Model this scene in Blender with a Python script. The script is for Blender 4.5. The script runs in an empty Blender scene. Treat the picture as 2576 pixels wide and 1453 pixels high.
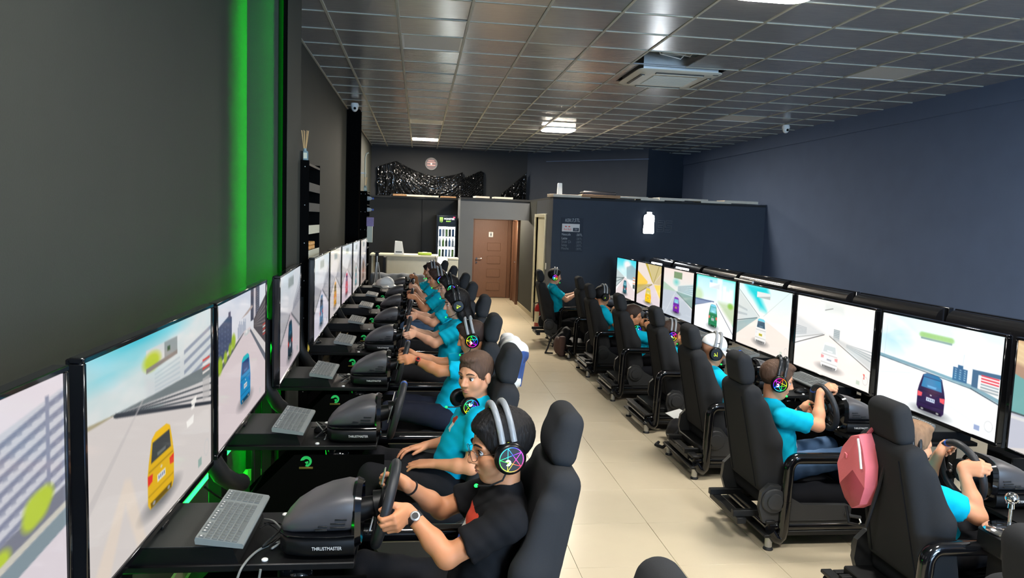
import bpy, math, random
import numpy as np
from mathutils import Matrix, Vector

random.seed(7)
SC = bpy.context.scene
COL = SC.collection
R = math.radians
PI = math.pi

# ------------------------------------------------------------------ camera
EYE = 1.96
_yaw, _pit, _rol = 0.1283, 0.0936, 0.0367
_f = Vector((math.sin(_yaw) * math.cos(_pit), math.cos(_yaw) * math.cos(_pit), -math.sin(_pit)))
_r = Vector((math.cos(_yaw), -math.sin(_yaw), 0))
_u = _r.cross(_f)
_rr = _r * math.cos(_rol) + _u * math.sin(_rol)
_uu = -_r * math.sin(_rol) + _u * math.cos(_rol)
cam_data = bpy.data.cameras.new('camera')
cam_data.sensor_width = 36.0
cam_data.lens = 36.0 * 1840.16 / 2576.0
cam_data.clip_start = 0.05
cam = bpy.data.objects.new('camera', cam_data)
COL.objects.link(cam)
cam.matrix_world = Matrix(((_rr.x, _uu.x, -_f.x, 0), (_rr.y, _uu.y, -_f.y, 0), (_rr.z, _uu.z, -_f.z, EYE), (0, 0, 0, 1)))
SC.camera = cam

# ------------------------------------------------------------------ world, daylight, exposure
SC.view_settings.view_transform = 'Standard'
SC.view_settings.look = 'None'
SC.view_settings.gamma = 1.0
SC.view_settings.use_curve_mapping = False
SC.view_settings.exposure = 0.6
# bounce limits and noise threshold keep the render quick
SC.cycles.max_bounces = 6
SC.cycles.diffuse_bounces = 3
SC.cycles.glossy_bounces = 3
SC.cycles.transmission_bounces = 4
SC.cycles.transparent_max_bounces = 6
SC.cycles.adaptive_threshold = 0.05
world = bpy.data.worlds.new('overcast_sky')
SC.world = world
world.use_nodes = True
world.node_tree.nodes['Background'].inputs[0].default_value = (0.62, 0.78, 1.0, 1)
world.node_tree.nodes['Background'].inputs[1].default_value = 0.6


def area(name, loc, rot, sx, sy, power, color):
    d = bpy.data.lights.new(name, 'AREA')
    d.shape = 'RECTANGLE'
    d.size, d.size_y = sx, sy
    d.energy = power
    d.color = color
    o = bpy.data.objects.new(name, d)
    COL.objects.link(o)
    o.location = loc
    o.rotation_euler = rot
    return o


# daylight through the shop front far behind the camera
area('shop_window_daylight', (4.2, -6.75, 1.9), (R(90), 0, 0), 3.6, 2.9, 800, (0.45, 0.70, 1.0))
PANEL_WATT = 66.0      # emission of the lit ceiling panels
LED_GREEN = 115.0


# ------------------------------------------------------------------ materials
MATS = {}


def lin(c):
    return tuple((x / 12.92 if x <= 0.04045 else ((x + 0.055) / 1.055) ** 2.4) for x in c)


def rgb(r, g, b):
    return lin((r / 255, g / 255, b / 255))


def mat(name, col=(0.5, 0.5, 0.5), rough=0.5, metal=0.0, emit=None, estr=0.0, noise=0.0, nscale=40.0, bump=0.0,
        bscale=200.0, coat=0.0, sss=0.0, alpha=1.0, trans=0.0, spec=0.5, stretch=None, sheen=0.0, nosample=False, ior=1.45):
    if name in MATS:
        return MATS[name]
    m = bpy.data.materials.new(name)
    m.use_nodes = True
    nt = m.node_tree
    b = nt.nodes['Principled BSDF']
    b.inputs['Base Color'].default_value = (*col, 1)
    b.inputs['Roughness'].default_value = rough
    b.inputs['Metallic'].default_value = metal
    b.inputs['Specular IOR Level'].default_value = spec
    b.inputs['IOR'].default_value = ior
    b.inputs['Coat Weight'].default_value = coat
    b.inputs['Alpha'].default_value = alpha
    b.inputs['Transmission Weight'].default_value = trans
    b.inputs['Sheen Weight'].default_value = sheen
    if sss:
        b.inputs['Subsurface Weight'].default_value = sss
        b.inputs['Subsurface Radius'].default_value = (0.012, 0.005, 0.003)
        b.inputs['Subsurface Scale'].default_value = 1.0
    if emit is not None:
        b.inputs['Emission Color'].default_value = (*emit, 1)
        b.inputs['Emission Strength'].default_value = estr
    if noise or bump:
        tc = nt.nodes.new('ShaderNodeTexCoord')
        mp = nt.nodes.new('ShaderNodeMapping')
        nt.links.new(tc.outputs['Object'], mp.inputs[0])
        if stretch:
            mp.inputs['Scale'].default_value = stretch
    if noise:
        n = nt.nodes.new('ShaderNodeTexNoise')
        n.inputs['Scale'].default_value = nscale
        n.inputs['Detail'].default_value = 4
        nt.links.new(mp.outputs[0], n.inputs['Vector'])
        mr = nt.nodes.new('ShaderNodeMapRange')
        mr.inputs[3].default_value = 1 - noise
        mr.inputs[4].default_value = 1 + noise
        nt.links.new(n.outputs[0], mr.inputs[0])
        mx = nt.nodes.new('ShaderNodeMix')
        mx.data_type = 'RGBA'
        mx.blend_type = 'MULTIPLY'
        mx.inputs[0].default_value = 1
        mx.inputs[6].default_value = (*col, 1)
        nt.links.new(mr.outputs[0], mx.inputs[7])
        nt.links.new(mx.outputs[2], b.inputs['Base Color'])
    if bump:
        n2 = nt.nodes.new('ShaderNodeTexNoise')
        n2.inputs['Scale'].default_value = bscale
        n2.inputs['Detail'].default_value = 3
        nt.links.new(mp.outputs[0], n2.inputs['Vector'])
        bp = nt.nodes.new('ShaderNodeBump')
        bp.inputs['Strength'].default_value = bump
        bp.inputs['Distance'].default_value = 0.01
        nt.links.new(n2.outputs[0], bp.inputs['Height'])
        nt.links.new(bp.outputs[0], b.inputs['Normal'])
    if nosample:
        m.cycles.emission_sampling = 'NONE'
    MATS[name] = m
    return m


def attr_emit(name, strength, base=(0.01, 0.01, 0.01), rough=0.12, nosample=True):
    """emission coloured by the mesh's own colour attribute (a lit screen or a light ring)"""
    if name in MATS:
        return MATS[name]
    m = mat(name, base, rough, emit=(1, 1, 1), estr=strength, nosample=nosample)
    nt = m.node_tree
    a = nt.nodes.new('ShaderNodeVertexColor')
    a.layer_name = 'Col'
    nt.links.new(a.outputs[0], nt.nodes['Principled BSDF'].inputs['Emission Color'])
    return m


def wall_mat(name, col, rough=0.75):
    return mat(name, col, rough, noise=0.10, nscale=3.0, bump=0.06, bscale=160)


M_WALL = wall_mat('charcoal_wall_paint', rgb(46, 48, 42))
M_WALLB = wall_mat('navy_black_wall_paint', rgb(88, 104, 132))
M_WALLS = wall_mat('dark_navy_partition_paint', rgb(47, 54, 65))
M_WALLG = wall_mat('mid_grey_wall_paint', rgb(82, 85, 88))
M_BLACKWALL = wall_mat('black_wall_paint', rgb(27, 29, 31))
M_TILE = mat('cream_porcelain_tile', rgb(204, 190, 163), 0.24, noise=0.035, nscale=7.0, bump=0.012, bscale=30)
M_GROUT = mat('beige_grout', rgb(120, 110, 95), 0.9, noise=0.1)
M_CTILE = mat('glossy_black_ceiling_tile', rgb(164, 164, 166), 0.22, metal=0.42, noise=0.2, nscale=6, bump=0.05, bscale=24, stretch=(1.0, 6.0, 1.0), spec=0.9)
M_GRID = mat('pale_grey_ceiling_grid', rgb(172, 172, 160), 0.5, noise=0.06, nscale=12)
M_BLK = mat('black_plastic', rgb(14, 14, 15), 0.42, spec=0.3, noise=0.1, nscale=30)
M_VELVET = mat('flat_black_felt', rgb(10, 10, 10), 1.0, spec=0.0, noise=0.1)
M_BLKM = mat('matt_black_steel', rgb(17, 18, 19), 0.5, noise=0.12, nscale=25, bump=0.03)
M_GLOSS = mat('gloss_black_tube', rgb(13, 13, 15), 0.12, noise=0.05, coat=0.6)
M_BEZEL = mat('piano_black_bezel', rgb(11, 11, 13), 0.14, noise=0.05, coat=0.4)
M_FAB = mat('charcoal_seat_fabric', rgb(45, 46, 48), 0.92, noise=0.14, nscale=500, bump=0.25, bscale=900, spec=0.12)
M_FABD = mat('black_seat_fabric', rgb(28, 29, 33), 0.92, noise=0.14, nscale=500, bump=0.25, bscale=900, spec=0.12)
M_SEATPL = mat('dark_grey_seat_plastic', rgb(52, 53, 54), 0.45, noise=0.06, nscale=60, bump=0.05, bscale=500)
M_SILVER = mat('brushed_silver', rgb(190, 190, 188), 0.35, metal=0.8, noise=0.08)
M_CHROME = mat('chrome', rgb(220, 220, 222), 0.08, metal=1.0, noise=0.02)
M_WHITE = mat('white_plastic', rgb(226, 226, 222), 0.4, noise=0.03)
M_KEY = mat('grey_keyboard_plastic', rgb(116, 122, 122), 0.5, noise=0.05, nscale=60)
M_KEYCAP = mat('dark_grey_keycap', rgb(92, 97, 97), 0.5, noise=0.08, nscale=50)
M_BASE = mat('graphite_wheel_housing', rgb(70, 68, 70), 0.42, noise=0.06, nscale=40, bump=0.02, bscale=600)
M_RUB = mat('black_rubber', rgb(36, 37, 40), 0.48, noise=0.1, nscale=80, bump=0.06, bscale=900)
M_CABLE = mat('black_cable', rgb(22, 22, 22), 0.45, noise=0.05)
M_GREYCABLE = mat('grey_cable', rgb(120, 122, 118), 0.5, noise=0.05)
M_PRINT = mat('white_print', rgb(214, 214, 212), 0.6, noise=0.03)
M_GREENLED = mat('green_led', (0.0, 1, 0.08), 0.5, emit=(0.01, 1.0, 0.06), estr=2.2, noise=0.01)
M_BADGE = mat('green_badge_enamel', rgb(40, 160, 80), 0.35, noise=0.08, nscale=60, emit=(0.02, 0.5, 0.12), estr=0.22)  # faint green emission added to the enamel colour
M_GOLD = mat('gold_badge_edge', rgb(150, 130, 70), 0.35, metal=0.7, noise=0.1)


# ------------------------------------------------------------------ mesh helpers
class MB:
    def __init__(self):
        self.v, self.f, self.T = [], [], None

    def add(self, vs, fs):
        o = len(self.v)
        if self.T is not None:
            vs = [self.T @ Vector(p) for p in vs]
        self.v += [tuple(p) for p in vs]
        self.f += [tuple(i + o for i in q) for q in fs]
        return self

    def box(self, x0, x1, y0, y1, z0, z1, b=0.0):
        if b <= 0:
            vs = [(x, y, z) for z in (z0, z1) for y in (y0, y1) for x in (x0, x1)]
            return self.add(vs, [(0, 2, 3, 1), (4, 5, 7, 6), (0, 1, 5, 4), (2, 6, 7, 3), (0, 4, 6, 2), (1, 3, 7, 5)])
        vs, ix = [], {}
        for sx in (0, 1):
            for sy in (0, 1):
                for sz in (0, 1):
                    c = ((x0, x1)[sx], (y0, y1)[sy], (z0, z1)[sz])
                    s = (1 - 2 * sx, 1 - 2 * sy, 1 - 2 * sz)
                    for a in range(3):
                        ix[(sx, sy, sz, a)] = len(vs)
                        vs.append(tuple(c[i] + (0 if i == a else s[i] * b) for i in range(3)))
        fs = []
        for a in range(3):
            o1, o2 = [(1, 2), (2, 0), (0, 1)][a]
            for s in (0, 1):
                q = []
                for (p, r) in ((0, 0), (1, 0), (1, 1), (0, 1)):
                    k = [0, 0, 0]
                    k[a], k[o1], k[o2] = s, p, r
                    q.append(ix[(*k, a)])
                fs.append(tuple(q if s else q[::-1]))
            for p in (0, 1):
                for r in (0, 1):
                    q = []
                    for (t, ax) in ((0, o1), (1, o1), (1, o2), (0, o2)):
                        k = [0, 0, 0]
                        k[o1], k[o2], k[a] = p, r, t
                        q.append(ix[(*k, ax)])
                    fs.append(tuple(q if (p == r) else q[::-1]))
        for sx in (0, 1):
            for sy in (0, 1):
                for sz in (0, 1):
                    q = [ix[(sx, sy, sz, a)] for a in range(3)]
                    fs.append(tuple(q if (sx + sy + sz) % 2 else q[::-1]))
        return self.add(vs, fs)

    def tube(self, pts, r, n=10, closed=False, cap=True):
        P = [Vector(p) for p in pts]
        N = len(P)
        rs = r if isinstance(r, (list, tuple)) else [r] * N
        ts = []
        for i in range(N):
            a = P[i - 1] if (i > 0 or closed) else P[i]
            b = P[(i + 1) % N] if (i < N - 1 or closed) else P[i]
            t = (b - a)
            ts.append(t.normalized() if t.length > 1e-9 else Vector((0, 0, 1)))
        ref = Vector((0, 0, 1)) if abs(ts[0].z) < 0.9 else Vector((1, 0, 0))
        nrm = (ref - ts[0] * ref.dot(ts[0])).normalized()
        vs, fs = [], []
        for i in range(N):
            nrm = (nrm - ts[i] * nrm.dot(ts[i])).normalized()
            bi = ts[i].cross(nrm)
            for k in range(n):
                a = 2 * PI * k / n
                vs.append(P[i] + (nrm * math.cos(a) + bi * math.sin(a)) * rs[i])
        for i in range(N if closed else N - 1):
            j = (i + 1) % N
            for k in range(n):
                l = (k + 1) % n
                fs.append((i * n + k, i * n + l, j * n + l, j * n + k))
        if cap and not closed:
            fs.append(tuple(range(n))[::-1])
            fs.append(tuple((N - 1) * n + k for k in range(n)))
        return self.add(vs, fs)

    def cyl(self, p0, p1, r0, r1=None, n=20):
        return self.tube([p0, p1], [r0, r0 if r1 is None else r1], n)

    def lathe(self, prof, n=24, c=(0, 0, 0), axis='z'):
        vs, fs = [], []
        for (r, h) in prof:
            for k in range(n):
                a = 2 * PI * k / n
                p = (r * math.cos(a), r * math.sin(a), h)
                if axis == 'x':
                    p = (h, r * math.cos(a), r * math.sin(a))
                elif axis == 'y':
                    p = (r * math.sin(a), h, r * math.cos(a))
                vs.append((p[0] + c[0], p[1] + c[1], p[2] + c[2]))
        for i in range(len(prof) - 1):
            for k in range(n):
                l = (k + 1) % n
                fs.append((i * n + k, i * n + l, (i + 1) * n + l, (i + 1) * n + k))
        fs.append(tuple(range(n))[::-1])
        fs.append(tuple((len(prof) - 1) * n + k for k in range(n)))
        return self.add(vs, fs)

    def prism(self, poly, plane, a, b):
        """polygon in a plane ('xy','xz','yz'), extruded between a and b on the third axis"""
        def p3(p, h):
            return {'xy': (p[0], p[1], h), 'xz': (p[0], h, p[1]), 'yz': (h, p[0], p[1])}[plane]
        n = len(poly)
        vs = [p3(p, a) for p in poly] + [p3(p, b) for p in poly]
        fs = [tuple(range(n))[::-1], tuple(range(n, 2 * n))]
        fs += [(i, (i + 1) % n, n + (i + 1) % n, n + i) for i in range(n)]
        return self.add(vs, fs)

    def ell(self, c, r, nu=16, nv=10):
        vs, fs = [], []
        for j in range(1, nv):
            t = PI * j / nv
            for i in range(nu):
                a = 2 * PI * i / nu
                vs.append((c[0] + r[0] * math.sin(t) * math.cos(a), c[1] + r[1] * math.sin(t) * math.sin(a), c[2] + r[2] * math.cos(t)))
        top, bot = len(vs), len(vs) + 1
        vs += [(c[0], c[1], c[2] + r[2]), (c[0], c[1], c[2] - r[2])]
        for j in range(nv - 2):
            for i in range(nu):
                k = (i + 1) % nu
                fs.append((j * nu + i, (j + 1) * nu + i, (j + 1) * nu + k, j * nu + k))
        for i in range(nu):
            k = (i + 1) % nu
            fs.append((top, i, k))
            fs.append((bot, (nv - 2) * nu + k, (nv - 2) * nu + i))
        return self.add(vs, fs)

    def mesh(self, name, smooth=True, ang=38, fix=True):
        me = bpy.data.meshes.new(name)
        me.from_pydata(self.v, [], self.f)
        if fix:
            import bmesh
            bm = bmesh.new()
            bm.from_mesh(me)
            bmesh.ops.recalc_face_normals(bm, faces=bm.faces)
            bm.to_mesh(me)
            bm.free()
        if smooth:
            me.polygons.foreach_set('use_smooth', [True] * len(me.polygons))
            me.set_sharp_from_angle(angle=R(ang))
        me.update()
        return me


def link(name, data, m=None, parent=None, loc=None, rot=None, scale=None):
    o = bpy.data.objects.new(name, data)
    COL.objects.link(o)
    if m is not None and data is not None and hasattr(data, 'materials') and not data.materials:
        data.materials.append(m)
    elif m is not None and data is not None and hasattr(data, 'materials') and data.materials[0] != m:
        o.material_slots[0].link = 'OBJECT'      # shared mesh, own material
        o.material_slots[0].material = m
    if parent is not None:
        o.parent = parent
    if loc is not None:
        o.location = loc
    if rot is not None:
        o.rotation_euler = rot
    if scale is not None:
        o.scale = scale if isinstance(scale, (tuple, list)) else (scale,) * 3
    return o


CACHE = {}


def cached(key, build):
    """mesh data shared by alike pieces"""
    if key not in CACHE:
        b = build()
        CACHE[key] = b.mesh(key) if isinstance(b, MB) else b
    return CACHE[key]


def tag(o, label=None, cat=None, group=None, kind=None):
    if label:
        o['label'] = label
    if cat:
        o['category'] = cat
    if group:
        o['group'] = group
    if kind:
        o['kind'] = kind
    return o


def thing(name, label, cat, loc=(0, 0, 0), rotz=0.0, group=None):
    o = link(name, None, loc=loc, rot=(0, 0, rotz))
    o.empty_display_size = 0.05
    return tag(o, label, cat, group)


def struct(name, mb, m, parent=None):
    o = link(name, mb.mesh(name), m, parent)
    if parent is None:
        o['kind'] = 'structure'
    return o


TEXT = {}


def text(body, size, m, parent, loc, rot, extrude=0.0004, align='CENTER', name='lettering', shear=0.0, sx=1.0):
    key = (body, size, align, shear)
    if key not in TEXT:
        c = bpy.data.curves.new(name, 'FONT')
        c.body, c.size, c.extrude, c.align_x, c.align_y, c.shear = body, size, extrude, align, 'CENTER', shear
        c.resolution_u = 3
        o = bpy.data.objects.new(name, c)
        COL.objects.link(o)
        TEXT[key] = bpy.data.meshes.new_from_object(o.evaluated_get(bpy.context.evaluated_depsgraph_get()))
        TEXT[key].name = name
        TEXT[key].materials.clear()
        bpy.data.objects.remove(o)
    return link(name, TEXT[key], m, parent, loc, rot, (sx, 1, 1))


# ------------------------------------------------------------------ implicit surfaces -> one continuous mesh
class Field:
    def __init__(self, lo, hi, h):
        self.lo = np.array(lo, float)
        self.h = h
        self.n = np.maximum(4, np.ceil((np.array(hi) - self.lo) / h).astype(int) + 1)
        self.D = np.full(self.n, 0.5, np.float32)

    def _blk(self, lo, hi):
        a = np.clip(np.floor((np.array(lo) - self.lo) / self.h).astype(int), 0, self.n)
        b = np.clip(np.ceil((np.array(hi) - self.lo) / self.h).astype(int) + 1, 0, self.n)
        if np.any(b - a < 1):
            return None
        g = [(self.lo[i] + self.h * np.arange(a[i], b[i])).astype(np.float32) for i in range(3)]
        return (slice(a[0], b[0]), slice(a[1], b[1]), slice(a[2], b[2])), np.stack(np.meshgrid(*g, indexing='ij'), -1)

    def _op(self, s, d, k, op):
        A = self.D[s]
        if op == 'u':
            if k > 0:
                hh = np.clip(0.5 + 0.5 * (A - d) / k, 0, 1)
                self.D[s] = A * (1 - hh) + d * hh - k * hh * (1 - hh)
            else:
                self.D[s] = np.minimum(A, d)
        elif op == 's':
            d = -d
            if k > 0:
                hh = np.clip(0.5 - 0.5 * (A - d) / k, 0, 1)
                self.D[s] = A * (1 - hh) + d * hh + k * hh * (1 - hh)
            else:
                self.D[s] = np.maximum(A, d)

    def cap(self, a, b, ra, rb=None, k=0.01, op='u'):
        rb = ra if rb is None else rb
        a, b = np.array(a, np.float32), np.array(b, np.float32)
        m = max(ra, rb) + 2 * k + 2 * self.h
        q = self._blk(np.minimum(a, b) - m, np.maximum(a, b) + m)
        if q is None:
            return self
        s, P = q
        ab = b - a
        t = np.clip(((P - a) @ ab) / max(1e-9, float(ab @ ab)), 0, 1)
        d = np.linalg.norm(P - a - t[..., None] * ab, axis=-1) - (ra + (rb - ra) * t)
        self._op(s, d, k, op)
        return self

    def chain(self, pts, rs, k=0.01, op='u'):
        for i in range(len(pts) - 1):
            self.cap(pts[i], pts[i + 1], rs[i], rs[i + 1], k, op)
        return self

    def ell(self, c, r, k=0.01, M=None, op='u'):
        c = np.array(c, np.float32)
        r = np.array(r, np.float32)
        m = float(r.max()) + 2 * k + 2 * self.h
        q = self._blk(c - m, c + m)
        if q is None:
            return self
        s, P = q
        Q = P - c
        if M is not None:
            Q = Q @ np.array(M, np.float32)
        l = np.linalg.norm(Q / r, axis=-1)
        g = np.linalg.norm(Q / (r * r), axis=-1)
        d = np.where(g > 1e-6, l * (l - 1) / np.maximum(g, 1e-6), -r.min())
        self._op(s, d, k, op)
        return self

    def rbox(self, c, half, rad, k=0.01, M=None, op='u', taper=0.0):
        c = np.array(c, np.float32)
        half = np.array(half, np.float32)
        m = float(np.linalg.norm(half)) + 2 * k + 2 * self.h
        q = self._blk(c - m, c + m)
        if q is None:
            return self
        s, P = q
        Q = P - c
        if M is not None:
            Q = Q @ np.array(M, np.float32)
        if taper:
            Q = Q.copy()
            Q[..., 1] = Q[..., 1] / (1 - taper * (Q[..., 2] / half[2] + 1) * 0.5)
        e = np.abs(Q) - (half - rad)
        d = np.linalg.norm(np.maximum(e, 0), axis=-1) + np.minimum(e.max(-1), 0) - rad
        self._op(s, d, k, op)
        return self

    def fn(self, f, op='add'):
        q = self._blk(self.lo, self.lo + self.h * (self.n - 1))
        s, P = q
        if op == 'add':
            self.D[s] += f(P)
        else:
            self.D[s] = np.maximum(self.D[s], f(P))
        return self

    def mesh(self, name, smooth=2):
        D = self.D
        D[0], D[-1], D[:, 0], D[:, -1], D[:, :, 0], D[:, :, -1] = .5, .5, .5, .5, .5, .5
        ins = D < 0
        nx, ny, nz = D.shape
        c = [ins[i:nx - 1 + i, j:ny - 1 + j, k:nz - 1 + k] for i in (0, 1) for j in (0, 1) for k in (0, 1)]
        cnt = sum(x.astype(np.int8) for x in c)
        act = (cnt > 0) & (cnt < 8)
        idx = np.argwhere(act)
        vid = np.full(act.shape, -1, np.int64)
        vid[act] = np.arange(len(idx))
        acc = np.zeros((len(idx), 3))
        num = np.zeros(len(idx))
        offs = [np.array((i, j, k)) for i in (0, 1) for j in (0, 1) for k in (0, 1)]
        for a in range(8):
            for b in range(a + 1, 8):
                if np.abs(offs[a] - offs[b]).sum() != 1:
                    continue
                pa, pb = idx + offs[a], idx + offs[b]
                da = D[pa[:, 0], pa[:, 1], pa[:, 2]]
                db = D[pb[:, 0], pb[:, 1], pb[:, 2]]
                x = (da < 0) != (db < 0)
                t = np.where(x, da / np.where(x, da - db, 1), 0)
                acc += np.where(x[:, None], offs[a] + t[:, None] * (offs[b] - offs[a]), 0)
                num += x
        V = self.lo + (idx + acc / np.maximum(num, 1)[:, None]) * self.h
        quads = []
        for ax in range(3):
            o1, o2 = [(1, 2), (2, 0), (0, 1)][ax]
            sl0 = [slice(None)] * 3
            sl1 = [slice(None)] * 3
            sl0[ax], sl1[ax] = slice(0, -1), slice(1, None)
            ch = ins[tuple(sl0)] != ins[tuple(sl1)]
            E = np.argwhere(ch)
            ok = (E[:, o1] > 0) & (E[:, o2] > 0) & (E[:, o1] < vid.shape[o1]) & (E[:, o2] < vid.shape[o2]) & (E[:, ax] < vid.shape[ax])
            E = E[ok]
            d1 = np.zeros(3, int); d1[o1] = 1
            d2 = np.zeros(3, int); d2[o2] = 1
            q = np.stack([vid[tuple((E - d1 - d2).T)], vid[tuple((E - d2).T)], vid[tuple(E.T)], vid[tuple((E - d1).T)]], 1)
            flip = ~ins[tuple(E.T)]
            q[flip] = q[flip][:, ::-1]
            quads.append(q)
        Q = np.concatenate(quads)
        Q = Q[(Q >= 0).all(1)]
        # light laplacian smoothing
        for _ in range(smooth):
            s = np.zeros_like(V)
            w = np.zeros(len(V))
            for i in range(4):
                a, b = Q[:, i], Q[:, (i + 1) % 4]
                np.add.at(s, a, V[b]); np.add.at(w, a, 1)
                np.add.at(s, b, V[a]); np.add.at(w, b, 1)
            V = V * 0.5 + 0.5 * s / np.maximum(w, 1)[:, None]
        me = bpy.data.meshes.new(name)
        me.vertices.add(len(V))
        me.vertices.foreach_set('co', V.astype(np.float32).ravel())
        me.loops.add(len(Q) * 4)
        me.loops.foreach_set('vertex_index', Q.astype(np.int32).ravel())
        me.polygons.add(len(Q))
        me.polygons.foreach_set('loop_start', np.arange(0, len(Q) * 4, 4, dtype=np.int32))
        me.polygons.foreach_set('use_smooth', np.ones(len(Q), bool))
        me.update(calc_edges=True)
        me.validate()
        return me


def rotm(*axes):
    """3x3 numpy matrix with the given unit axes as columns"""
    return np.array([np.array(a) / np.linalg.norm(a) for a in axes]).T

# ================================================================== THE SETTING
CEIL = 3.653
XL, XR, YB, YF = -1.21, 6.29, 18.4, -7.0
GX = lambda k: -1.4235 + 0.6 * k
GY = lambda r: 6.5074 + 0.6 * r

# ---- floor: slab, single tiles in the aisle and under the rigs, the rest joined
floor = struct('floor', MB().box(XL - .1, XR + .1, YF - .1, YB + .1, -.2, -.004), M_GROUT)
TX0, TY0, TS = 0.943, 3.92, 0.6
i0, i1 = math.floor((XL - TX0) / TS), math.ceil((XR - TX0) / TS)
j0, j1 = math.floor((YF - TY0) / TS), math.ceil((YB - TY0) / TS)
cells = []
for i in range(i0, i1):
    for j in range(j0, j1):
        x0, y0 = TX0 + i * TS, TY0 + j * TS
        a0, a1, b0, b1 = max(x0, XL), min(x0 + TS, XR), max(y0, YF), min(y0 + TS, YB)
        if a1 - a0 > .02 and b1 - b0 > .02:
            cells.append((i, j, a0, a1, b0, b1))
rest = MB()
tile_me = cached('tile', lambda: MB().box(-.2988, .2988, -.2988, .2988, -.008, 0, .0012))
for (i, j, a0, a1, b0, b1) in cells:
    if -1 <= i <= 3 and 0 <= j <= 27 and not (i == -1 and j > 24):
        link('tile', tile_me, M_TILE, floor, ((a0 + a1) / 2, (b0 + b1) / 2, random.uniform(-.0004, .0002)))
    else:
        rest.box(a0 + .0012, a1 - .0012, b0 + .0012, b1 - .0012, -.008, 0)
tag(link('far_tiles', rest.mesh('far_tiles', smooth=False, fix=False), M_TILE, floor), kind='stuff')

# ---- ceiling: slab, suspended tiles and grid
ceiling = struct('ceiling', MB().box(XL - .1, XR + .1, YF - .1, YB + .1, CEIL + .45, CEIL + .6), M_BLACKWALL)
LIGHTS = {(2, 1): 0, (2, 11): 0, (2, 16): 1, (6, 11): 1, (6, -3): 1, (10, 1): 0, (10, 7): 0, (6, -9): 1, (2, -9): 1, (10, -6): 1, (6, -15): 1}
VOID = {(6, 1)} | {(6, 2), (6, 3), (7, 2), (7, 3)}
xs = [XL] + [GX(k) for k in range(1, 13)] + [XR]
ct = cached('ceiling_tile', lambda: MB().box(-.288, .288, -.288, .288, 0, .012, .0015))
restc = MB()
for ci in range(13):
    xa, xb = xs[ci], xs[ci + 1]
    for r in range(-23, 20):
        ya, yb = GY(r), min(GY(r + 1), YB)
        if (ci, r) in LIGHTS or (ci, r) in VOID or yb - ya < .05:
            continue
        if r < -3:
            restc.box(xa + .012, xb - .012, ya + .012, yb - .012, CEIL, CEIL + .012)
            continue
        o = link('ceiling_tile', ct, M_CTILE, ceiling, ((xa + xb) / 2, (ya + yb) / 2, CEIL + .001),
                 (random.gauss(0, .0035), random.gauss(0, .0035), 0))
        o.scale = ((xb - xa - .022) / .576, (yb - ya - .022) / .576, 1)
tag(link('ceiling_tiles_behind', restc.mesh('ceiling_tiles_behind', smooth=False, fix=False), M_CTILE, ceiling), kind='stuff')
for k in range(1, 13):
    x = GX(k)
    if k == 7:
        segs = [(YF, GY(1)), (GY(2) + .1, GY(2) + .12), (GY(4) - .02, YB)]
    else:
        segs = [(YF, YB)]
    for (a, b) in segs:
        link('grid_bar', MB().box(x - .0125, x + .0125, a, b, CEIL - .006, CEIL + .003, .002).mesh('grid_bar'), M_GRID, ceiling)
for x in (XL + .011, XR - .011):
    link('grid_bar', MB().box(x - .011, x + .011, YF, YB, CEIL - .005, CEIL + .004, .002).mesh('grid_bar'), M_GRID, ceiling)
for r in range(-22, 20):
    y = GY(r)
    for (a, b) in ([(XL, GX(6)), (GX(7) if r == 2 else GX(8), XR)] if r in (2, 3) else [(XL, XR)]):
        link('grid_bar', MB().box(a, b, y - .0115, y + .0115, CEIL - .0045, CEIL + .003, .002).mesh('grid_bar'), M_GRID, ceiling)

# ---- walls
def wallbox(name, x0, x1, y0, y1, z0, z1, m, parent=None):
    return struct(name, MB().box(x0, x1, y0, y1, z0, z1), m, parent)


wall_left = wallbox('wall_left', XL - .2, XL, YF - .2, YB + .2, 0, CEIL + .45, M_WALL)
wallbox('wall_left_pier', XL, -.937, 5.37, 5.95, 0, CEIL + .02, M_WALL)
wallbox('wall_left_far_pier', XL, -1.0, 12.3, 12.62, 0, CEIL + .02, M_VELVET)
wall_right = wallbox('wall_right', XR, XR + .2, YF - .2, YB + .2, 0, CEIL + .45, M_WALLB)
link('downstand_beam', MB().box(XR - .03, XR + .02, YF, YB, 3.42, CEIL + .02, .004).mesh('downstand_beam'), M_WALLB, wall_right)
wall_back = wallbox('wall_back', XL - .2, XR + .2, YB, YB + .2, 0, CEIL + .45, M_BLACKWALL)
# shop front behind the camera
struct('wall_front', MB().box(XL - .2, -.9, YF - .2, YF, 0, CEIL + .45).box(6.1, XR + .2, YF - .2, YF, 0, CEIL + .45).box(-.9, 6.1, YF - .2, YF, 0, .4).box(-.9, 6.1, YF - .2, YF, 3.4, CEIL + .45), M_WALL)
win = MB()
for x in (-.87, .85, 2.6, 4.35, 6.07):
    win.box(x - .03, x + .03, YF - .14, YF - .06, .4, 3.4)
win.box(-.9, 6.1, YF - .14, YF - .06, .4, .46).box(-.9, 6.1, YF - .14, YF - .06, 3.34, 3.4)
struct('window_1', win, M_BLKM)
# angled block of wall over the store room
struct('wall_back_angled', MB().prism([(2.6, 18.45), (5.02, 16.0), (6.32, 17.25), (6.32, 18.45)], 'xy', 2.2, CEIL + .02), M_WALLS)
link('wall_seam', MB().prism([(3.05, 17.97), (3.07, 17.95), (4.98, 16.01), (5.02, 15.985), (5.035, 16.0), (3.08, 18.0)], 'xy', 3.42, 3.435).mesh('wall_seam'), M_WALLB, bpy.data.objects['wall_back_angled'])

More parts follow.
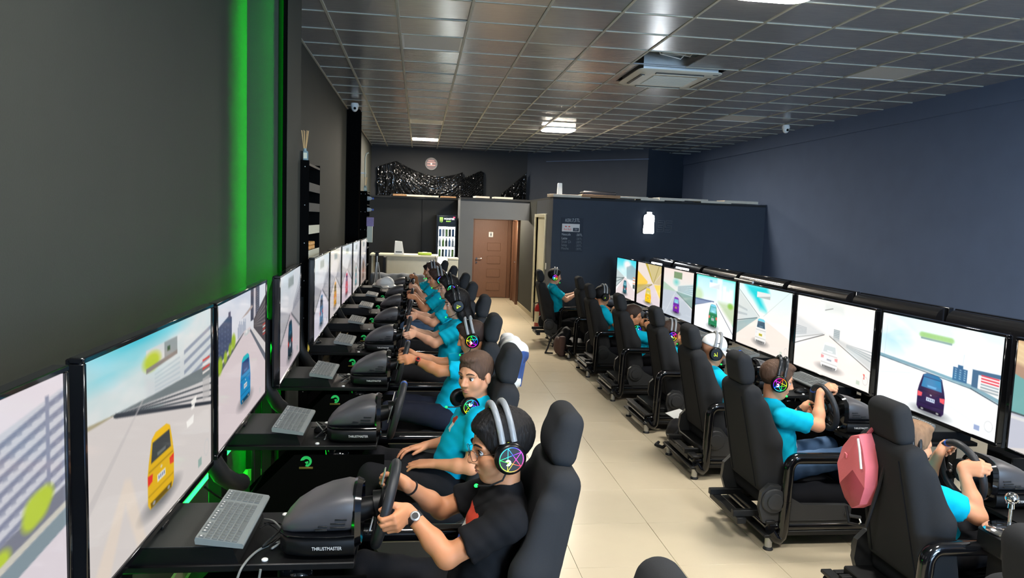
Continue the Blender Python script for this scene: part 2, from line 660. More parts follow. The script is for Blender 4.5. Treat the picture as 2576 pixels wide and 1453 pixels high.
# store-room block: front face at y=12.82, left face at x=2.33, with a doorway in the left face
BX, BY = 2.33, 12.82
box = MB()
box.box(BX, XR, BY, BY + .12, 0, 2.36)                                     # front partition
box.box(BX, BX + .12, BY + .12, 13.5, 0, 2.36).box(BX, BX + .12, 14.6, YB, 0, 2.36).box(BX, BX + .12, 13.5, 14.6, 2.05, 2.36)
wall_store = struct('wall_store_front', box, M_WALLS)
wallbox('wall_corridor_right', BX - .012, BX, 14.62, YB, 0, 2.36, M_WALL)
# mezzanine deck on top of the back rooms
mez = struct('trim_1', MB().prism([(XL, 16.45), (.84, 16.45), (.84, 15.45), (BX, 15.45), (BX, BY), (XR, BY), (XR, YB), (XL, YB)], 'xy', 2.36, 2.40), M_BLACKWALL)
wallbox('wall_behind_counter', XL, .84, 16.5, 16.6, 0, 2.36, M_BLACKWALL)
link('corner_bead', MB().cyl((.05, 16.492, .9), (.05, 16.492, 2.36), .008, n=8).mesh('corner_bead'), M_BLKM, bpy.data.objects['wall_behind_counter'])
# corridor portal: header, left pier
wallbox('wall_corridor_left', .84, 1.13, 15.5, YB, 0, 2.36, M_WALLG)
wallbox('wall_corridor_header', 1.13, BX - .012, 15.5, 15.62, 1.965, 2.36, M_WALLG)
wallbox('wall_corridor_end', 1.13, BX - .012, 18.32, 18.4, 0, 2.36, M_BLACKWALL)
wallbox('ceiling_corridor', 1.13, BX, 15.62, 18.32, 2.2, 2.24, M_BLACKWALL)
# baseboards
M_SKIRT = mat('beige_skirting_tile', rgb(190, 178, 150), 0.4, noise=0.05)
struct('baseboard_corridor', MB().box(BX - .024, BX - .012, 14.62, 18.3, 0, .08), M_SKIRT)
struct('baseboard_store', MB().box(BX - .012, BX, BY, 13.42, 0, .08), M_SKIRT)
struct('baseboard_left', MB().box(XL, XL + .015, YF, 12.3, 0, .09), M_SKIRT)
struct('baseboard_right', MB().box(XR - .015, XR, YF, BY, 0, .09), M_SKIRT)
for nm, (a, b, c, d) in {'baseboard_pier': (-1.21, -.925, 5.358, 5.37)}.items():
    struct(nm, MB().box(a, b, c, d, 0, .09), M_SKIRT)

# ---- doors
M_DOOR = mat('brown_wood_laminate', rgb(118, 84, 64), 0.5, noise=0.22, nscale=9, stretch=(14, 14, 1.0), bump=0.03, bscale=40)
M_DFRAME = mat('brown_door_frame', rgb(104, 70, 50), 0.5, noise=0.2, nscale=9, stretch=(14, 14, 1.0))
door = struct('door_1', MB().box(1.36, 2.20, 18.27, 18.31, .01, 1.95, .004), M_DOOR)
fr = MB()
fr.box(1.30, 1.36, 18.24, 18.32, 0, 1.97, .004).box(2.20, 2.29, 18.24, 18.32, 0, 2.0, .004).box(1.30, 2.29, 18.24, 18.32, 1.95, 2.0, .004)
link('door_frame', fr.mesh('door_frame'), M_DFRAME, door)
pn = cached('door_panel', lambda: MB().box(-.17, .17, -.012, 0, -.1, .1, .011))
for z in (.28, .62, .95, 1.28):
    link('door_panel', pn, M_DOOR, door, (1.86, 18.272, z))
hd = MB().cyl((1.43, 18.26, .98), (1.43, 18.21, .98), .022, n=14).tube([(1.43, 18.22, .98), (1.455, 18.215, .98), (1.55, 18.215, .985)], .008, 8).cyl((1.43, 18.265, .88), (1.43, 18.25, .88), .02, n=14)
link('door_handle', hd.mesh('door_handle'), M_CHROME, door)
sg = link('toilet_sign', MB().box(1.72, 1.83, 18.25, 18.262, 1.52, 1.65, .006).mesh('toilet_sign'), M_WHITE, door)
M_INK = mat('black_ink', rgb(24, 24, 26), 0.6, noise=0.02)
pic = MB().ell((1.775, 18.249, 1.622), (.012, .004, .012), 12, 8).prism([(1.757, 1.604), (1.793, 1.604), (1.785, 1.57), (1.783, 1.54), (1.767, 1.54), (1.765, 1.57)], 'xz', 18.247, 18.2505)
link('pictogram', pic.mesh('pictogram'), M_INK, door)
# second, open brown door jamb on the corridor's right wall
d2 = struct('door_2', MB().box(BX - .075, BX - .012, 16.85, 17.0, 0, 2.0, .004).box(BX - .075, BX - .012, 17.75, 17.9, 0, 2.0, .004).box(BX - .04, BX - .013, 17.0, 17.75, 0, 1.94).box(BX - .075, BX - .012, 16.85, 17.9, 1.94, 2.0, .004), M_DFRAME)
link('door_handle', MB().tube([(BX - .04, 17.1, .98), (BX - .09, 17.1, .98), (BX - .09, 17.2, .98)], .009, 8).mesh('door_handle'), M_CHROME, d2)
# white door in the store-room's left face
M_CREAM = mat('cream_white_pvc', rgb(205, 202, 178), 0.4, noise=0.05)
d3 = struct('door_3', MB().box(BX - .03, BX + .12, 13.42, 13.5, 0, 2.1, .004).box(BX - .03, BX + .12, 14.6, 14.68, 0, 2.1, .004).box(BX - .03, BX + .12, 13.5, 14.6, 2.04, 2.1, .004), M_CREAM)
link('door_leaf', MB().box(BX + .03, BX + .07, 13.72, 14.6, .01, 2.04, .004).mesh('door_leaf'), M_CREAM, d3)
link('door_inner_post', MB().box(BX + .0, BX + .05, 13.6, 13.66, .01, 2.04, .004).mesh('door_inner_post'), M_CREAM, d3)
link('light_switch', MB().box(BX - .012, BX, 13.22, 13.31, 1.08, 1.2, .003).mesh('light_switch'), M_WHITE, wall_store)

# ---- ceiling light panels
M_LIT = mat('lit_diffuser', (1, 1, 1), 0.5, emit=(1.0, 0.90, 0.76), estr=PANEL_WATT * 2.5, noise=0.01)
M_LITC = mat('lit_cool_diffuser', (1, 1, 1), 0.5, emit=(1.0, 0.96, 0.90), estr=PANEL_WATT, noise=0.01)
M_OFF = mat('unlit_diffuser', rgb(196, 196, 192), 0.5, noise=0.03)
LB = {(2, 1): 'unlit white ceiling light panel above the nearest left seats, by the grey pier',
      (2, 11): 'unlit white ceiling light panel just in front of the far-left lit one',
      (2, 16): 'small lit ceiling light panel at the far left near the round clock',
      (6, 11): 'lit rounded ceiling light panel above the aisle by the store-room',
      (6, -3): 'lit ceiling light panel cut by the top edge of the picture',
      (10, 1): 'unlit grey-white ceiling light panel at the right, nearest the camera',
      (10, 7): 'unlit ceiling light panel beside the right-hand dome camera',
      (6, -9): 'lit ceiling light panel over the aisle behind the photographer',
      (2, -9): 'lit ceiling light panel over the left seats behind the photographer',
      (6, -15): 'lit ceiling light panel near the shop front behind the photographer',
      (10, -6): 'lit ceiling light panel over the far row behind the photographer'}
for (ci, r), on in LIGHTS.items():
    x, y = (GX(ci) + GX(ci + 1)) / 2, (GY(r) + GY(r + 1)) / 2
    rounded = (ci == 6 and on)
    t = thing('ceiling_light', LB[(ci, r)], 'ceiling light', (x, y, CEIL - .001), 0, 'recessed ceiling light panels')
    if rounded:
        t.location.z = CEIL - .03
        fz = MB().prism([(.3 * (abs(math.cos(a)) ** .4) * math.copysign(1, math.cos(a)), .3 * (abs(math.sin(a)) ** .4) * math.copysign(1, math.sin(a))) for a in np.linspace(0, 2 * PI, 40, endpoint=False)], 'xy', .008, .034)
        link('housing', fz.mesh('housing'), M_WHITE, t)
        df = MB().prism([(.285 * (abs(math.cos(a)) ** .4) * math.copysign(1, math.cos(a)), .285 * (abs(math.sin(a)) ** .4) * math.copysign(1, math.sin(a))) for a in np.linspace(0, 2 * PI, 40, endpoint=False)], 'xy', 0, .008)
        link('diffuser', df.mesh('diffuser'), M_LITC if r < 0 else M_LIT, t)
    else:
        f = MB()
        f.box(-.288, .288, -.288, -.27, 0, .02).box(-.288, .288, .27, .288, 0, .02).box(-.288, -.27, -.27, .27, 0, .02).box(.27, .288, -.27, .27, 0, .02)
        link('frame', f.mesh('frame'), M_WHITE, t)
        link('diffuser', MB().box(-.27, .27, -.27, .27, .003, .015).mesh('diffuser'), (M_LITC if (r < 0) else M_LIT) if on else M_OFF, t)

# ---- green LED strip in the corner of the pier
led = thing('led_strip', 'vertical green LED strip in the corner beside the pier', 'led strip', (XL, 5.37, 0))
M_LEDG = mat('green_led_strip', (0, 1, .05), .5, emit=(0.004, 1.0, 0.03), estr=LED_GREEN, noise=.01)
link('light_strip', MB().box(.262, .2625, -.036, -.016, .12, 3.55).mesh('light_strip'), M_LEDG, led)
link('channel', MB().box(.263, .271, -.04, 0, .1, 3.57).box(.25, .271, -.043, -.0405, .1, 3.57).box(.215, .271, -.014, 0, .1, 3.57).mesh('channel'), M_VELVET, led)  # wide matt lip added to shade the pier face, front lip hides the strip
M_LEDS = mat('green_led_bar', (0, 1, .05), .5, emit=(0.004, 1.0, 0.03), estr=14.0, noise=.01)
led3 = thing('led_strip', 'green LED bar shining up the pier behind the screens', 'led strip', (-1.075, 5.12, 1.02))
link('light_strip', MB().box(-.12, .12, -.06, .06, 0, .003).mesh('light_strip'), M_LEDG, led3)
link('channel', MB().box(-.13, .13, -.065, .065, -.02, 0).box(-.02, .02, -.01, .01, -1.02, -.02).mesh('channel'), M_BLKM, led3)
# the same kind of strip runs low along the wall behind the first desks
led2 = thing('led_strip', 'horizontal green LED strip low on the wall behind the desks', 'led strip', (XL + .03, 3.6, .42))
link('light_strip', MB().box(-.004, .004, -1.6, 1.6, -.012, .012, .002).mesh('light_strip'), M_LEDS, led2)
link('channel', MB().box(-.018, -.004, -1.62, 1.62, -.018, .018).mesh('channel'), M_SILVER, led2)

# ================================================================== SCREEN PICTURES
class Pic:
    """a small painter for what the screens show; u to the right, v downwards, both 0..1"""

    def __init__(self, w, h, col=(200, 200, 200)):
        self.w, self.h = w, h
        u, v = np.meshgrid(np.linspace(0, 1, w), np.linspace(0, 1, h))
        self.u, self.v = u, v
        self.a = np.empty((h, w, 3))
        self.a[:] = col

    def put(self, mask, c, al=1.0):
        m = (np.clip(mask, 0, 1) * al)[..., None]
        self.a = self.a * (1 - m) + np.array(c, float) * m
        return self

    def soft(self, d, e=None):
        e = e or 0.8 / self.w
        return np.clip(0.5 - d / (2 * e), 0, 1)

    def poly(self, pts, c, al=1.0, e=None):
        # signed distance to polygon
        px, py = self.u, self.v
        asp = 0.5625
        P = [(x, y * asp) for x, y in pts]
        py = py * asp
        d = np.full(px.shape, 1e9)
        ins = np.zeros(px.shape, bool)
        n = len(P)
        for i in range(n):
            x0, y0 = P[i]
            x1, y1 = P[(i + 1) % n]
            dx, dy = x1 - x0, y1 - y0
            t = np.clip(((px - x0) * dx + (py - y0) * dy) / max(1e-9, dx * dx + dy * dy), 0, 1)
            d = np.minimum(d, np.hypot(px - x0 - t * dx, py - y0 - t * dy))
            if abs(dy) > 1e-9:
                ins ^= ((y0 > py) != (y1 > py)) & (px < dx * (py - y0) / dy + x0)
        return self.put(self.soft(np.where(ins, -d, d), e), c, al)

    def rect(self, u0, v0, u1, v1, c, al=1.0, e=None):
        return self.poly([(u0, v0), (u1, v0), (u1, v1), (u0, v1)], c, al, e)

    def ell(self, cu, cv, ru, rv, c, al=1.0, e=None):
        l = np.hypot((self.u - cu) / ru, (self.v - cv) / rv)
        return self.put(self.soft((l - 1) * min(ru, rv), e), c, al)

    def line(self, p, q, w, c, al=1.0, e=None):
        asp = 0.5625
        x0, y0, x1, y1 = p[0], p[1] * asp, q[0], q[1] * asp
        dx, dy = x1 - x0, y1 - y0
        py = self.v * asp
        t = np.clip(((self.u - x0) * dx + (py - y0) * dy) / (dx * dx + dy * dy), 0, 1)
        return self.put(self.soft(np.hypot(self.u - x0 - t * dx, py - y0 - t * dy) - w / 2, e), c, al)

    def vgrad(self, v0, v1, c0, c1, al=1.0):
        t = np.clip((self.v - v0) / (v1 - v0), 0, 1)[..., None]
        m = ((self.v >= v0) & (self.v <= v1))[..., None] * al
        self.a = self.a * (1 - m) + (np.array(c0) * (1 - t) + np.array(c1) * t) * m
        return self

    def clouds(self, v1, c, sc=3.0, al=0.8, seed=0):
        rng = np.random.RandomState(seed)
        n = np.zeros(self.u.shape)
        for o in range(4):
            f = sc * 2 ** o
            ph = rng.rand(4) * 7
            n += (np.sin(self.u * f * 2.1 + ph[0] + 1.7 * np.sin(self.v * f * 1.3 + ph[1])) * np.sin(self.v * f * 2.9 + ph[2] + 1.3 * np.sin(self.u * f + ph[3]))) / 2 ** o
        m = np.clip(n * 0.9 + 0.35, 0, 1) * np.clip((v1 - self.v) / 0.12, 0, 1)
        return self.put(m, c, al)

    def mix(self, c, al):
        self.a = self.a * (1 - al) + np.array(c) * al
        return self

    def car(self, body, glass=(60, 66, 72), cu=.49, v0=.53, v1=.90, hw=.115, plate=(235, 235, 230), light=(225, 50, 40), roof=None, lean=0.0):
        H = v1 - v0
        X = lambda x, t: cu + x * hw + lean * t
        Y = lambda t: v0 + t * H
        dk = tuple(x * .62 for x in body)
        roof = roof or tuple(min(255, x * 1.06) for x in body)
        self.ell(cu + lean, Y(1.0), hw * 1.15, H * .13, (70, 74, 78), .65, .03)
        self.poly([(X(-.98, 1), Y(.52)), (X(-.9, .4), Y(.36)), (X(-.68, .1), Y(.06)), (X(-.4, 0), Y(0)), (X(.4, 0), Y(0)), (X(.68, .1), Y(.06)), (X(.9, .4), Y(.36)), (X(.98, 1), Y(.52)), (X(.97, 1), Y(.92)), (X(.82, 1), Y(1.0)), (X(-.82, 1), Y(1.0)), (X(-.97, 1), Y(.92))], body)
        self.poly([(X(-.62, .1), Y(.05)), (X(-.4, 0), Y(0)), (X(.4, 0), Y(0)), (X(.62, .1), Y(.05)), (X(.66, .1), Y(.1)), (X(-.66, .1), Y(.1))], roof)
        self.poly([(X(-.62, .1), Y(.11)), (X(.62, .1), Y(.11)), (X(.74, .35), Y(.38)), (X(-.74, .35), Y(.38))], glass)
        self.poly([(X(-.3, .2), Y(.3)), (X(.35, .2), Y(.3)), (X(.33, .2), Y(.35)), (X(-.28, .2), Y(.35))], tuple(min(255, g + 60) for g in glass), .7)
        self.rect(X(-.9, .6), Y(.47), X(.9, .6), Y(.49), dk, .7)
        self.poly([(X(-.97, 1), Y(.52)), (X(-.62, 1), Y(.54)), (X(-.66, 1), Y(.64)), (X(-.96, 1), Y(.66))], light)
        self.poly([(X(.97, 1), Y(.52)), (X(.62, 1), Y(.54)), (X(.66, 1), Y(.64)), (X(.96, 1), Y(.66))], light)
        self.rect(X(-.3, 1), Y(.62), X(.3, 1), Y(.72), plate)
        for k in range(4):
            self.rect(X(-.22 + k * .13, 1), Y(.645), X(-.15 + k * .13, 1), Y(.695), (60, 70, 110), .8)
        self.ell(X(0, 1), Y(.545), hw * .07, H * .02, (215, 215, 215), .8)
        self.rect(X(-.93, 1), Y(.80), X(.93, 1), Y(.82), dk, .6)
        self.poly([(X(-.8, 1), Y(.92)), (X(.8, 1), Y(.92)), (X(.76, 1), Y(1.0)), (X(-.76, 1), Y(1.0))], tuple(x * .35 for x in body), .8)
        for s in (-1, 1):
            self.ell(X(s * .55, 1), Y(.96), hw * .1, H * .025, (150, 150, 150))
        return self

    def blocks(self, pts, rows, c, al=.9):
        """striped facade between a left and right edge ((u,vtop,vbot),(u,vtop,vbot))"""
        (ua, ta, ba), (ub, tb, bb) = pts
        for i in range(rows):
            f0, f1 = (i + .15) / rows, (i + .55) / rows
            self.poly([(ua, ta + (ba - ta) * f0), (ub, tb + (bb - tb) * f0), (ub, tb + (bb - tb) * f1), (ua, ta + (ba - ta) * f1)], c, al)
        return self

    def road(self, vp, left, right, c, c2=None):
        """road wedge from the vanishing point to the bottom edge"""
        self.poly([(vp[0] - .012, vp[1]), (vp[0] + .012, vp[1]), right, (1.05, 1.05), (-.05, 1.05), left], c)
        return self

    def hud(self, c=(120, 160, 150)):
        self.rect(.845, .90, .885, .95, c, .7)
        for a in np.linspace(0, 2 * PI, 30):
            self.ell(.945 + .028 * math.cos(a), .875 + .05 * math.sin(a), .004, .006, (200, 200, 200), .6)
        return self


WHT = (244, 240, 238)


def pic_left(k, w, h):
    p = Pic(w, h, (214, 208, 206))
    if k == 0:      # striped apartment block
        p.mix((232, 222, 228), 1)
        p.poly([(-.1, .42), (.75, .115), (1.1, .03), (1.1, .6), (-.1, .6)], (206, 206, 214))
        for i in range(9):
            v = .11 + i * .052
            p.poly([(-.1, v + .30), (.94, v - .045 + .02), (1.1, v - .10 + .03), (1.1, v - .085 + .045), (.94, v - .03 + .028), (-.1, v + .318)], (134, 138, 160))
            for q in range(28):
                uu = q / 28 + .01 * (i % 3)
                vv = v + .30 * (1 - uu / .94) - .028 * uu / .94 + .016
                p.rect(uu, vv - .005, uu + .016, vv + .010, (150, 154, 172), .8)
        p.rect(.925, .06, .94, .5, (142, 146, 168))
        p.poly([(-.1, .64), (.75, .475), (1.1, .405), (1.1, .50), (.75, .535), (-.1, .72)], (124, 126, 140))
        for (a, b, c_) in ((.885, .435, .05), (.76, .52, .028), (.915, .415, .035), (.86, .465, .03)):
            p.ell(a, b, c_, c_ * 1.1, (186, 206, 60), 1, .012)
        p.poly([(-.1, .74), (.75, .54), (1.1, .47), (1.1, .495), (.75, .57), (-.1, .78)], (206, 202, 190))
        p.poly([(-.1, .78), (.75, .57), (1.1, .495), (1.1, .565), (.75, .64), (-.1, .86)], (132, 148, 156))
        p.poly([(-.1, .86), (.75, .64), (1.1, .565), (1.1, 1.1), (-.1, 1.1)], (222, 212, 218))
    elif k == 1:    # yellow car on a white curve
        p.vgrad(0, .4, (206, 224, 226), (206, 216, 214))
        p.clouds(.38, (232, 228, 226), 3, .75, 3)
        p.ell(.33, .0, .26, .045, (40, 190, 214), .9, .05)
        p.ell(.12, .10, .16, .025, (110, 206, 220), .8, .05)
        p.ell(.30, .085, .05, .02, (110, 206, 220), .7, .03)
        p.poly([(.36, .19), (.38, .32), (.70, .42), (1.02, .45), (1.02, .10), (.72, .20), (.50, .26)], (208, 210, 212), .75, .02)
        p.blocks([(.44, .21, .33), (.66, .19, .36)], 6, (176, 188, 196), .6)
        p.blocks([(.70, .17, .40), (1.0, .10, .34)], 4, (128, 138, 158), .75)
        p.poly([(-.02, .262), (.18, .29), (.18, .30), (-.02, .30)], (170, 160, 130))
        p.poly([(-.02, .285), (.16, .292), (1.02, .62), (1.02, 1.02), (-.02, 1.02)], (214, 206, 202))
        p.poly([(.14, .285), (.45, .315), (1.02, .355), (1.02, .45), (.5, .375)], (116, 124, 126))
        p.poly([(.16, .292), (1.02, .46), (1.02, .485), (.5, .39)], (210, 206, 204))
        for d in (.0, .045, .085):
            p.line((.16, .295), (1.02, .49 + d), .005, (62, 68, 74))
        p.line((.17, .297), (1.02, .62), .012, (48, 52, 60))
        p.rect(.375, .075, .635, .175, (212, 216, 216))
        p.ell(.42, .14, .065, .045, (182, 204, 50), 1, .015)
        p.rect(.52, .075, .635, .16, (150, 158, 158))
        p.rect(.545, .105, .57, .13, (60, 90, 60))
        p.poly([(.375, .165), (.635, .15), (.635, .172), (.375, .19)], (140, 132, 126))
        for i in range(4):
            p.rect(.90, .30 + i * .026, .985, .313 + i * .026, (214, 64, 56) if i % 2 == 0 else (236, 228, 222))
        p.rect(.90, .42, .985, .56, (190, 186, 184), .7)
        p.poly([(-.02, .62), (.35, .30), (.355, .305), (-.02, .68)], (196, 190, 188), .6)
        p.poly([(.0, 1.0), (.22, .62), (.26, .64), (.36, 1.0), (.30, 1.0), (.22, .74), (.12, 1.0)], (228, 212, 196), .8, .01)
        for (a, b, c_) in ((.80, .50, .03), (.79, .535, .02), (.76, .60, .04)):
            p.poly([(a - c_, b), (a + c_, b - .008), (a + c_ * .8, b + c_), (a - c_ * .8, b + c_)], (246, 242, 236))
        p.car((226, 178, 22), (64, 66, 66), .487, .515, .885, .112)
        p.hud()
    elif k == 2:    # blue car on an avenue
        p.vgrad(0, .34, (196, 206, 222), (222, 220, 224))
        p.clouds(.3, (232, 230, 234), 3, .6, 5)
        for i in range(10):
            p.rect(.36 + i * .017, .24 - .05 * ((i * 7) % 5) / 5, .37 + i * .017, .33, (118, 132, 158), .8)
        p.rect(.63, -.02, .70, .26, (72, 76, 92))
        p.rect(.70, -.02, .745, .26, (196, 190, 196))
        p.rect(.745, -.02, .84, .24, (66, 68, 82))
        for i in range(14):
            p.rect(.75, .0 + i * .017, .835, .006 + i * .017, (150, 150, 160), .7)
        p.poly([(.70, .26), (1.02, .10), (1.02, .56), (.70, .33)], (82, 76, 80))
        p.blocks([(.72, .27, .33), (1.02, .14, .42)], 6, (140, 130, 126), .6)
        p.poly([(.0, .16), (.20, .11), (.25, .13), (.25, .33), (0, .44)], (70, 80, 108))
        p.rect(.19, .085, .23, .14, (70, 80, 108))
        for i in range(4):
            for j in range(6):
                p.rect(.03 + i * .05, .17 + j * .033, .04 + i * .05, .18 + j * .033, (104, 116, 146))
        p.poly([(-.02, .42), (.49, .30), (.62, .30), (1.02, .73), (1.02, 1.02), (-.02, 1.02)], (216, 202, 204))
        p.poly([(-.02, .45), (.47, .31), (.485, .315), (-.02, .50)], (92, 96, 104))
        p.poly([(.63, .32), (1.02, .66), (1.02, .73), (.61, .33)], (104, 108, 118))
        for (a, b, c_) in ((.05, .42, .06), (.14, .39, .04), (.28, .32, .055), (.22, .36, .04)):
            p.ell(a, b, c_ * .7, c_, (158, 186, 52), 1, .012)
        for i in range(5):
            p.rect(.93, .36 + i * .022, 1.0, .371 + i * .022, (206, 70, 58) if i % 2 == 0 else (230, 222, 216))
        p.poly([(.44, .19), (.66, .13), (.68, .15), (.56, .18)], (176, 160, 154))
        p.ell(.55, .33, .06, .018, (196, 200, 200))
        p.rect(.52, .305, .56, .33, (226, 226, 224))
        p.car((28, 134, 190), (38, 66, 120), .52, .50, .86, .11, light=(40, 110, 180), roof=(40, 184, 190))
        p.hud((200, 200, 200))
    else:
        cols = {3: ((34, 52, 66), (24, 70, 96), (196, 184, 190)), 4: ((60, 110, 150), (30, 40, 60), (206, 202, 214)), 5: ((214, 150, 40), (90, 80, 40), (204, 196, 196)),
                6: ((186, 34, 72), (70, 30, 90), (206, 190, 200)), 7: ((90, 150, 160), (50, 60, 70), (196, 190, 190)), 8: ((120, 90, 70), (50, 50, 50), (160, 140, 130))}[k]
        p.vgrad(0, .45, (200, 214, 222) if k not in (5, 8) else (214, 208, 196), (208, 204, 208))
        p.clouds(.4, (226, 222, 226), 3, .6, k)
        p.poly([(-.02, .30), (.45, .44), (.55, .44), (1.02, .20), (1.02, .7), (-.02, .7)], (150, 150, 158), .7)
        p.blocks([(.62, .36, .44), (1.0, .12, .40)], 6, (112, 116, 130), .6)
        p.road((.5, .43), (-.02, .75), (1.02, .75), cols[2])
        p.line((.47, .45), (-.02, .70), .01, (74, 78, 84))
        p.line((.53, .45), (1.02, .70), .01, (74, 78, 84))
        p.rect(.38, .06, .64, .16, (150, 160, 160))
        p.car(cols[0], cols[1], .49, .52, .9, .11)
        p.hud()
    return p


def pic_right(k, w, h):
    """k = 0 is the nearest to the camera"""
    p = Pic(w, h, (240, 238, 236))
    if k in (0, 1):     # tunnel in orange and teal
        p.vgrad(0, .7, (190, 150, 120), (150, 132, 122))
        p.poly([(-.02, -.02), (.6, -.02), (.6, .42), (-.02, .10)], (206, 164, 120), .8, .06)
        for i in range(4):
            p.line((-.02, .02 + i * .05), (.6, .34 + i * .02), .022, (248, 226, 180), .8, .015)
        p.poly([(-.02, .30), (.30, .46), (1.02, .50), (1.02, .66), (-.02, .66)], (112, 166, 164))
        p.line((.13, .12), (.125, .30), .01, (226, 190, 70), .8)
        p.rect(-.02, .655, 1.02, .672, (66, 78, 84))
        p.poly([(-.02, .672), (1.02, .66), (1.02, 1.02), (-.02, 1.02)], (188, 190, 202))
        p.poly([(-.02, .69), (1.02, .68), (1.02, .70), (-.02, .72)], (220, 218, 214), .8)
        p.poly([(0, 1.0), (.4, .8), (.44, .81), (.1, 1.02)], (216, 208, 200), .8)
        p.car((70, 90, 110), cu=.6)
    elif k == 2:        # dark blue saloon
        p.vgrad(0, .52, (226, 244, 250), (250, 252, 252))
        p.ell(.10, .25, .16, .16, (178, 222, 238), .8, .12)
        p.clouds(.5, (255, 255, 255), 3, .6, 9)
        p.line((.05, .14), (.04, .48), .004, (196, 214, 222))
        p.line((.73, .26), (.72, .5), .004, (206, 218, 224))
        p.poly([(-.02, .47), (.46, .50), (.8, .53), (1.02, .60), (1.02, .64), (.8, .565), (.46, .53), (-.02, .505)], (132, 168, 182))
        p.line((-.02, .505), (.8, .57), .005, (60, 92, 110))
        p.line((.8, .57), (1.02, .65), .006, (50, 74, 92))
        p.rect(.655, .40, .765, .535, (64, 106, 146))
        p.rect(.69, .37, .73, .42, (64, 106, 146))
        for i in range(3):
            for j in range(5):
                p.rect(.67 + i * .035, .415 + j * .022, .683 + i * .035, .424 + j * .022, (150, 190, 214))
        p.poly([(.80, .375), (1.02, .36), (1.02, .40), (.845, .415), (.845, .55), (.80, .545)], (74, 108, 140))
        for i in range(6):
            p.rect(.865, .405 + i * .028, .99, .421 + i * .028, (222, 70, 84) if i < 3 else (154, 166, 172))
            if i in (0, 2):
                p.rect(.865, .421 + i * .028, .99, .433 + i * .028, (246, 240, 240))
        p.rect(.37, .125, .63, .185, (226, 240, 236))
        for a in np.linspace(.38, .62, 9):
            p.ell(a, .15, .026, .03, (160, 206, 130), .9, .01)
        p.rect(.37, .175, .63, .196, (138, 164, 160))
        p.poly([(-.02, .52), (1.02, .66), (1.02, 1.02), (-.02, 1.02)], (246, 249, 250))
        p.line((0, .70), (.3, .60), .01, (226, 234, 238), .8)
        p.line((.5, .75), (1.0, .95), .008, (228, 236, 240), .8)
        p.car((44, 26, 70), (54, 128, 176), .497, .55, .955, .118, plate=(220, 232, 248), light=(240, 90, 100), roof=(48, 112, 160))
        p.hud((110, 130, 180))
    elif k == 3:        # white car in haze
        p.vgrad(0, .45, (246, 240, 232), (250, 246, 242))
        p.clouds(.4, (226, 236, 236), 3, .5, 4)
        p.poly([(-.02, .28), (.43, .44), (.43, .46), (-.02, .62)], (210, 212, 212), .8, .02)
        p.blocks([(-.02, .42, .58), (.16, .43, .52)], 6, (140, 150, 156), .7)
        p.rect(.53, .35, .61, .50, (172, 182, 184), .8)
        for i in range(6):
            p.rect(.535, .355 + i * .023, .605, .362 + i * .023, (120, 136, 142), .7)
        p.poly([(.47, .44), (1.02, .56), (1.02, .74), (.5, .46)], (206, 208, 206), .9, .01)
        p.blocks([(.70, .50, .54), (1.02, .50, .66)], 4, (150, 160, 164), .7)
        p.poly([(.42, .45), (.46, .45), (1.02, .76), (1.02, 1.02), (-.02, 1.02), (-.02, .76)], (248, 238, 230))
        p.line((.41, .46), (-.02, .70), .006, (80, 80, 78))
        p.line((.39, .455), (-.02, .62), .004, (150, 150, 146))
        p.line((.48, .46), (1.02, .76), .005, (92, 92, 88))
        p.rect(.40, .03, .64, .13, (220, 224, 220), .7, .02)
        p.line((.4, .13), (.5, .09), .006, (110, 112, 110), .8)
        p.car((240, 238, 236), (206, 214, 214), .497, .55, .885, .113, plate=(226, 226, 224), light=(232, 160, 160))
        p.rect(.925, .80, .935, .86, (226, 70, 60))
        p.rect(.917, .80, .93, .81, (226, 70, 60))
        p.hud((180, 200, 180))
    elif k == 4:        # white and grey car under cyan sky
        p.vgrad(0, .5, (216, 238, 238), (240, 238, 232))
        p.poly([(.10, -.02), (.55, -.02), (.60, .10), (.42, .14), (.56, .36), (.44, .34), (.30, .18), (.2, .1)], (26, 204, 212), .95, .035)
        p.rect(.37, .08, .62, .17, (226, 228, 226))
        p.poly([(.37, .17), (.62, .12), (.62, .17)], (178, 186, 184))
        p.poly([(-.02, .10), (.44, .48), (.44, .52), (-.02, .72)], (206, 212, 210), .85, .015)
        p.blocks([(-.02, .34, .58), (.2, .40, .54)], 2, (176, 182, 184), .8)
        p.line((-.02, .08), (.44, .47), .005, (120, 132, 134))
        p.line((.95, .0), (.52, .45), .004, (190, 200, 198))
        p.poly([(-.02, .66), (.42, .50), (.43, .53), (-.02, .88)], (146, 170, 170), .8)
        p.line((.4, .5), (-.02, .64), .008, (96, 112, 114))
        p.poly([(.43, .49), (.50, .49), (1.02, .70), (1.02, 1.02), (-.02, 1.02), (-.02, .88)], (238, 226, 216))
        p.car((234, 232, 228), (62, 88, 106), .485, .50, .88, .105, plate=(226, 208, 40), light=(228, 226, 224), roof=(110, 206, 226))
        p.hud((190, 206, 190))
    elif k == 5:        # green car on a white road
        p.vgrad(0, .5, (176, 226, 246), (238, 248, 250))
        p.put(np.clip((np.maximum(self_edge(p, .0), 0)), 0, 1), (60, 220, 190), .8)
        p.rect(.56, .0, .68, .44, (234, 244, 250), .9, .02)
        for (a, b, c_) in ((.70, .12, .08), (.78, .2, .09), (.86, .16, .08), (.62, .22, .06)):
            p.rect(a, b, a + c_, .46, (236, 244, 248), .9, .012)
        p.rect(.36, .10, .62, .20, (240, 248, 252))
        p.rect(.37, .06, .43, .10, (120, 190, 226))
        p.poly([(.36, .20), (.62, .10), (.62, .2)], (216, 226, 230))
        p.ell(.06, .38, .15, .13, (196, 220, 176), .9, .05)
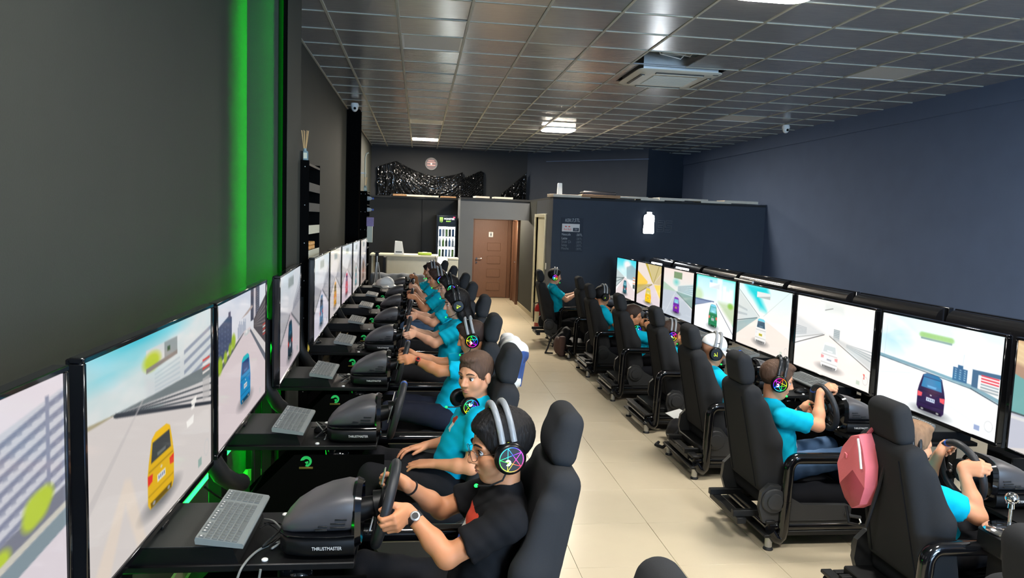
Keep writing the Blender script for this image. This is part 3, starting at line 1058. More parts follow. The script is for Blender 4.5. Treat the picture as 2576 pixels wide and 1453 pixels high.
        p.poly([(.60, .42), (1.02, .40), (1.02, .80), (.62, .46)], (190, 208, 172), .95, .025)
        p.ell(.9, .45, .06, .05, (130, 186, 70), .9, .02)
        p.poly([(-.02, .46), (.5, .44), (.5, .47), (-.02, .60)], (128, 146, 176))
        p.line((-.02, .47), (.5, .45), .008, (60, 76, 120))
        p.line((-.02, .60), (.45, .48), .006, (70, 82, 110))
        p.poly([(.45, .46), (.55, .46), (1.02, .82), (1.02, 1.02), (-.02, 1.02), (-.02, .62)], (248, 250, 252))
        p.line((.56, .47), (1.0, .93), .007, (60, 66, 76))
        p.car((40, 130, 86), (110, 190, 206), .495, .50, .91, .112, plate=(230, 240, 240), light=(226, 110, 90), roof=(120, 206, 236))
    elif k == 6:        # purple car, grey road
        p.vgrad(0, .46, (232, 216, 208), (222, 226, 222))
        p.ell(.45, .26, .08, .06, (90, 196, 190), .8, .05)
        p.rect(.36, .045, .63, .18, (104, 130, 96))
        p.rect(.37, .055, .62, .17, (120, 146, 108))
        p.poly([(.5, .33), (1.02, .22), (1.02, .48), (.5, .46)], (196, 212, 214))
        p.blocks([(.52, .34, .44), (1.02, .24, .46)], 5, (122, 142, 152), .8)
        p.poly([(-.02, .30), (.42, .44), (.42, .47), (-.02, .50)], (168, 196, 176), .9)
        p.poly([(.42, .45), (1.02, .47), (1.02, .72), (.5, .49)], (136, 164, 158))
        p.poly([(.40, .46), (.47, .46), (1.02, .76), (1.02, 1.02), (-.02, 1.02), (-.02, .48)], (186, 194, 204))
        p.line((.1, 1.0), (.42, .5), .008, (222, 226, 230), .8)
        p.line((.48, .47), (1.02, .72), .01, (96, 122, 120))
        p.car((112, 34, 160), (120, 186, 206), .485, .58, .905, .105, plate=(226, 200, 60), light=(150, 60, 190))
    elif k == 7:        # yellow tunnel
        p.mix((226, 212, 204), 1)
        for (a, b, c_) in ((((-.02, .20), (.45, .42), (.45, .47), (-.02, .66)), (236, 196, 80), 1), (((.30, -.02), (.42, -.02), (.70, .43), (.64, .40)), (186, 166, 70), 1),
                           (((.44, -.02), (1.02, -.02), (1.02, .12), (.70, .43)), (200, 184, 132), 1), (((1.02, .14), (.70, .44), (1.02, .42)), (196, 176, 130), .8),
                           (((1.02, .42), (.72, .46), (1.02, .78)), (238, 206, 100), 1), (((-.02, .56), (.65, .45), (.66, .47), (-.02, .80)), (176, 160, 92), .8)):
            p.poly(a, b, c_, .006)
        p.line((.9, -.02), (.70, .43), .012, (140, 126, 60))
        p.poly([(.66, .46), (.72, .46), (1.02, .92), (1.02, 1.02), (-.02, 1.02), (-.02, .82)], (218, 204, 208))
        p.line((.64, .46), (-.02, .80), .008, (110, 100, 56))
        p.rect(.42, .54, .56, .62, (186, 178, 166))
        p.car((240, 196, 26), (200, 190, 120), .50, .58, .92, .125, plate=(236, 206, 60), light=(230, 150, 60), roof=(240, 206, 60))
    else:
        p.vgrad(0, .46, (60, 206, 222), (214, 232, 232))
        p.ell(.55, .14, .18, .12, (240, 232, 232), .95, .05)
        p.ell(.35, .3, .2, .08, (220, 236, 236), .8, .06)
        p.poly([(.52, .2), (.78, .12), (1.0, .2), (1.0, .5), (.55, .5)], (142, 166, 174), .8, .01)
        p.poly([(-.02, .30), (.44, .47), (.44, .50), (-.02, .80)], (186, 198, 198))
        for d in (.55, .66, .80):
            p.line((.43, .49), (-.02, d), .008, (70, 86, 88))
        p.poly([(.42, .49), (.5, .49), (1.02, .80), (1.02, 1.02), (-.02, 1.02), (-.02, .92)], (222, 208, 208))
        for i in range(5):
            p.rect(.86, .42 + i * .035, .98, .437 + i * .035, (230, 120, 60) if i % 2 == 0 else (240, 236, 226))
        p.rect(.87, .6, .97, .7, (80, 90, 88))
        p.car((40, 92, 104), (90, 150, 166), .48, .56, .90, .10)
    return p


def self_edge(p, t):
    d = np.minimum(np.minimum(p.u, 1 - p.u), p.v)
    return 1 - d / .05


M_SCREEN = attr_emit('lit_screen', 0.62, rough=0.10, nosample=True)
M_SCREEN.node_tree.nodes['Principled BSDF'].inputs['Specular IOR Level'].default_value = 0.4


def screen_mesh(pic, W, H):
    """flat lit panel in the local y-z plane facing -x; its left edge is at +y"""
    h, w = pic.a.shape[:2]
    me = bpy.data.meshes.new('screen')
    yy = W / 2 - pic.u * W
    zz = H / 2 - pic.v * H
    V = np.stack([np.zeros_like(yy), yy, zz], -1).reshape(-1, 3)
    i = np.arange(h * w).reshape(h, w)
    Q = np.stack([i[:-1, :-1], i[1:, :-1], i[1:, 1:], i[:-1, 1:]], -1).reshape(-1, 4)
    me.vertices.add(len(V))
    me.vertices.foreach_set('co', V.astype(np.float32).ravel())
    me.loops.add(len(Q) * 4)
    me.loops.foreach_set('vertex_index', Q.astype(np.int32).ravel())
    me.polygons.add(len(Q))
    me.polygons.foreach_set('loop_start', np.arange(0, len(Q) * 4, 4, dtype=np.int32))
    me.update(calc_edges=True)
    c = np.clip(pic.a.reshape(-1, 3) / 255.0, 0, 1)
    c = np.where(c <= .04045, c / 12.92, ((c + .055) / 1.055) ** 2.4)
    at = me.color_attributes.new('Col', 'FLOAT_COLOR', 'POINT')
    at.data.foreach_set('color', np.concatenate([c, np.ones((len(c), 1))], 1).astype(np.float32).ravel())
    return me


M_SCREENR = attr_emit('bright_lit_screen', 0.78, rough=0.10, nosample=True)


def television(label, loc, rotz, aw, ah, pic, group, back=True):
    t = thing('television', label, 'television', loc, rotz, group)
    bz = 0.016
    W, H = aw / 2 + bz, ah / 2 + bz
    f = MB()
    f.box(-.008, .03, -W, W, ah / 2, H, .003).box(-.008, .03, -W, W, -H - .006, -ah / 2, .003)
    f.box(-.008, .03, aw / 2, W, -ah / 2, ah / 2, .003).box(-.008, .03, -W, -aw / 2, -ah / 2, ah / 2, .003)
    link('bezel', cached('bezel%.3f' % aw, lambda: f), M_BEZEL, t)
    if pic is not None:
        link('screen', screen_mesh(pic, aw, ah), M_SCREEN if rotz > 1 else M_SCREENR, t)
    else:
        link('screen', MB().box(0, .004, -aw / 2, aw / 2, -ah / 2, ah / 2).mesh('screen'), M_BEZEL, t)

    def bk():
        b = MB()
        b.box(.02, .04, -W + .004, W - .004, -H + .004, H - .004, .004)
        b.add([(.04, -W + .02, H - .02), (.04, W - .02, H - .02), (.04, W - .02, -H + .02), (.04, -W + .02, -H + .02),
               (.085, -W + .16, H - .12), (.085, W - .16, H - .12), (.085, W - .16, -H + .10), (.085, -W + .16, -H + .10)],
              [(0, 1, 5, 4), (1, 2, 6, 5), (2, 3, 7, 6), (3, 0, 4, 7), (4, 5, 6, 7), (3, 2, 1, 0)])
        return b
    link('back_cover', cached('tvback%.3f' % aw, bk), M_BLK, t)
    link('sensor_bump', cached('tvbump', lambda: MB().box(-.010, .0, -.03, .03, -.018, 0, .003)), M_BLK, t, (0, 0, -ah / 2 - bz - .004))
    return t

# ================================================================== STATIONS
# local frame of a station: driver faces +x, his left is +y, x = 0 is the screen plane, z = 0 the floor
LX, RX = -0.85, 3.41
LEFT = [dict(side='L', y=1.28 * (i + 1), lift=.12) for i in range(9)]
for st, (x0, x1, zt) in zip(LEFT, [(.846, .846, 1.555), (.850, .850, 1.554), (.858, .888, 1.545), (.831, .891, 1.56), (.806, .830, 1.60), (.837, .854, 1.60), (.858, .848, 1.593), (.849, .855, 1.588), (.85, .85, 1.58)]):
    st.update(tv=(x0, x1, zt))
for st, hx in zip(LEFT, (.48, .53, .49, .53, .575, .56, .565, .48, .40)):
    st['piv'] = LX - (hx - .205)           # local x of the seat pivot
RIGHT = [dict(side='R', y=y, lift=0.0) for y in (1.94, 3.17, 4.40, 5.63, 6.86, 8.08, 9.30, 10.53, 11.76)]
for st, hx in zip(RIGHT, (1.69, 2.26, 2.06, 2.20, 2.32, 2.29, 2.23, 2.36, 1.97)):
    st['piv'] = (hx + .205) - RX
WHO_L = ['the empty nearest seat', 'the boy in black', 'the boy with headphones round his neck', 'the boy hidden behind the headphone boy', 'the girl in black headphones',
         'the boy with round glasses', 'the boy with the lanyard', 'the half-hidden boy near the counter', 'the last boy near the counter']
WHO_R = ['the cut-off seat at the right corner', 'the seat with the pink bag', 'the boy in jeans', 'the boy in the white cap', 'the dark-haired boy behind the cap boy',
         'the boy with spectacles and neck headphones', 'the dark-haired boy facing away', 'the hidden driver near the backpack', 'the boy beside the fire extinguisher']
for i, st in enumerate(LEFT):
    st.update(k=i, who=WHO_L[i], row='left')
for i, st in enumerate(RIGHT):
    st.update(k=i, who=WHO_R[i], row='right')


def place(st):
    return ((RX, st['y'], 0), 0.0) if st['side'] == 'R' else ((LX, st['y'], 0), PI)


# ---- televisions
TVL = ['television showing a striped apartment block, cut by the left edge', 'television showing a yellow sports car from behind on a pale road', 'television showing a bright blue car on a tree-lined avenue',
       'television in front of the black display rack, dark car on a pale road', 'television just beyond the black display rack, fifth in the left row', 'television showing an orange car, sixth in the left row',
       'television showing a small red car, seventh in the left row', 'television eighth in the left row, edge on', 'television at the far end of the left row, edge on']
TVR = ['television beyond the right edge of the picture', 'television showing an orange and teal tunnel, cut by the right edge', 'television showing a dark blue saloon car and a green billboard', 'television showing a white car in haze with a red figure 1',
       'television showing a white and grey car under turquoise sky', 'television showing a green car on a white road', 'television showing a purple car on a grey road', 'television showing a yellow car in a yellow tunnel', 'farthest television of the right row, teal car under blue sky']
for st in LEFT:
    k = st['k']
    x0, x1, zt = st['tv']
    W, H = 1.161, .653
    big = k in (0, 1, 2)
    p = pic_left(k, 300 if big else 110, 170 if big else 62)
    d = (x1 - x0) / W
    television(TVL[k], (-(x0 + x1) / 2, st['y'], zt - H / 2), PI + math.atan(d), W, H, p, 'left row of televisions')
for st in RIGHT:
    k = st['k']
    big = k in (1, 2, 3, 4)
    p = pic_right(k, 290 if big else 150, 164 if big else 85)
    television(TVR[k], (RX, st['y'], 1.07), 0, 1.136, .63, p, 'right row of televisions')
# the row standing back to back with the right row
M_TVB = mat('glossy_tv_back', rgb(24, 24, 26), 0.2, noise=0.05, coat=0.5)
BACKN = ['nearest', 'second', 'third', 'fourth', 'fifth', 'sixth', 'seventh', 'farthest']
for i in range(8):
    y = 3.27 + 1.21 * i
    t = thing('television', 'dark back of the %s television in the back-to-back row behind the right screens' % BACKN[i], 'television', (4.06, y, 1.09), PI, 'televisions seen from behind')
    f = cached('backtv', lambda: MB().box(-.03, .012, -.575, .575, -.33, .325, .004))
    link('bezel', f, M_BEZEL, t)

    def hump():
        b = MB()
        n = 9
        prof = [(.012, .318)] + [(.012 + .085 * math.sin(a), .235 + .083 * math.cos(a)) for a in np.linspace(.1, PI / 2, n)] + [(.097, -.25), (.012, -.3)]
        b.prism([(x, z) for x, z in prof], 'xz', -.55, .55)
        return b
    link('back_cover', cached('backtvhump', hump), M_TVB, t)
    link('screen', cached('backtvscr', lambda: MB().box(-.034, -.03, -.56, .56, -.315, .31)), M_BEZEL, t)
    link('stand_post', cached('backtvpost', lambda: MB().box(.0, .08, -.06, .06, -1.09, -.2, .006).box(-.3, .2, -.25, .25, -1.09, -1.06, .006)), M_BLKM, t)

# ---- simulator frames
BADGE = None


def badge_mesh():
    b = MB()
    # round shield with a curled crest
    b.prism([(.034 * math.cos(a), .034 * math.sin(a)) for a in np.linspace(-.5, PI + .5, 22)] + [(-.034, -.03), (.034, -.03)], 'xz', 0, .004)
    return b


def crest_mesh():
    b = MB()
    out = [(.028 * math.cos(a), .004 + .028 * math.sin(a)) for a in np.linspace(PI * .95, -PI * .42, 18)]
    inn = [(.015 * math.cos(a) + .002, .002 + .015 * math.sin(a)) for a in np.linspace(-PI * .42, PI * .8, 14)]
    b.prism(out + [(-.004, -.02), (.0, -.010)] + inn, 'xz', -.003, .0)
    b.prism([(-.006, .0), (.010, .006), (.012, -.006), (.002, -.010)], 'xz', -.003, 0)
    return b


def sim_frame(st):
    L = st['lift']
    loc, rz = place(st)
    rear = -1.23 if st['side'] == 'R' else -1.30
    t = thing('simulator_frame', 'black tubular simulator frame of %s, %s row' % (st['who'], st['row']), 'simulator frame', loc, rz, 'driving simulator frames')
    kk = st['side']

    def rails():
        b = MB()
        b.box(rear - .03, rear + .03, -.31, .31, .165 + L * .6, .185 + L * .6, .004).box(rear - .045, rear + .02, -.33, .33, .085, .105, .004)
        return b

    link('rear_rail', cached('rear_rail' + kk, rails), M_BLKM, t)
    link('rear_cross_tube', cached('rear_tube' + kk, lambda: MB().cyl((rear, -.29, .138), (rear, .29, .138), .026, n=14)), M_GLOSS, t)
    for y in (-.28, .28):
        link('side_rail', cached('side_rail' + kk, lambda: MB().box(rear, .02, -.02, .02, .085, .115, .004).box(rear + .03, .0, -.018, .018, .165, .185, .004)), M_BLKM, t, (0, y, 0))
        link('side_tube', cached('side_tube' + kk, lambda: MB().cyl((rear, 0, 0), (.0, 0, 0), .026, n=14)), M_GLOSS, t, (0, y, .138))
        for x in (rear, -.08):
            ft = link('foot', cached('foot', lambda: MB().cyl((0, 0, .014), (0, 0, .088), .022, n=16)), M_SILVER, t, (x, y * 1.05, 0))
            link('foot_pad', cached('foot_pad', lambda: MB().lathe([(.03, 0), (.031, .006), (.024, .018)], 16)), M_RUB, ft)

    def hoop():
        b = MB()
        xr = rear + .085
        zt = .575 + L
        pts = [(rear - .0, -.30, .12), (rear + .03, -.30, .078), (rear + .06, -.30, .066), (xr - .01, -.30, .085), (xr, -.30, .13), (xr + .01, -.30, zt - .07)]
        pts += [(xr + .01 + .06 * (1 - math.cos(a)), -.30, zt - .07 + .07 * math.sin(a)) for a in np.linspace(.25, PI / 2, 6)]
        pts += [(-.60, -.30, zt)]
        b.tube(pts, .035, 16)
        b.tube([(xr + .004, -.30, .30), (xr + .0045, -.30, .31)], .0365, 16)
        return b
    link('side_hoop', cached('hoop' + kk, hoop), M_GLOSS, t)

    def sup():
        b = MB()
        for y in (-.22, .09):
            b.cyl((-.47, y, .12), (-.43, y, .64 + L), .034, n=16)
            b.ell((-.47, y, .60 + L), (.05, .045, .045), 14, 8)
        return b
    link('deck_support', cached('deck_sup' + kk, sup), M_GLOSS, t)
    link('seat_slider', cached('slider', lambda: MB().box(-.28, .22, -.2, -.165, -.19, -.15, .003).box(-.28, .22, .165, .2, -.19, -.15, .003).box(-.26, -.2, -.22, .22, -.23, -.19, .004).box(.1, .16, -.22, .22, -.23, -.19, .004)), M_BLKM, t, (st['piv'], 0, .36 + L))
    link('seat_plinth', cached('plinth' + kk, lambda: MB().box(rear + .06, -.55, -.25, .25, .185, .23 + L * .9, .006)), M_BLKM, t)
    link('deck', cached('deck' + kk, lambda: MB().box(-.66, .12, -.30, .14, .645 + L, .67 + L, .004)), M_BLK, t)
    for (x, y) in ((-.36, .11), (-.36, -.27)):
        link('screw_cap', cached('screw_cap', lambda: MB().lathe([(.011, 0), (.011, .004), (.007, .007)], 14)), M_WHITE, t, (x, y, .67 + L))
    for (y, s) in ((-.295, -1), (.135, 1)):
        pn = link('side_panel', cached('side_panel' + kk, lambda: MB().prism([(-.25, .62 + L), (-.70, .62 + L), (-.70, .14), (.06, .14), (.06, .30 + L)], 'xz', -.006, .006)), M_VELVET, t, (0, y, 0))
        bg = link('badge', cached('badge', badge_mesh), M_BLK, t, (-.31, y + s * .006, .585 + L), (0, 0, 0 if s < 0 else PI))
        link('badge_crest', cached('badge_crest', crest_mesh), M_BADGE, bg)
        link('badge_base', cached('badge_base', lambda: MB().box(-.034, .034, -.006, 0, -.034, -.024, .001)), M_GOLD, bg)
    zc = 1.07 if kk == 'R' else 1.23
    link('screen_post', cached('screen_post' + kk, lambda: MB().box(.12, .19, -.05, .05, 0, zc, .005).box(.088, .13, -.12, .12, zc - .14, zc + .14, .004)), M_BLKM, t)
    link('post_foot', cached('post_foot' + kk, lambda: MB().box(-.05, .32, -.22, .22, 0, .02, .004)), M_BLKM, t)
    if kk == 'L':
        # thick corrugated cable sleeve hanging beside the screen
        link('cable_sleeve', cached('sleeve', lambda: MB().tube([(.08, .53, 1.3), (.08, .55, 1.05), (.06, .56, .9), (.0, .53, .78), (-.04, .47, .72), (-.05, .38, .69)], .042, 12)), M_BLKM, t)
    link('pedal_plate', cached('pedals' + kk, lambda: MB().add([(-.12, -.22, .42 + L), (-.12, .12, .42 + L), (-.42, .12, .18), (-.42, -.22, .18), (-.11, -.22, .41 + L), (-.11, .12, .41 + L), (-.41, .12, .16), (-.41, -.22, .16)],
         [(0, 1, 2, 3), (7, 6, 5, 4), (0, 4, 5, 1), (1, 5, 6, 2), (2, 6, 7, 3), (3, 7, 4, 0)])), M_SILVER, t)
    for y in (-.15, -.05, .05):
        link('pedal', cached('pedal', lambda: MB().box(-.012, .012, -.03, .03, -.07, .07, .004).box(0, .1, -.012, .012, -.01, .01, .003)), M_SILVER, t, (-.33, y, .40 + L * .5), (0, R(-25), 0))
    return t


# ---- car seats
REC = R(12)
BV = np.array((-math.sin(REC), 0, math.cos(REC)))
NV = np.array((math.cos(REC), 0, math.sin(REC)))
SEAT_M = rotm(NV, (0, 1, 0), BV)


def seat_back():
    f = Field((-.42, -.33, -.16), (.2, .33, .76), .012)
    c = BV * .315 - NV * .065
    f.rbox(c, (.062, .243, .345), .055, .01, SEAT_M, taper=.17)
    for s in (-1, 1):
        f.chain([BV * .02 + NV * .005 + np.array((0, s * .205, 0)), BV * .30 + NV * .0 + np.array((0, s * .213, 0)), BV * .52 - NV * .02 + np.array((0, s * .187, 0))], [.045, .05, .035], .05)
    f.ell(BV * .30 + NV * .02, (.045, .12, .26), .03, SEAT_M, op='s')
    return f.mesh('backrest', 1)


def seat_cushion():
    f = Field((-.16, -.34, -.22), (.56, .34, .12), .012)
    f.rbox((.20, 0, -.075), (.29, .255, .07), .05, .01)
    for s in (-1, 1):
        f.chain([(0, s * .215, -.03), (.25, s * .22, -.02), (.44, s * .2, -.05)], [.045, .045, .035], .05)
    f.ell((.2, 0, .02), (.2, .13, .05), .03, op='s')
    return f.mesh('seat_cushion', 1)


def headrest():
    f = Field((-.36, -.2, .58), (.04, .2, .92), .009)
    f.rbox(BV * .745 - NV * .055, (.05, .135, .102), .048, .01, SEAT_M, taper=.12)
    f.ell(BV * .73 - NV * .015, (.03, .09, .06), .03, SEAT_M)
    return f.mesh('headrest', 1)


def side_cover():
    b = MB()
    b.prism([(-.16, -.10), (-.13, -.19), (-.02, -.22), (.42, -.21), (.47, -.16), (.47, -.11), (.42, -.085), (.12, -.08), (.03, -.03), (-.03, .04), (-.10, .05), (-.15, .0)], 'xz', 0, .035)
    return b


def seat_knob():
    return MB().lathe([(.075, 0), (.078, .012), (.072, .02), (.05, .022), (.048, .034), (.03, .036)], 24, axis='y')


ODDS_L = {1: 'black car seat behind the boy in the black T-shirt', 0: 'black car seat headrest poking up at the bottom centre of the aisle'}


def car_seat(st, label, dx=0.0, dy=0.0, rot=0.0):
    loc, rz = place(st)
    sg = 1 if st['side'] == 'R' else -1
    t = thing('car_seat', label, 'seat', (loc[0] + sg * (st['piv'] + dx), loc[1] + dy, .36 + st['lift']), rz + rot, 'simulator car seats')
    link('backrest', cached('backrest', seat_back), M_FAB, t)
    link('seat_cushion', cached('seat_cushion', seat_cushion), M_FABD, t)
    hr = link('headrest', cached('headrest', headrest), M_FAB, t)
    for y in (-.06, .06):
        a, b = BV * .60 - NV * .06, BV * .70 - NV * .06
        link('headrest_post', cached('hpost', lambda: MB().cyl(tuple(a), tuple(b), .0065, n=10)), M_CHROME, hr, (0, y, 0))
    for s in (-1, 1):
        sc = link('side_cover', cached('side_cover', side_cover), M_SEATPL, t, (0, s * .262 if s > 0 else -.297, 0))
        kn = link('recliner_knob', cached('seat_knob', seat_knob), M_SEATPL, t, (-.075, s * .297 if s > 0 else -.297, -.05), (0, 0, 0 if s > 0 else PI))
        if s < 0:
            link('slide_lever', cached('slide_lever', lambda: MB().tube([(.40, 0, -.14), (.44, -.012, -.15), (.50, -.012, -.16)], .011, 8)), M_SEATPL, t, (0, -.30, 0))
    # seam piping where the back panel turns into the sides
    for s in (-1, 1):
        pts = [tuple(BV * b - NV * (.128 - .03 * (b < 0)) + np.array((0, s * (.17 - .05 * b), 0))) for b in np.linspace(.02, .60, 8)]
        link('piping', cached('piping%d' % s, lambda: MB().tube(pts, .0035, 6)), M_FABD, t)
    return t


# ---- steering wheel units
TILT = R(14)
WC = (-.755, 0.0, .82)          # wheel centre, right row height


def loft(secs, n=28, e=0.45):
    """secs: (x, halfwidth, zbot, ztop) -> closed skin"""
    b = MB()
    vs, fs = [], []
    for (x, hw, z0, z1) in secs:
        for k in range(n):
            a = 2 * PI * k / n
            c, s = math.cos(a), math.sin(a)
            vs.append((x, hw * abs(c) ** e * (1 if c >= 0 else -1), (z0 + z1) / 2 + (z1 - z0) / 2 * abs(s) ** e * (1 if s >= 0 else -1)))
    m = len(secs)
    for i in range(m - 1):
        for k in range(n):
            l = (k + 1) % n
            fs.append((i * n + k, i * n + l, (i + 1) * n + l, (i + 1) * n + k))
    fs.append(tuple(range(n)))
    fs.append(tuple((m - 1) * n + k for k in range(n)))
    return b.add(vs, fs)


def wheel_unit(st, spin=0.0):
    L = st['lift']
    loc, rz = place(st)
    sg = 1 if st['side'] == 'R' else -1
    t = thing('steering_wheel_unit', 'black racing wheel in front of %s, %s row' % (st['who'], st['row']), 'racing wheel', (loc[0], loc[1], .67 + L), rz, 'racing wheel units')
    link('lower_shell', cached('wu_low', lambda: loft([(-.655, .118, .0, .085), (-.60, .124, .0, .085), (-.50, .124, .0, .085), (-.43, .11, .004, .083), (-.405, .08, .012, .078), (-.40, .05, .03, .065)], e=.5)), M_BLK, t)
    link('upper_shell', cached('wu_up', lambda: loft([(-.650, .112, .08, .222), (-.62, .119, .08, .226), (-.56, .119, .08, .212), (-.50, .117, .08, .186), (-.445, .104, .08, .150), (-.415, .08, .08, .118), (-.402, .045, .081, .098)], e=.62)), M_BASE, t)
    link('trim_ring', cached('wu_trim', lambda: loft([(-.655, .121, .078, .088), (-.60, .127, .078, .088), (-.50, .126, .078, .088), (-.43, .112, .078, .088), (-.405, .082, .078, .088)], e=.5)), M_BEZEL, t)
    link('face_ring', cached('wu_face', lambda: loft([(-.665, .10, .03, .215), (-.675, .108, .02, .228), (-.655, .118, .01, .236), (-.645, .112, .02, .232)], e=.7)), M_BEZEL, t)
    for s in (-1, 1):
        for i, (x, z, w) in enumerate(((-.60, .112, .05), (-.60, .126, .05), (-.61, .140, .04), (-.545, .104, .04), (-.55, .116, .03))):
            link('vent_slot', cached('vent%d' % i, lambda: MB().box(-w / 2, w / 2, -.0015, .0015, -.003, .003, .001)), M_BLKM, t, (x, s * .1195 if x < -.57 else s * .1185, z))
        for j in range(3):
            link('stripe', cached('stripe', lambda: MB().box(-.026, .026, -.0012, .0012, -.0025, .0025)), M_PRINT, t, (-.575 + .02 * j, s * (.094 - .012 * j), .183 - .009 * j + .004), (s * R(-38), R(18), 0))
        text('THRUSTMASTER', .0165, M_PRINT, t, (-.565, s * .1252, .042), (R(90), 0, 0 if s < 0 else PI), sx=.82)
    link('clamp', cached('wu_clamp', lambda: MB().box(-.64, -.56, -.05, .05, -.05, .004, .004)), M_BLKM, t)
    # column and wheel, tilted
    ax = np.array((-math.cos(TILT), 0, math.sin(TILT)))
    wc = np.array((WC[0], 0, WC[2] - .67))
    base = wc - ax * .11
    col = MB().cyl(tuple(base), tuple(wc + ax * -.03), .045, .036, 20).cyl(tuple(wc - ax * .035), tuple(wc - ax * .005), .055, .05, 24)
    link('column', cached('wu_col', lambda: col), M_BLK, t)
    wm = Matrix.Translation(Vector(wc)) @ Matrix.Rotation(-TILT, 4, 'Y') @ Matrix.Rotation(spin, 4, 'X')
    rim = link('wheel_rim', cached('rim', lambda: MB().tube([(0, .142 * math.cos(a), .142 * math.sin(a)) for a in np.linspace(0, 2 * PI, 44, endpoint=False)], .0178, 12, closed=True)), M_RUB, t)
    rim.matrix_local = wm

    def spokes():
        b = MB()
        for a in (PI, 0, -PI / 2):
            c, s = math.cos(a), math.sin(a)
            b.T = Matrix.Rotation(a, 4, 'X')
            b.box(.0, .014, .03, .135, -.022, .022, .004)
        b.T = None
        b.lathe([(.062, .0), (.062, .016), (.05, .026)], 24, axis='x')
        return b
    link('spokes', cached('spokes', spokes), M_BLK, rim)
    link('hub_cap', cached('hubcap', lambda: MB().lathe([(.026, -.008), (.026, -.002), (.03, .0)], 20, axis='x')), M_SILVER, rim)
    for s in (-1, 1):
        link('paddle', cached('paddle%d' % s, lambda: MB().prism([(s * .05, -.01), (s * .115, .055), (s * .12, .02), (s * .10, -.045), (s * .06, -.04)], 'yz', .03, .034)), M_SILVER, rim)
        for q in range(3):
            link('button', cached('wbtn', lambda: MB().lathe([(.007, -.004), (.007, .004)], 10, axis='x')), M_SILVER if q == 0 else M_BLK, rim, (-.004, s * .075, .016 - .016 * q))
    link('centre_mark', cached('cmark', lambda: MB().tube([(0, .142 * math.cos(a), .142 * math.sin(a)) for a in np.linspace(PI / 2 - .05, PI / 2 + .05, 4)], .0181, 12)), mat('blue_mark', rgb(30, 90, 190), .5, noise=.03), rim)
    return t


# ---- keyboards and what lies on the decks
def keyboard(st, dx=0.0, dy=0.0, tint=None):
    L = st['lift']
    loc, rz = place(st)
    sg = 1 if st['side'] == 'R' else -1
    t = thing('keyboard', 'grey keyboard at the desk of %s, %s row' % (st['who'], st['row']), 'keyboard', (loc[0] + sg * (-.225 + dx), loc[1] + sg * (-.055 + dy), .748 + L), rz, 'keyboards on the simulator desks')
    t.rotation_euler = (0, R(-7), rz)

    def body():
        b = MB()
        b.prism([(-.078, -.010), (.074, -.010), (.078, .004), (.076, .014), (-.074, .006), (-.079, 0)], 'xz', -.215, .215)
        return b
    link('body', cached('kbd_body', body), M_KEY, t)

    def keys():
        b = MB()
        for r in range(6):
            x = .060 - r * .0215
            z = .0125 - r * .0011
            for c in range(20):
                y = .203 - c * .0207
                if c in (15,) or (r == 0 and c in (1, 6, 11)) or (r == 5 and 4 <= c <= 7):
                    continue
                b.box(x - .0085, x + .0085, y - .0085, y + .0085, z, z + .004, .0015)
            if r == 5:
                b.box(x - .0085, x + .0085, .203 - 7.4 * .0207, .203 - 3.6 * .0207, z, z + .004, .0015)
        return b
    tag(link('keycaps', cached('kbd_keys', keys), M_KEYCAP, t), kind='stuff')

    def legends():
        b = MB()
        for c in range(20):
            if c in (15, 1, 6, 11):
                continue
            b.box(.058, .064, .203 - c * .0207 - .003, .203 - c * .0207 + .003, .0166, .0169)
        return b
    tag(link('key_legends', cached('kbd_leg', legends), M_PRINT, t), kind='stuff')
    return t


def desk_box(st):
    L = st['lift']
    loc, rz = place(st)
    t = thing('computer_box', 'flat black computer box by %s, %s row' % (st['who'], st['row']), 'computer box', (loc[0], loc[1], .67 + L), rz, 'flat black boxes on the desks')
    link('case', cached('pcbox', lambda: MB().prism([(-.28, 0), (.10, 0), (.10, .056), (-.235, .056), (-.26, .05)], 'xz', -.26, .13)), M_BLK, t)
    link('top_plate', cached('pcboxtop', lambda: MB().box(-.23, .095, -.255, .125, .056, .059, .001)), mat('matt_grey_plate', rgb(44, 46, 44), .6, noise=.08), t)
    return t


def spline(P, n=8):
    P = [np.array(p, float) for p in P]
    Q = [P[0]] + P + [P[-1]]
    out = []
    for i in range(1, len(Q) - 2):
        for t in np.linspace(0, 1, n, endpoint=False):
            a, b, c, d = Q[i - 1], Q[i], Q[i + 1], Q[i + 2]
            out.append(tuple(.5 * (2 * b + (c - a) * t + (2 * a - 5 * b + 4 * c - d) * t * t + (3 * b - a - 3 * c + d) * t ** 3)))
    return out + [tuple(P[-1])]


def cable(name, label, pts, r, m, cat='cable', group='cables on the desks'):
    return tag(link(name, MB().tube(spline(pts), r, 7).mesh(name, fix=False), m), label, cat, group)


SEATL = ['black car seat whose headrest pokes up at the bottom centre of the aisle', 'black car seat behind the boy in the black T-shirt', 'black car seat behind the boy looking aside with headphones round his neck',
         'black car seat with the white and blue jacket hung on its back', 'black car seat behind the girl in black headphones', 'black car seat with a red tab behind the boy in round glasses', 'black car seat behind the boy with the lanyard, left row',
         'black car seat second from the counter in the left row', 'black car seat nearest the counter in the left row']
SEATR = ['black car seat cut off by the bottom right corner', 'black car seat with the pink bag hung on its back', 'black car seat behind the boy in jeans', 'black car seat behind the boy in the white cap',
         'black car seat just beyond the white-cap boy', 'black car seat behind the boy with spectacles, right row', 'black car seat behind the dark-haired boy facing away, right row', 'black car seat beside the brown backpack',
         'black car seat beside the red fire extinguisher']
for st in LEFT + RIGHT:
    sim_frame(st)
    keyboard(st, random.uniform(-.01, .01), random.uniform(-.02, .02))
    desk_box(st)
    wheel_unit(st, spin={('L', 1): 1.9, ('R', 1): -.5, ('R', 2): -.9}.get((st['side'], st['k']), random.uniform(-.15, .15)))
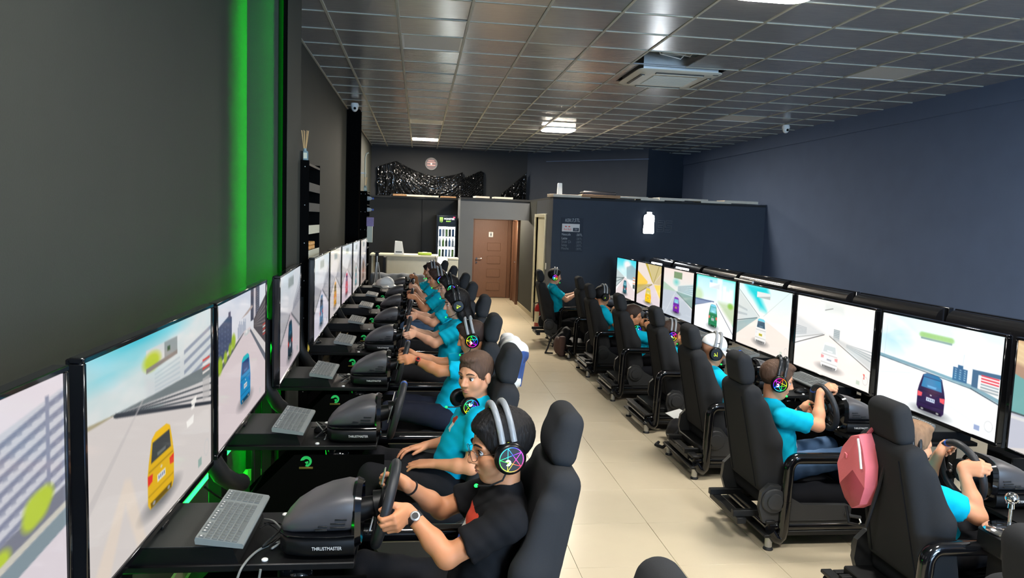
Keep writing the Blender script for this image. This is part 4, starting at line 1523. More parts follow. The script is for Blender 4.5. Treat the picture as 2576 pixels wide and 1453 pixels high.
for st in LEFT:
    car_seat(st, SEATL[st['k']])
for st in RIGHT:
    car_seat(st, SEATR[st['k']], dy=(-.26 if st['k'] == 0 else 0))

# ================================================================== PEOPLE
def skin_mat(name, c):
    return mat(name, rgb(*c), 0.5, noise=0.05, nscale=30, sss=0.12, bump=0.02, bscale=300)


def hair_mat(name, c):
    return mat(name, rgb(*c), 0.6, noise=0.4, nscale=70, bump=0.4, bscale=160, stretch=(1, 1, .2), spec=0.25)


SK = [skin_mat('skin_warm', (214, 150, 112)), skin_mat('skin_tan', (200, 136, 96)), skin_mat('skin_light', (226, 172, 142)), skin_mat('skin_olive', (206, 146, 106))]
HR = {'black': hair_mat('black_hair', (20, 17, 16)), 'brown': hair_mat('dark_brown_hair', (58, 42, 34)), 'mid': hair_mat('brown_hair', (84, 62, 48)), 'light': hair_mat('light_brown_hair', (136, 104, 78))}
M_TEAL = mat('turquoise_cotton', rgb(0, 178, 210), 0.85, noise=0.06, nscale=60, bump=0.12, bscale=500, spec=0.2)
M_BTEE = mat('black_cotton', rgb(24, 24, 26), 0.85, noise=0.1, nscale=60, bump=0.12, bscale=500, spec=0.15)
M_BTROU = mat('black_trousers', rgb(30, 30, 33), 0.85, spec=0.2, noise=0.12, nscale=80, bump=0.15, bscale=400)
M_NAVY = mat('navy_trousers', rgb(26, 30, 48), 0.85, noise=0.12, nscale=80, bump=0.15, bscale=400)
M_JEANS = mat('blue_denim', rgb(70, 98, 132), 0.85, noise=0.22, nscale=20, bump=0.2, bscale=500)
M_EYEW = mat('eye_white', rgb(225, 220, 214), 0.25, noise=0.02)
M_IRIS = mat('dark_brown_iris', rgb(34, 22, 16), 0.2, noise=0.05)
M_LIP = mat('lip', rgb(182, 108, 92), 0.45, noise=0.05, sss=0.1)
M_SHOE = mat('dark_shoe', rgb(30, 30, 34), 0.6, noise=0.08)
V3 = lambda *a: np.array(a, float)


def unit(v):
    return v / max(1e-9, np.linalg.norm(v))


def ik(S, W, a, b, hint):
    d = W - S
    L = np.linalg.norm(d)
    if L > (a + b) * .995:
        W = S + d / L * (a + b) * .995
        L = (a + b) * .995
        d = W - S
    x = (a * a - b * b + L * L) / (2 * L)
    h = math.sqrt(max(0, a * a - x * x))
    u = d / L
    n = unit(hint - u * (hint @ u))
    return S + u * x + n * h, W


def hand_pts(wrist, X, T, Z, grip, s=1.0):
    """capsules of one hand: wrist, X to the knuckles, T towards the thumb side, Z out of the back of the hand"""
    out = []
    P = lambda x, t, z: wrist + (X * x + T * t + Z * z) * s
    kn = [(.078, .029, .004), (.082, .010, .006), (.079, -.009, .004), (.072, -.026, .0)]
    ln = [(.040, .024, .019), (.044, .027, .020), (.040, .025, .019), (.032, .019, .017)]
    for (k, q) in zip(kn, ln):
        out.append((P(.004, k[1] * .55, 0), P(*k), .0165 * s, .0115 * s, .010))
    out.append((P(.02, .012, -.004), P(.06, .016, -.004), .019 * s, .015 * s, .012))
    an = [R(48), R(118), R(170)] if grip else [R(12), R(34), R(52)]
    for i, (k, q) in enumerate(zip(kn, ln)):
        p = P(*k)
        r = [.0098, .0090, .0082, .0074] if i < 3 else [.0088, .008, .0074, .0066]
        for j in range(3):
            a = an[j] + (0.06 * i if grip else -0.05 * i)
            n = p + (X * math.cos(a) - Z * math.sin(a) + T * (0.06 * (1.5 - i) if not grip else 0)) * q[j] * s
            out.append((p, n, r[j] * s, r[j + 1] * s, .003))
            p = n
    b = P(.014, .024, -.006)
    m = b + unit(X * .75 + T * .65 - Z * (.35 if grip else .1)) * .036 * s
    e = m + unit(X * .85 + T * (.1 if grip else .35) - Z * (.65 if grip else .15)) * .028 * s
    t = e + unit(X * .7 - T * (.1 if grip else -.1) - Z * (.8 if grip else .2)) * .022 * s
    out += [(b, m, .0145 * s, .0115 * s, .008), (m, e, .0112 * s, .010 * s, .003), (e, t, .010 * s, .008 * s, .003)]
    return out


def rim_point(st, a):
    wc = V3(WC[0], 0, WC[2] + st['lift'])
    U = V3(math.sin(TILT), 0, math.cos(TILT))
    S = V3(0, 1, 0)
    N = V3(-math.cos(TILT), 0, math.sin(TILT))
    rad = S * math.cos(a) + U * math.sin(a)
    tan = -S * math.sin(a) + U * math.cos(a)
    return wc + rad * .142, rad, tan, N


def person(st, label, head, yaw=0, pitch=8, roll=0, hair='short', hcol='brown', skin=0, shirt=None, trousers=None, hands=((0, 'g'), (180, 'g')), h=.0075, hs=1.0, glasses=False, printed=None, sw=.155, lanyard=None, detail=False, legs=True):
    shirt = shirt or M_TEAL
    trousers = trousers or M_BTROU
    loc, rz = place(st)
    sg = 1 if st['side'] == 'R' else -1
    t = thing('person', label, 'person', loc, rz, 'seated players')
    zs = .36 + st['lift']
    piv = st['piv']
    hx = (head[0] - loc[0]) * sg
    hc = V3(hx, head[2] if len(head) > 2 else 0, head[1] - .108 * hs)
    hip = V3(piv + .10, 0, zs + .085)
    cy, sy, cp, sp = math.cos(R(yaw)), math.sin(R(yaw)), math.cos(R(pitch)), math.sin(R(pitch))
    F = V3(cy * cp, sy * cp, -sp)
    Lf = unit(V3(-sy, cy, 0) + V3(0, 0, math.sin(R(roll))))
    F = unit(F - Lf * (F @ Lf))
    U = np.cross(F, Lf)
    HM = np.stack([F, Lf, U], 1)
    hp = lambda x, y, z: hc + HM @ (V3(x, y, z) * hs)
    nb = V3(hc[0] - .035, hc[1], hc[2] - .150 * hs)
    up = unit(nb - hip)
    fw = unit(np.cross(V3(0, 1, 0), up))
    TM = np.stack([fw, V3(0, 1, 0), up], 1)
    sp_ = lambda f, x=0.0, y=0.0: hip + (nb - hip) * f + fw * x + V3(0, y, 0)
    SH = {}
    for s in (1, -1):
        SH[s] = nb + V3(.0, s * sw, 0) - up * .055
    arms = {}
    for s, (a, kind) in zip((1, -1), hands):
        if kind == 'g':
            p, rad, tan, N = rim_point(st, R(a))
            T = tan if s > 0 else -tan
            Z = unit(rad * .55 + N * .75)
            Z = unit(Z - T * (Z @ T))
            X = np.cross(T, Z)
            if X[0] < 0:
                X = -X
            W = p - (X * .088 - Z * .034) * 1.0
            grip = True
        else:
            W = V3((a[0] - loc[0]) * sg, (a[1] - loc[1]) * sg, a[2])
            X = unit(V3(.93, -s * .25, -.12))
            Z = unit(V3(.12, s * .1, 1.0))
            Z = unit(Z - X * (Z @ X))
            T = np.cross(Z, X) * (-s)
            if T[1] * s > 0:
                T = -T
            grip = False
        d = np.linalg.norm(W - SH[s])
        ua, fa = (.255, .225) if st['side'] == 'R' else (.238, .205)
        if d > (ua + fa) * .985:      # reach: bring the shoulder forward
            SH[s] = SH[s] + unit(W - SH[s]) * min(.09, d - (ua + fa) * .985)
        k = max(1.0, np.linalg.norm(W - SH[s]) / ((ua + fa) * .985))
        E, W = ik(SH[s], W, ua * k, fa * k, V3(-.15, s * .55, -1.0))
        arms[s] = (E, W, hand_pts(W, X, T, Z, grip))
    # ---- skin: head, neck, core and arms as one surface
    pts = [hip, nb, hp(.13, 0, 0), hp(0, 0, .13)] + [q for s in arms for q in (arms[s][0], arms[s][1] + V3(.1, 0, 0), SH[s])]
    lo = np.min(pts, 0) - .14
    hi = np.max(pts, 0) + .14
    lo[2] = min(lo[2], zs + .02)
    f = Field(lo, hi, h)
    f.ell(sp_(.45), (.075, .11, .20), .03, TM)
    f.ell(sp_(.80), (.075, .12, .09), .03, TM)
    f.cap(nb - up * .03, hp(-.018, 0, -.06), .052, .047, .025)
    for s in (1, -1):
        f.cap(nb - up * .05, SH[s], .036, .046, .03)
        E, W, hand = arms[s]
        f.cap(SH[s], E, .046, .037, .02)
        f.cap(E, E + (W - E) * .35, .038, .037, .02)
        f.cap(E + (W - E) * .35, W, .036, .0235, .02)
        for (a, b, ra, rb, k) in hand:
            f.cap(a, b, ra, rb, k)
    f.ell(hp(-.012, 0, .030), V3(.094, .074, .080) * hs, .02, HM)
    f.ell(hp(.030, 0, -.040), V3(.058, .056, .066) * hs, .03, HM)
    f.cap(hp(.058, 0, -.094), hp(.050, 0, -.088), .020 * hs, .022 * hs, .022)
    for s in (1, -1):
        f.cap(hp(-.005, s * .050, -.050), hp(.050, s * .014, -.090), .019 * hs, .016 * hs, .03)
        f.ell(hp(.050, s * .038, -.030), V3(.026, .024, .026) * hs, .02, HM)
        f.cap(hp(.078, s * .014, .020), hp(.066, s * .046, .016), .010 * hs, .009 * hs, .014)
        f.ell(hp(-.008, s * .076, -.012), V3(.020, .009, .031) * hs, .008, HM)
    for s in (1, -1):
        f.ell(hp(.094, s * .031, -.004), V3(.018, .019, .012) * hs, .012, HM, op='s')
    f.chain([hp(.084, 0, .008), hp(.093, 0, -.012), hp(.104, 0, -.030)], [.0075 * hs, .0085 * hs, .0110 * hs], .010)
    for s in (1, -1):
        f.ell(hp(.092, s * .012, -.035), V3(.011, .008, .008) * hs, .006, HM)
    f.ell(hp(.080, 0, -.060), V3(.014, .022, .0065) * hs, .006, HM)
    f.ell(hp(.077, 0, -.072), V3(.013, .019, .0065) * hs, .006, HM)
    body = link('body', f.mesh('body', 1), SK[skin], t)
    # ---- face details
    if detail:
        for s in (1, -1):
            e = link('eye', cached('eyeball', lambda: MB().ell((0, 0, 0), (.0125, .0125, .0125), 16, 10)), M_EYEW, t, tuple(hp(.0672, s * .031, -.003)), scale=hs)
            link('iris', cached('iris', lambda: MB().ell((0, 0, 0), (.004, .0068, .0068), 12, 8)), M_IRIS, e).matrix_local = Matrix.Translation(Vector(HM @ V3(.0102, s * -.001, -.001))) @ Matrix([list(r) + [0] for r in HM] + [[0, 0, 0, 1]])
            lid = MB().tube([tuple(hp(.0755, s * .018, .0005)), tuple(hp(.0795, s * .025, .0060)), tuple(hp(.0795, s * .034, .0062)), tuple(hp(.0735, s * .044, .0005))], [.0014, .0026, .0026, .0012], 6)
            link('eyelid', lid.mesh('eyelid'), HR[hcol], t)
            br = MB().tube([tuple(hp(.088, s * .013, .021)), tuple(hp(.087, s * .026, .0265)), tuple(hp(.0795, s * .041, .0255)), tuple(hp(.070, s * .051, .019))], [.003, .0042, .0036, .0016], 6)
            link('eyebrow', br.mesh('eyebrow'), HR[hcol], t)
        lp = MB()
        lp.T = Matrix.Translation(Vector(hp(.0815, 0, -.060))) @ Matrix([list(r) + [0] for r in HM] + [[0, 0, 0, 1]])
        lp.ell((0, 0, 0), (.0135, .0195, .0050), 16, 8).ell((-.001, 0, -.0105), (.0135, .0165, .0055), 16, 8)
        link('lips', lp.mesh('lips'), M_LIP, t)
    # ---- hair
    fh = Field(hc - .19, hc + .19, min(h, .006))
    th = {'short': .008, 'thick': .013, 'long': .015, 'crop': .007, 'cap': -.006}[hair]
    fh.ell(hp(-.015, 0, .032), V3(.094 + th, .074 + th, .082 + th) * hs, .01, HM)
    if hair in ('thick', 'long'):
        fh.ell(hp(.008, 0, .096), V3(.062, .058, .024) * hs, .02, HM)
        fh.ell(hp(.062, .012, .080), V3(.026, .042, .017) * hs, .018, HM)
    if hair == 'short':
        fh.ell(hp(.035, 0, .092), V3(.055, .055, .024) * hs, .02, HM)
    cut = 1.0
    fh.ell(hp(.108, 0, -.022), V3(.078, .098, .086 if hair != 'crop' else .092) * hs, .006, HM, op='s')
    if hair != 'long':
        fh.ell(hp(.035, 0, -.105), V3(.13, .12, .085) * hs, .008, HM, op='s')
        fh.rbox(hp(-.06, 0, -.14), V3(.2, .2, .085) * hs, .01, .01, HM, op='s')
        for s in (1, -1):
            fh.ell(hp(.0, s * .085, -.018), V3(.024, .022, .036) * hs, .006, HM, op='s')
    else:
        fh.chain([hp(-.06, 0, -.02), hp(-.075, 0, -.12), hp(-.085, 0, -.19)], [.062, .055, .03], .03)
        for s in (1, -1):
            fh.chain([hp(-.02, s * .07, .0), hp(-.02, s * .072, -.09), hp(-.03, s * .07, -.16)], [.026, .03, .016], .03)
        fh.ell(hp(.085, 0, -.05), V3(.07, .058, .085) * hs, .006, HM, op='s')
    rs = random.uniform(0, 9)
    HMi = HM.T

    def strands(P):
        Q = (P - hc) @ HM
        return (.0016 * np.sin(Q[..., 1] * 330 + rs + 40 * Q[..., 0]) * np.sin(Q[..., 0] * 240 + rs + 60 * Q[..., 2]) + .0014 * np.sin(Q[..., 0] * 520 + Q[..., 1] * 410)).astype(np.float32)
    fh.fn(strands)
    link('hair', fh.mesh('hair', 1), HR[hcol], t)
    # ---- T-shirt
    hsv = max(.009, h)
    lo2 = np.min([hip, nb] + [SH[s] for s in (1, -1)] + [arms[s][0] for s in (1, -1)], 0) - .2
    hi2 = np.max([hip, nb] + [SH[s] for s in (1, -1)] + [arms[s][0] for s in (1, -1)], 0) + .14
    lo2[2] = max(lo2[2], zs - .03)
    f = Field(lo2, hi2, hsv)
    wd = sw / .155
    f.ell(sp_(.12), (.112, .150 * wd, .13), .05, TM)
    f.ell(sp_(.45, .012), (.110, .148 * wd, .17), .05, TM)
    f.ell(sp_(.74, .004), (.104, .150 * wd, .12), .04, TM)
    for s in (1, -1):
        f.cap(nb - up * .042, SH[s], .060, .060, .04)
        E = arms[s][0]
        f.cap(SH[s], SH[s] + (E - SH[s]) * .80, .060, .066, .03)
    f.cap(nb - up * .035, nb - up * .004, .068, .060, .012)
    for s in (1, -1):
        E = arms[s][0]
        ud = unit(E - SH[s])
        q1 = unit(np.cross(ud, V3(.3, .2, .9)))
        f.rbox(SH[s] + (E - SH[s]) * .70 + ud * .055, (.055, .1, .1), .004, .004, rotm(ud, q1, np.cross(ud, q1)), op='s')
    f.fn(lambda P: (.0030 * np.sin(P[..., 2] * 62 + P[..., 0] * 48 + rs) * np.sin(P[..., 1] * 34 + P[..., 2] * 21) + .0018 * np.sin(P[..., 0] * 95 - P[..., 2] * 80 + 30 * P[..., 1])).astype(np.float32))
    sm = f.mesh('shirt', 1)
    so = link('shirt', sm, shirt, t)
    if printed:
        for m in printed[0]:
            sm.materials.append(m)
        co = np.empty(len(sm.polygons) * 3, np.float32)
        sm.polygons.foreach_get('center', co)
        co = co.reshape(-1, 3)
        q = (co - nb) @ TM
        idx = printed[1](q)
        sm.polygons.foreach_set('material_index', idx.astype(np.int32))
    # ---- trousers and shoes
    if legs:
        lo3, hi3 = hip + V3(-.2, -.32, -.5), hip + V3(.86, .32, .24)
        lo3[2] = max(lo3[2], .10)
        f = Field(lo3, hi3, .012)
        f.ell(hip + V3(.0, 0, -.0), (.13, .168, .095), .03)
        kn = {}
        for s in (1, -1):
            K = hip + V3(.40, s * .115, .075)
            A = K + V3(.16, -s * .02, -.34)
            A[2] = max(A[2], .17)
            kn[s] = (K, A)
            f.cap(hip + V3(.02, s * .085, .005), K, .090, .066, .04)
            f.cap(K, A, .062, .050, .02)
        f.fn(lambda P: (.0035 * np.sin(P[..., 0] * 60 + P[..., 2] * 40 + rs) * np.sin(P[..., 1] * 50 + P[..., 0] * 20)).astype(np.float32))
        link('trousers', f.mesh('trousers', 1), trousers, t)
        for s in (1, -1):
            A = kn[s][1]
            sh = MB()
            sh.T = Matrix.Translation(Vector(A)) @ Matrix.Rotation(R(-28), 4, 'Y')
            sh.box(-.07, .16, -.04, .04, -.07, .0, .022)
            link('shoe', sh.mesh('shoe'), M_SHOE, t)
    if lanyard:
        a = [nb + V3(-.01, .06, .0), nb + fw * .085 + V3(0, .05, -.05), sp_(.62, .112, .02), sp_(.40, .118, 0), sp_(.62, .112, -.02), nb + fw * .085 + V3(0, -.05, -.05), nb + V3(-.01, -.06, .0)]
        link('lanyard', MB().tube([tuple(p) for p in a], .006, 6).mesh('lanyard'), lanyard, t)
        link('name_card', MB().box(-.003, .003, -.03, .03, -.045, .045, .001).mesh('name_card'), M_WHITE, t, tuple(sp_(.32, .125)), (0, R(-14), 0))
    st['hc'], st['HM'], st['hs'], st['nb'], st['up'] = hc, HM, hs, nb, up
    wl = Matrix.Translation(Vector(loc)) @ Matrix.Rotation(rz, 4, 'Z')
    st['headw'] = wl @ Matrix.Translation(Vector(hc)) @ Matrix([list(r) + [0] for r in HM] + [[0, 0, 0, 1]]) @ Matrix.Scale(hs, 4)
    st['neckw'] = wl @ Matrix.Translation(Vector(nb))
    st['wl'] = wl
    st['arms'] = arms
    st['sp'] = sp_
    st['fw'] = fw
    return t


# ------------------------------------------------------------------ headsets
M_BAND = mat('frosted_clear_band', rgb(150, 153, 156), 0.25, noise=0.1, nscale=60, trans=0.25, bump=0.2, bscale=80)
M_BANDK = mat('glossy_dark_band', rgb(40, 42, 44), 0.2, noise=0.05)
M_LIME = mat('lime_trim', rgb(190, 220, 40), 0.5, noise=0.03, emit=rgb(150, 190, 20), estr=0.25)
M_CUP = mat('black_cup_plastic', rgb(9, 9, 10), 0.3, noise=0.05, spec=0.35)
M_PAD = mat('black_ear_cushion', rgb(20, 20, 24), 0.5, noise=0.08, bump=0.1, bscale=200)
M_RGB = attr_emit('rainbow_glow', 2.2)
M_WGLOW = mat('white_glow', (1, 1, 1), 0.5, emit=(0.9, 0.97, 1.0), estr=1.6, noise=.01)


def hue(h):
    h = (h % 1) * 6
    i = int(h)
    f_ = h - i
    c = [(1, f_, 0), (1 - f_, 1, 0), (0, 1, f_), (0, 1 - f_, 1), (f_, 0, 1), (1, 0, 1 - f_)][i % 6]
    return tuple(max(.02, x) ** 1.5 for x in c)


def glow_mesh(kind, ph):
    """ring and five-line star on the outer face of an ear cup (disc in the x-z plane, facing +y)"""
    vs, fs, cs = [], [], []

    def strip(p, q, w, n=10):
        d = unit(V3(q[0] - p[0], 0, q[1] - p[1]))
        nn = V3(-d[2], 0, d[0]) * w
        b = len(vs)
        for i in range(n + 1):
            c = V3(p[0] + (q[0] - p[0]) * i / n, 0, p[1] + (q[1] - p[1]) * i / n)
            for sgn in (1, -1):
                vs.append(tuple(c + nn * sgn))
                a = math.atan2(c[2], c[0]) / (2 * PI)
                cs.append(hue(a + ph) if kind == 'rgb' else (0.75, 0.85, 0.03))
            if i:
                k = b + 2 * i
                fs.append((k - 2, k - 1, k + 1, k))
    N = 40
    if kind == 'rgb':
        for i in range(N):
            a, b = 2 * PI * i / N, 2 * PI * (i + 1) / N
            strip((.0385 * math.cos(a), .0385 * math.sin(a)), (.0385 * math.cos(b), .0385 * math.sin(b)), .0009, 1)
        A = [ph * 4 + 2 * PI * k / 5 for k in (0, 2, 4, 1, 3)]
    else:
        A = [ph * 4 + 2 * PI * k / 5 for k in (0, 2, 4)]
    rr_ = .0382 if kind == 'rgb' else .018
    for i in range(len(A) - (0 if kind == 'rgb' else 1)):
        a, b = A[i], A[(i + 1) % len(A)]
        strip((rr_ * math.cos(a), rr_ * math.sin(a)), (rr_ * math.cos(b), rr_ * math.sin(b)), .0007)
    me = bpy.data.meshes.new('light_star')
    me.from_pydata(vs, [], fs)
    at = me.color_attributes.new('Col', 'FLOAT_COLOR', 'POINT')
    at.data.foreach_set('color', np.array([(*c, 1) for c in cs], np.float32).ravel())
    return me


def headset(label, M, kind='rgb', band=None, mic=True, ph=0.0, off=False):
    band = band or M_BAND
    t = thing('gaming_headset', label, 'headset', (0, 0, 0), 0, 'gaming headsets')
    t.matrix_world = M
    for dx in (-.019, .019):
        pts = [(dx - .006, .094 * math.cos(a), -.0 + .142 * math.sin(a)) for a in np.linspace(R(14), R(166), 22)]
        link('headband_tube', cached('hband%.3f' % dx, lambda: MB().tube(pts, .0105, 10)), band, t)

    def strap():
        b = MB()
        n = 18
        vs, fs = [], []
        for i in range(n + 1):
            a = R(30) + R(120) * i / n
            for (x, r) in ((-.024, 0), (.014, 0), (.014, .003), (-.024, .003)):
                vs.append((x, (.088 + r) * math.cos(a), (.126 + r) * math.sin(a)))
        for i in range(n):
            for k in range(4):
                fs.append((i * 4 + k, i * 4 + (k + 1) % 4, (i + 1) * 4 + (k + 1) % 4, (i + 1) * 4 + k))
        return b.add(vs, fs)
    link('inner_strap', cached('hstrap', strap), M_BLK, t)
    link('strap_edge', cached('hedge', lambda: MB().tube([(.0155, .090 * math.cos(a), .128 * math.sin(a)) for a in np.linspace(R(30), R(150), 18)], .0013, 5)), M_LIME, t)
    for s in (1, -1):
        c = link('ear_cup', cached('earcup', lambda: MB().lathe([(.032, -.006), (.048, -.004), (.052, .004), (.051, .014), (.0455, .022), (.0425, .0235), (.0415, .0215), (.002, .0215)], 30, axis='y')), M_CUP, t, (-.004, s * .092, -.014), (0, 0, 0 if s > 0 else PI))
        link('cushion', cached('cushion', lambda: MB().tube([(.034 * math.cos(a), -.012, .037 * math.sin(a)) for a in np.linspace(0, 2 * PI, 28, endpoint=False)], .0125, 10, closed=True)), M_PAD, c)
        if not off:
            link('light_star', cached('glow%s%.2f' % (kind, ph), lambda: glow_mesh(kind, ph)), M_RGB, c, (0, .0222, 0))
        cr = link('cup_crest', cached('cupcrest', lambda: crest_scaled(.32)), M_WGLOW if kind == 'rgb' and not off else M_LIME, c, (.012, .0215, -.008), (0, 0, PI))
        link('slider', cached('hslider', lambda: MB().box(-.018, .016, -.004, .006, .03, .052, .003)), M_CUP, c)
        link('slider_mark', cached('hslmark', lambda: MB().box(-.003, .003, .006, .0072, .034, .052, .0005)), M_LIME, c)
    if mic == 'neck':
        c = link('microphone_boom', MB().tube([(-.01, .10, -.055), (-.03, .105, -.09), (-.045, .10, -.13)], .003, 8).mesh('microphone_boom'), M_CABLE, t)
        link('microphone_tip', MB().ell((-.047, .099, -.136), (.006, .006, .007), 12, 8).mesh('microphone_tip'), M_GREENLED, c)
    elif mic:
        c = link('microphone_boom', cached('mic', lambda: MB().tube([(.01, .10, -.05), (.03, .102, -.078), (.07, .088, -.092), (.102, .06, -.095)], .003, 8)), M_CABLE, t)
        link('microphone_tip', cached('mictip', lambda: MB().ell((.106, .056, -.095), (.007, .006, .006), 12, 8)), M_GREENLED, c)
    return t


def crest_scaled(k):
    b = MB()
    b.prism([(.030 * k * math.cos(a), .030 * k * math.sin(a)) for a in np.linspace(PI * .8, -PI * .75, 16)] + [(.012 * k * math.cos(a), .012 * k * math.sin(a) + .001) for a in np.linspace(-PI * .6, PI * .7, 10)], 'xz', -.0015, .0005)
    return b


def eyeglasses(label, M, round_=True):
    t = thing('eyeglasses', label, 'eyeglasses', (0, 0, 0), 0, 'thin-rimmed glasses')
    t.matrix_world = M
    m = mat('thin_dark_metal', rgb(60, 56, 52), 0.3, metal=0.7, noise=.05)
    gl = mat('clear_lens', (1, 1, 1), 0.03, trans=1.0, alpha=0.16, noise=.01)
    for s in (1, -1):
        pts = [(.103 - .012 * abs(math.cos(a)) * (1 if math.cos(a) * s > 0 else 0) * 1.0, s * .032 + .0225 * math.cos(a), -.006 + .0185 * math.sin(a)) for a in np.linspace(0, 2 * PI, 26, endpoint=False)]
        link('rim', MB().tube(pts, .0010, 6, closed=True).mesh('rim'), m, t)
        link('lens', MB().add([tuple(p) for p in pts], [tuple(range(26))]).mesh('lens', fix=False), gl, t)
        link('temple', MB().tube([(.091, s * .055, .0), (.05, s * .072, .0), (-.005, s * .083, .002)], .0010, 6).mesh('temple'), m, t)
    link('bridge', MB().tube([(.103, .0095, -.002), (.108, 0, .001), (.103, -.0095, -.002)], .0010, 6).mesh('bridge'), m, t)
    return t


def cap_thing(label, M, group=None):
    t = thing('baseball_cap', label, 'cap', (0, 0, 0), 0, group)
    t.matrix_world = M

    def crown():
        f = Field((-.14, -.11, -.06), (.16, .11, .16), .007)
        f.ell((-.012, 0, .03), (.106, .086, .096), .0)
        f.rbox((0, 0, -.09), (.3, .3, .105), .005, .004, op='s')
        return f.mesh('crown', 1)
    link('crown', cached('capcrown', crown), M_WHITE, t)

    def brim():
        n, vs, fs = 14, [], []
        for lay in (0, -.004):
            for i in range(n + 1):
                a = R(-62) + R(124) * i / n
                x0, y0 = -.012 + .104 * math.cos(a), .084 * math.sin(a)
                ext = .075 * math.cos(a * .9) + .004
                for k in range(5):
                    e = ext * k / 4
                    vs.append((x0 + e, y0 * (1 + .05 * k / 4), .018 + lay - .022 * (k / 4) ** 1.3 - .5 * y0 * y0 * (k / 4) * 3))
        m_ = (n + 1) * 5
        for i in range(n):
            for k in range(4):
                a = i * 5 + k
                fs.append((a, a + 1, a + 6, a + 5))
                fs.append((m_ + a, m_ + a + 5, m_ + a + 6, m_ + a + 1))
        return MB().add(vs, fs)
    link('brim', cached('capbrim', brim), M_WHITE, t)
    link('button', cached('capbtn', lambda: MB().ell((-.012, 0, .127), (.008, .008, .004), 10, 6)), M_WHITE, t)
    return t


# ------------------------------------------------------------------ the players
M_PRED = mat('red_print', rgb(206, 66, 44), .8, noise=.15, nscale=60)
M_PBLUE = mat('blue_print', rgb(60, 90, 170), .8, noise=.15, nscale=60)
M_PWHITE = mat('white_shirt_print', rgb(220, 216, 210), .8, noise=.1, nscale=60)
M_LAN = mat('purple_lanyard', rgb(84, 74, 160), .7, noise=.1)
M_LANB = mat('blue_lanyard', rgb(60, 90, 170), .7, noise=.1)


def print_p1(q):
    i = np.zeros(len(q), int)
    z = q[:, 2]
    on = (q[:, 0] > .06) & (np.abs(q[:, 1]) < .085)
    i[on & (z < -.09) & (z > -.16)] = 1
    i[on & (z < -.16) & (z > -.20)] = 3
    i[on & (z < -.20) & (z > -.27)] = 2
    return i


def print_logo(q):
    i = np.zeros(len(q), int)
    d = np.hypot(q[:, 1] - .055, q[:, 2] + .12)
    on = (q[:, 0] > .05)
    i[on & (d < .022)] = 1
    i[on & (np.abs(q[:, 1] - .058) < .015) & (q[:, 2] < -.14) & (q[:, 2] > -.185)] = 3
    return i


PR1 = ((M_PRED, M_PBLUE, M_PWHITE), print_p1)
PRL = ((M_PRED, M_PBLUE, M_PWHITE), print_logo)
L, RR = LEFT, RIGHT
person(L[1], 'boy in a black T-shirt and glasses steering in the left foreground', (.308, 1.272), yaw=9, pitch=9, hair='thick', hcol='black', skin=1, shirt=M_BTEE, trousers=M_BTROU, hands=((-8, 'g'), (172, 'g')), h=.0052, hs=1.11, printed=PR1, sw=.168, detail=True)
person(L[2], 'boy in turquoise looking aside, headphones round his neck, hands on his thighs', (.315, 1.248), yaw=48, pitch=6, hair='short', hcol='mid', skin=0, hands=(((.10, 3.68, .70), 'r'), ((.06, 3.95, .71), 'r')), h=.0052, hs=1.05, printed=PRL, detail=True)
person(L[3], 'boy in turquoise with a red watch, head hidden behind the aside-looking boy', (.385, 1.235), yaw=-6, pitch=16, hair='short', hcol='brown', skin=1, trousers=M_NAVY, hands=((15, 'g'), (165, 'g')), h=.0065, hs=1.0, printed=PRL)
person(L[4], 'long-haired girl in turquoise with black headphones steering', (.335, 1.330), yaw=4, pitch=10, hair='long', hcol='black', skin=2, hands=((0, 'g'), (180, 'g')), h=.0065, hs=1.05, sw=.165, detail=True)
person(L[5], 'black-haired boy in turquoise with round glasses and glowing headphones', (.315, 1.350), yaw=12, pitch=8, hair='thick', hcol='black', skin=2, hands=((-10, 'g'), (185, 'g')), h=.0075, hs=1.05, detail=True)
person(L[6], 'brown-haired boy in turquoise with a purple lanyard, left row', (.225, 1.330), yaw=6, pitch=8, hair='short', hcol='brown', skin=0, hands=((20, 'g'), (150, 'g')), h=.0075, hs=1.05, lanyard=M_LAN, trousers=M_JEANS, sw=.165, detail=True)
person(L[7], 'boy half hidden behind the lanyard boy, left row', (.205, 1.335), yaw=0, pitch=8, hair='short', hcol='brown', skin=2, hands=((20, 'g'), (160, 'g')), h=.0085, hs=1.02)
person(L[8], 'last boy of the left row, headset on, nearest the counter', (.175, 1.225), yaw=0, pitch=12, hair='short', hcol='black', skin=1, hands=((40, 'g'), (150, 'g')), h=.0085, hs=1.0)
person(RR[1], 'fair-haired small boy in turquoise hidden behind the pink-bag seat', (2.375, 1.065), yaw=-6, pitch=8, hair='short', hcol='light', skin=0, hands=((32, 'g'), (160, 'g')), h=.0060, hs=.97, sw=.14)
person(RR[2], 'boy in jeans and turquoise T-shirt steering with glowing headphones', (2.315, 1.115), yaw=-14, pitch=14, hair='short', hcol='mid', skin=0, hands=((-25, 'g'), (112, 'g')), h=.0058, hs=1.04, trousers=M_JEANS, lanyard=M_LANB, detail=True)
person(RR[3], 'boy in turquoise wearing a white cap and headphones', (2.40, 1.075), yaw=-8, pitch=14, hair='cap', hcol='brown', skin=0, hands=((0, 'g'), (175, 'g')), h=.0075, hs=1.0)
person(RR[4], 'dark-haired boy in turquoise with headphones, just beyond the white-cap boy', (2.47, 1.02), yaw=-4, pitch=10, hair='thick', hcol='brown', skin=1, hands=((0, 'g'), (180, 'g')), h=.0080, hs=1.0)
person(RR[5], 'boy in turquoise and spectacles with headphones round his neck, right row', (2.45, 1.035), yaw=-22, pitch=8, hair='thick', hcol='brown', skin=1, hands=((0, 'g'), (180, 'g')), h=.0080, hs=1.0)
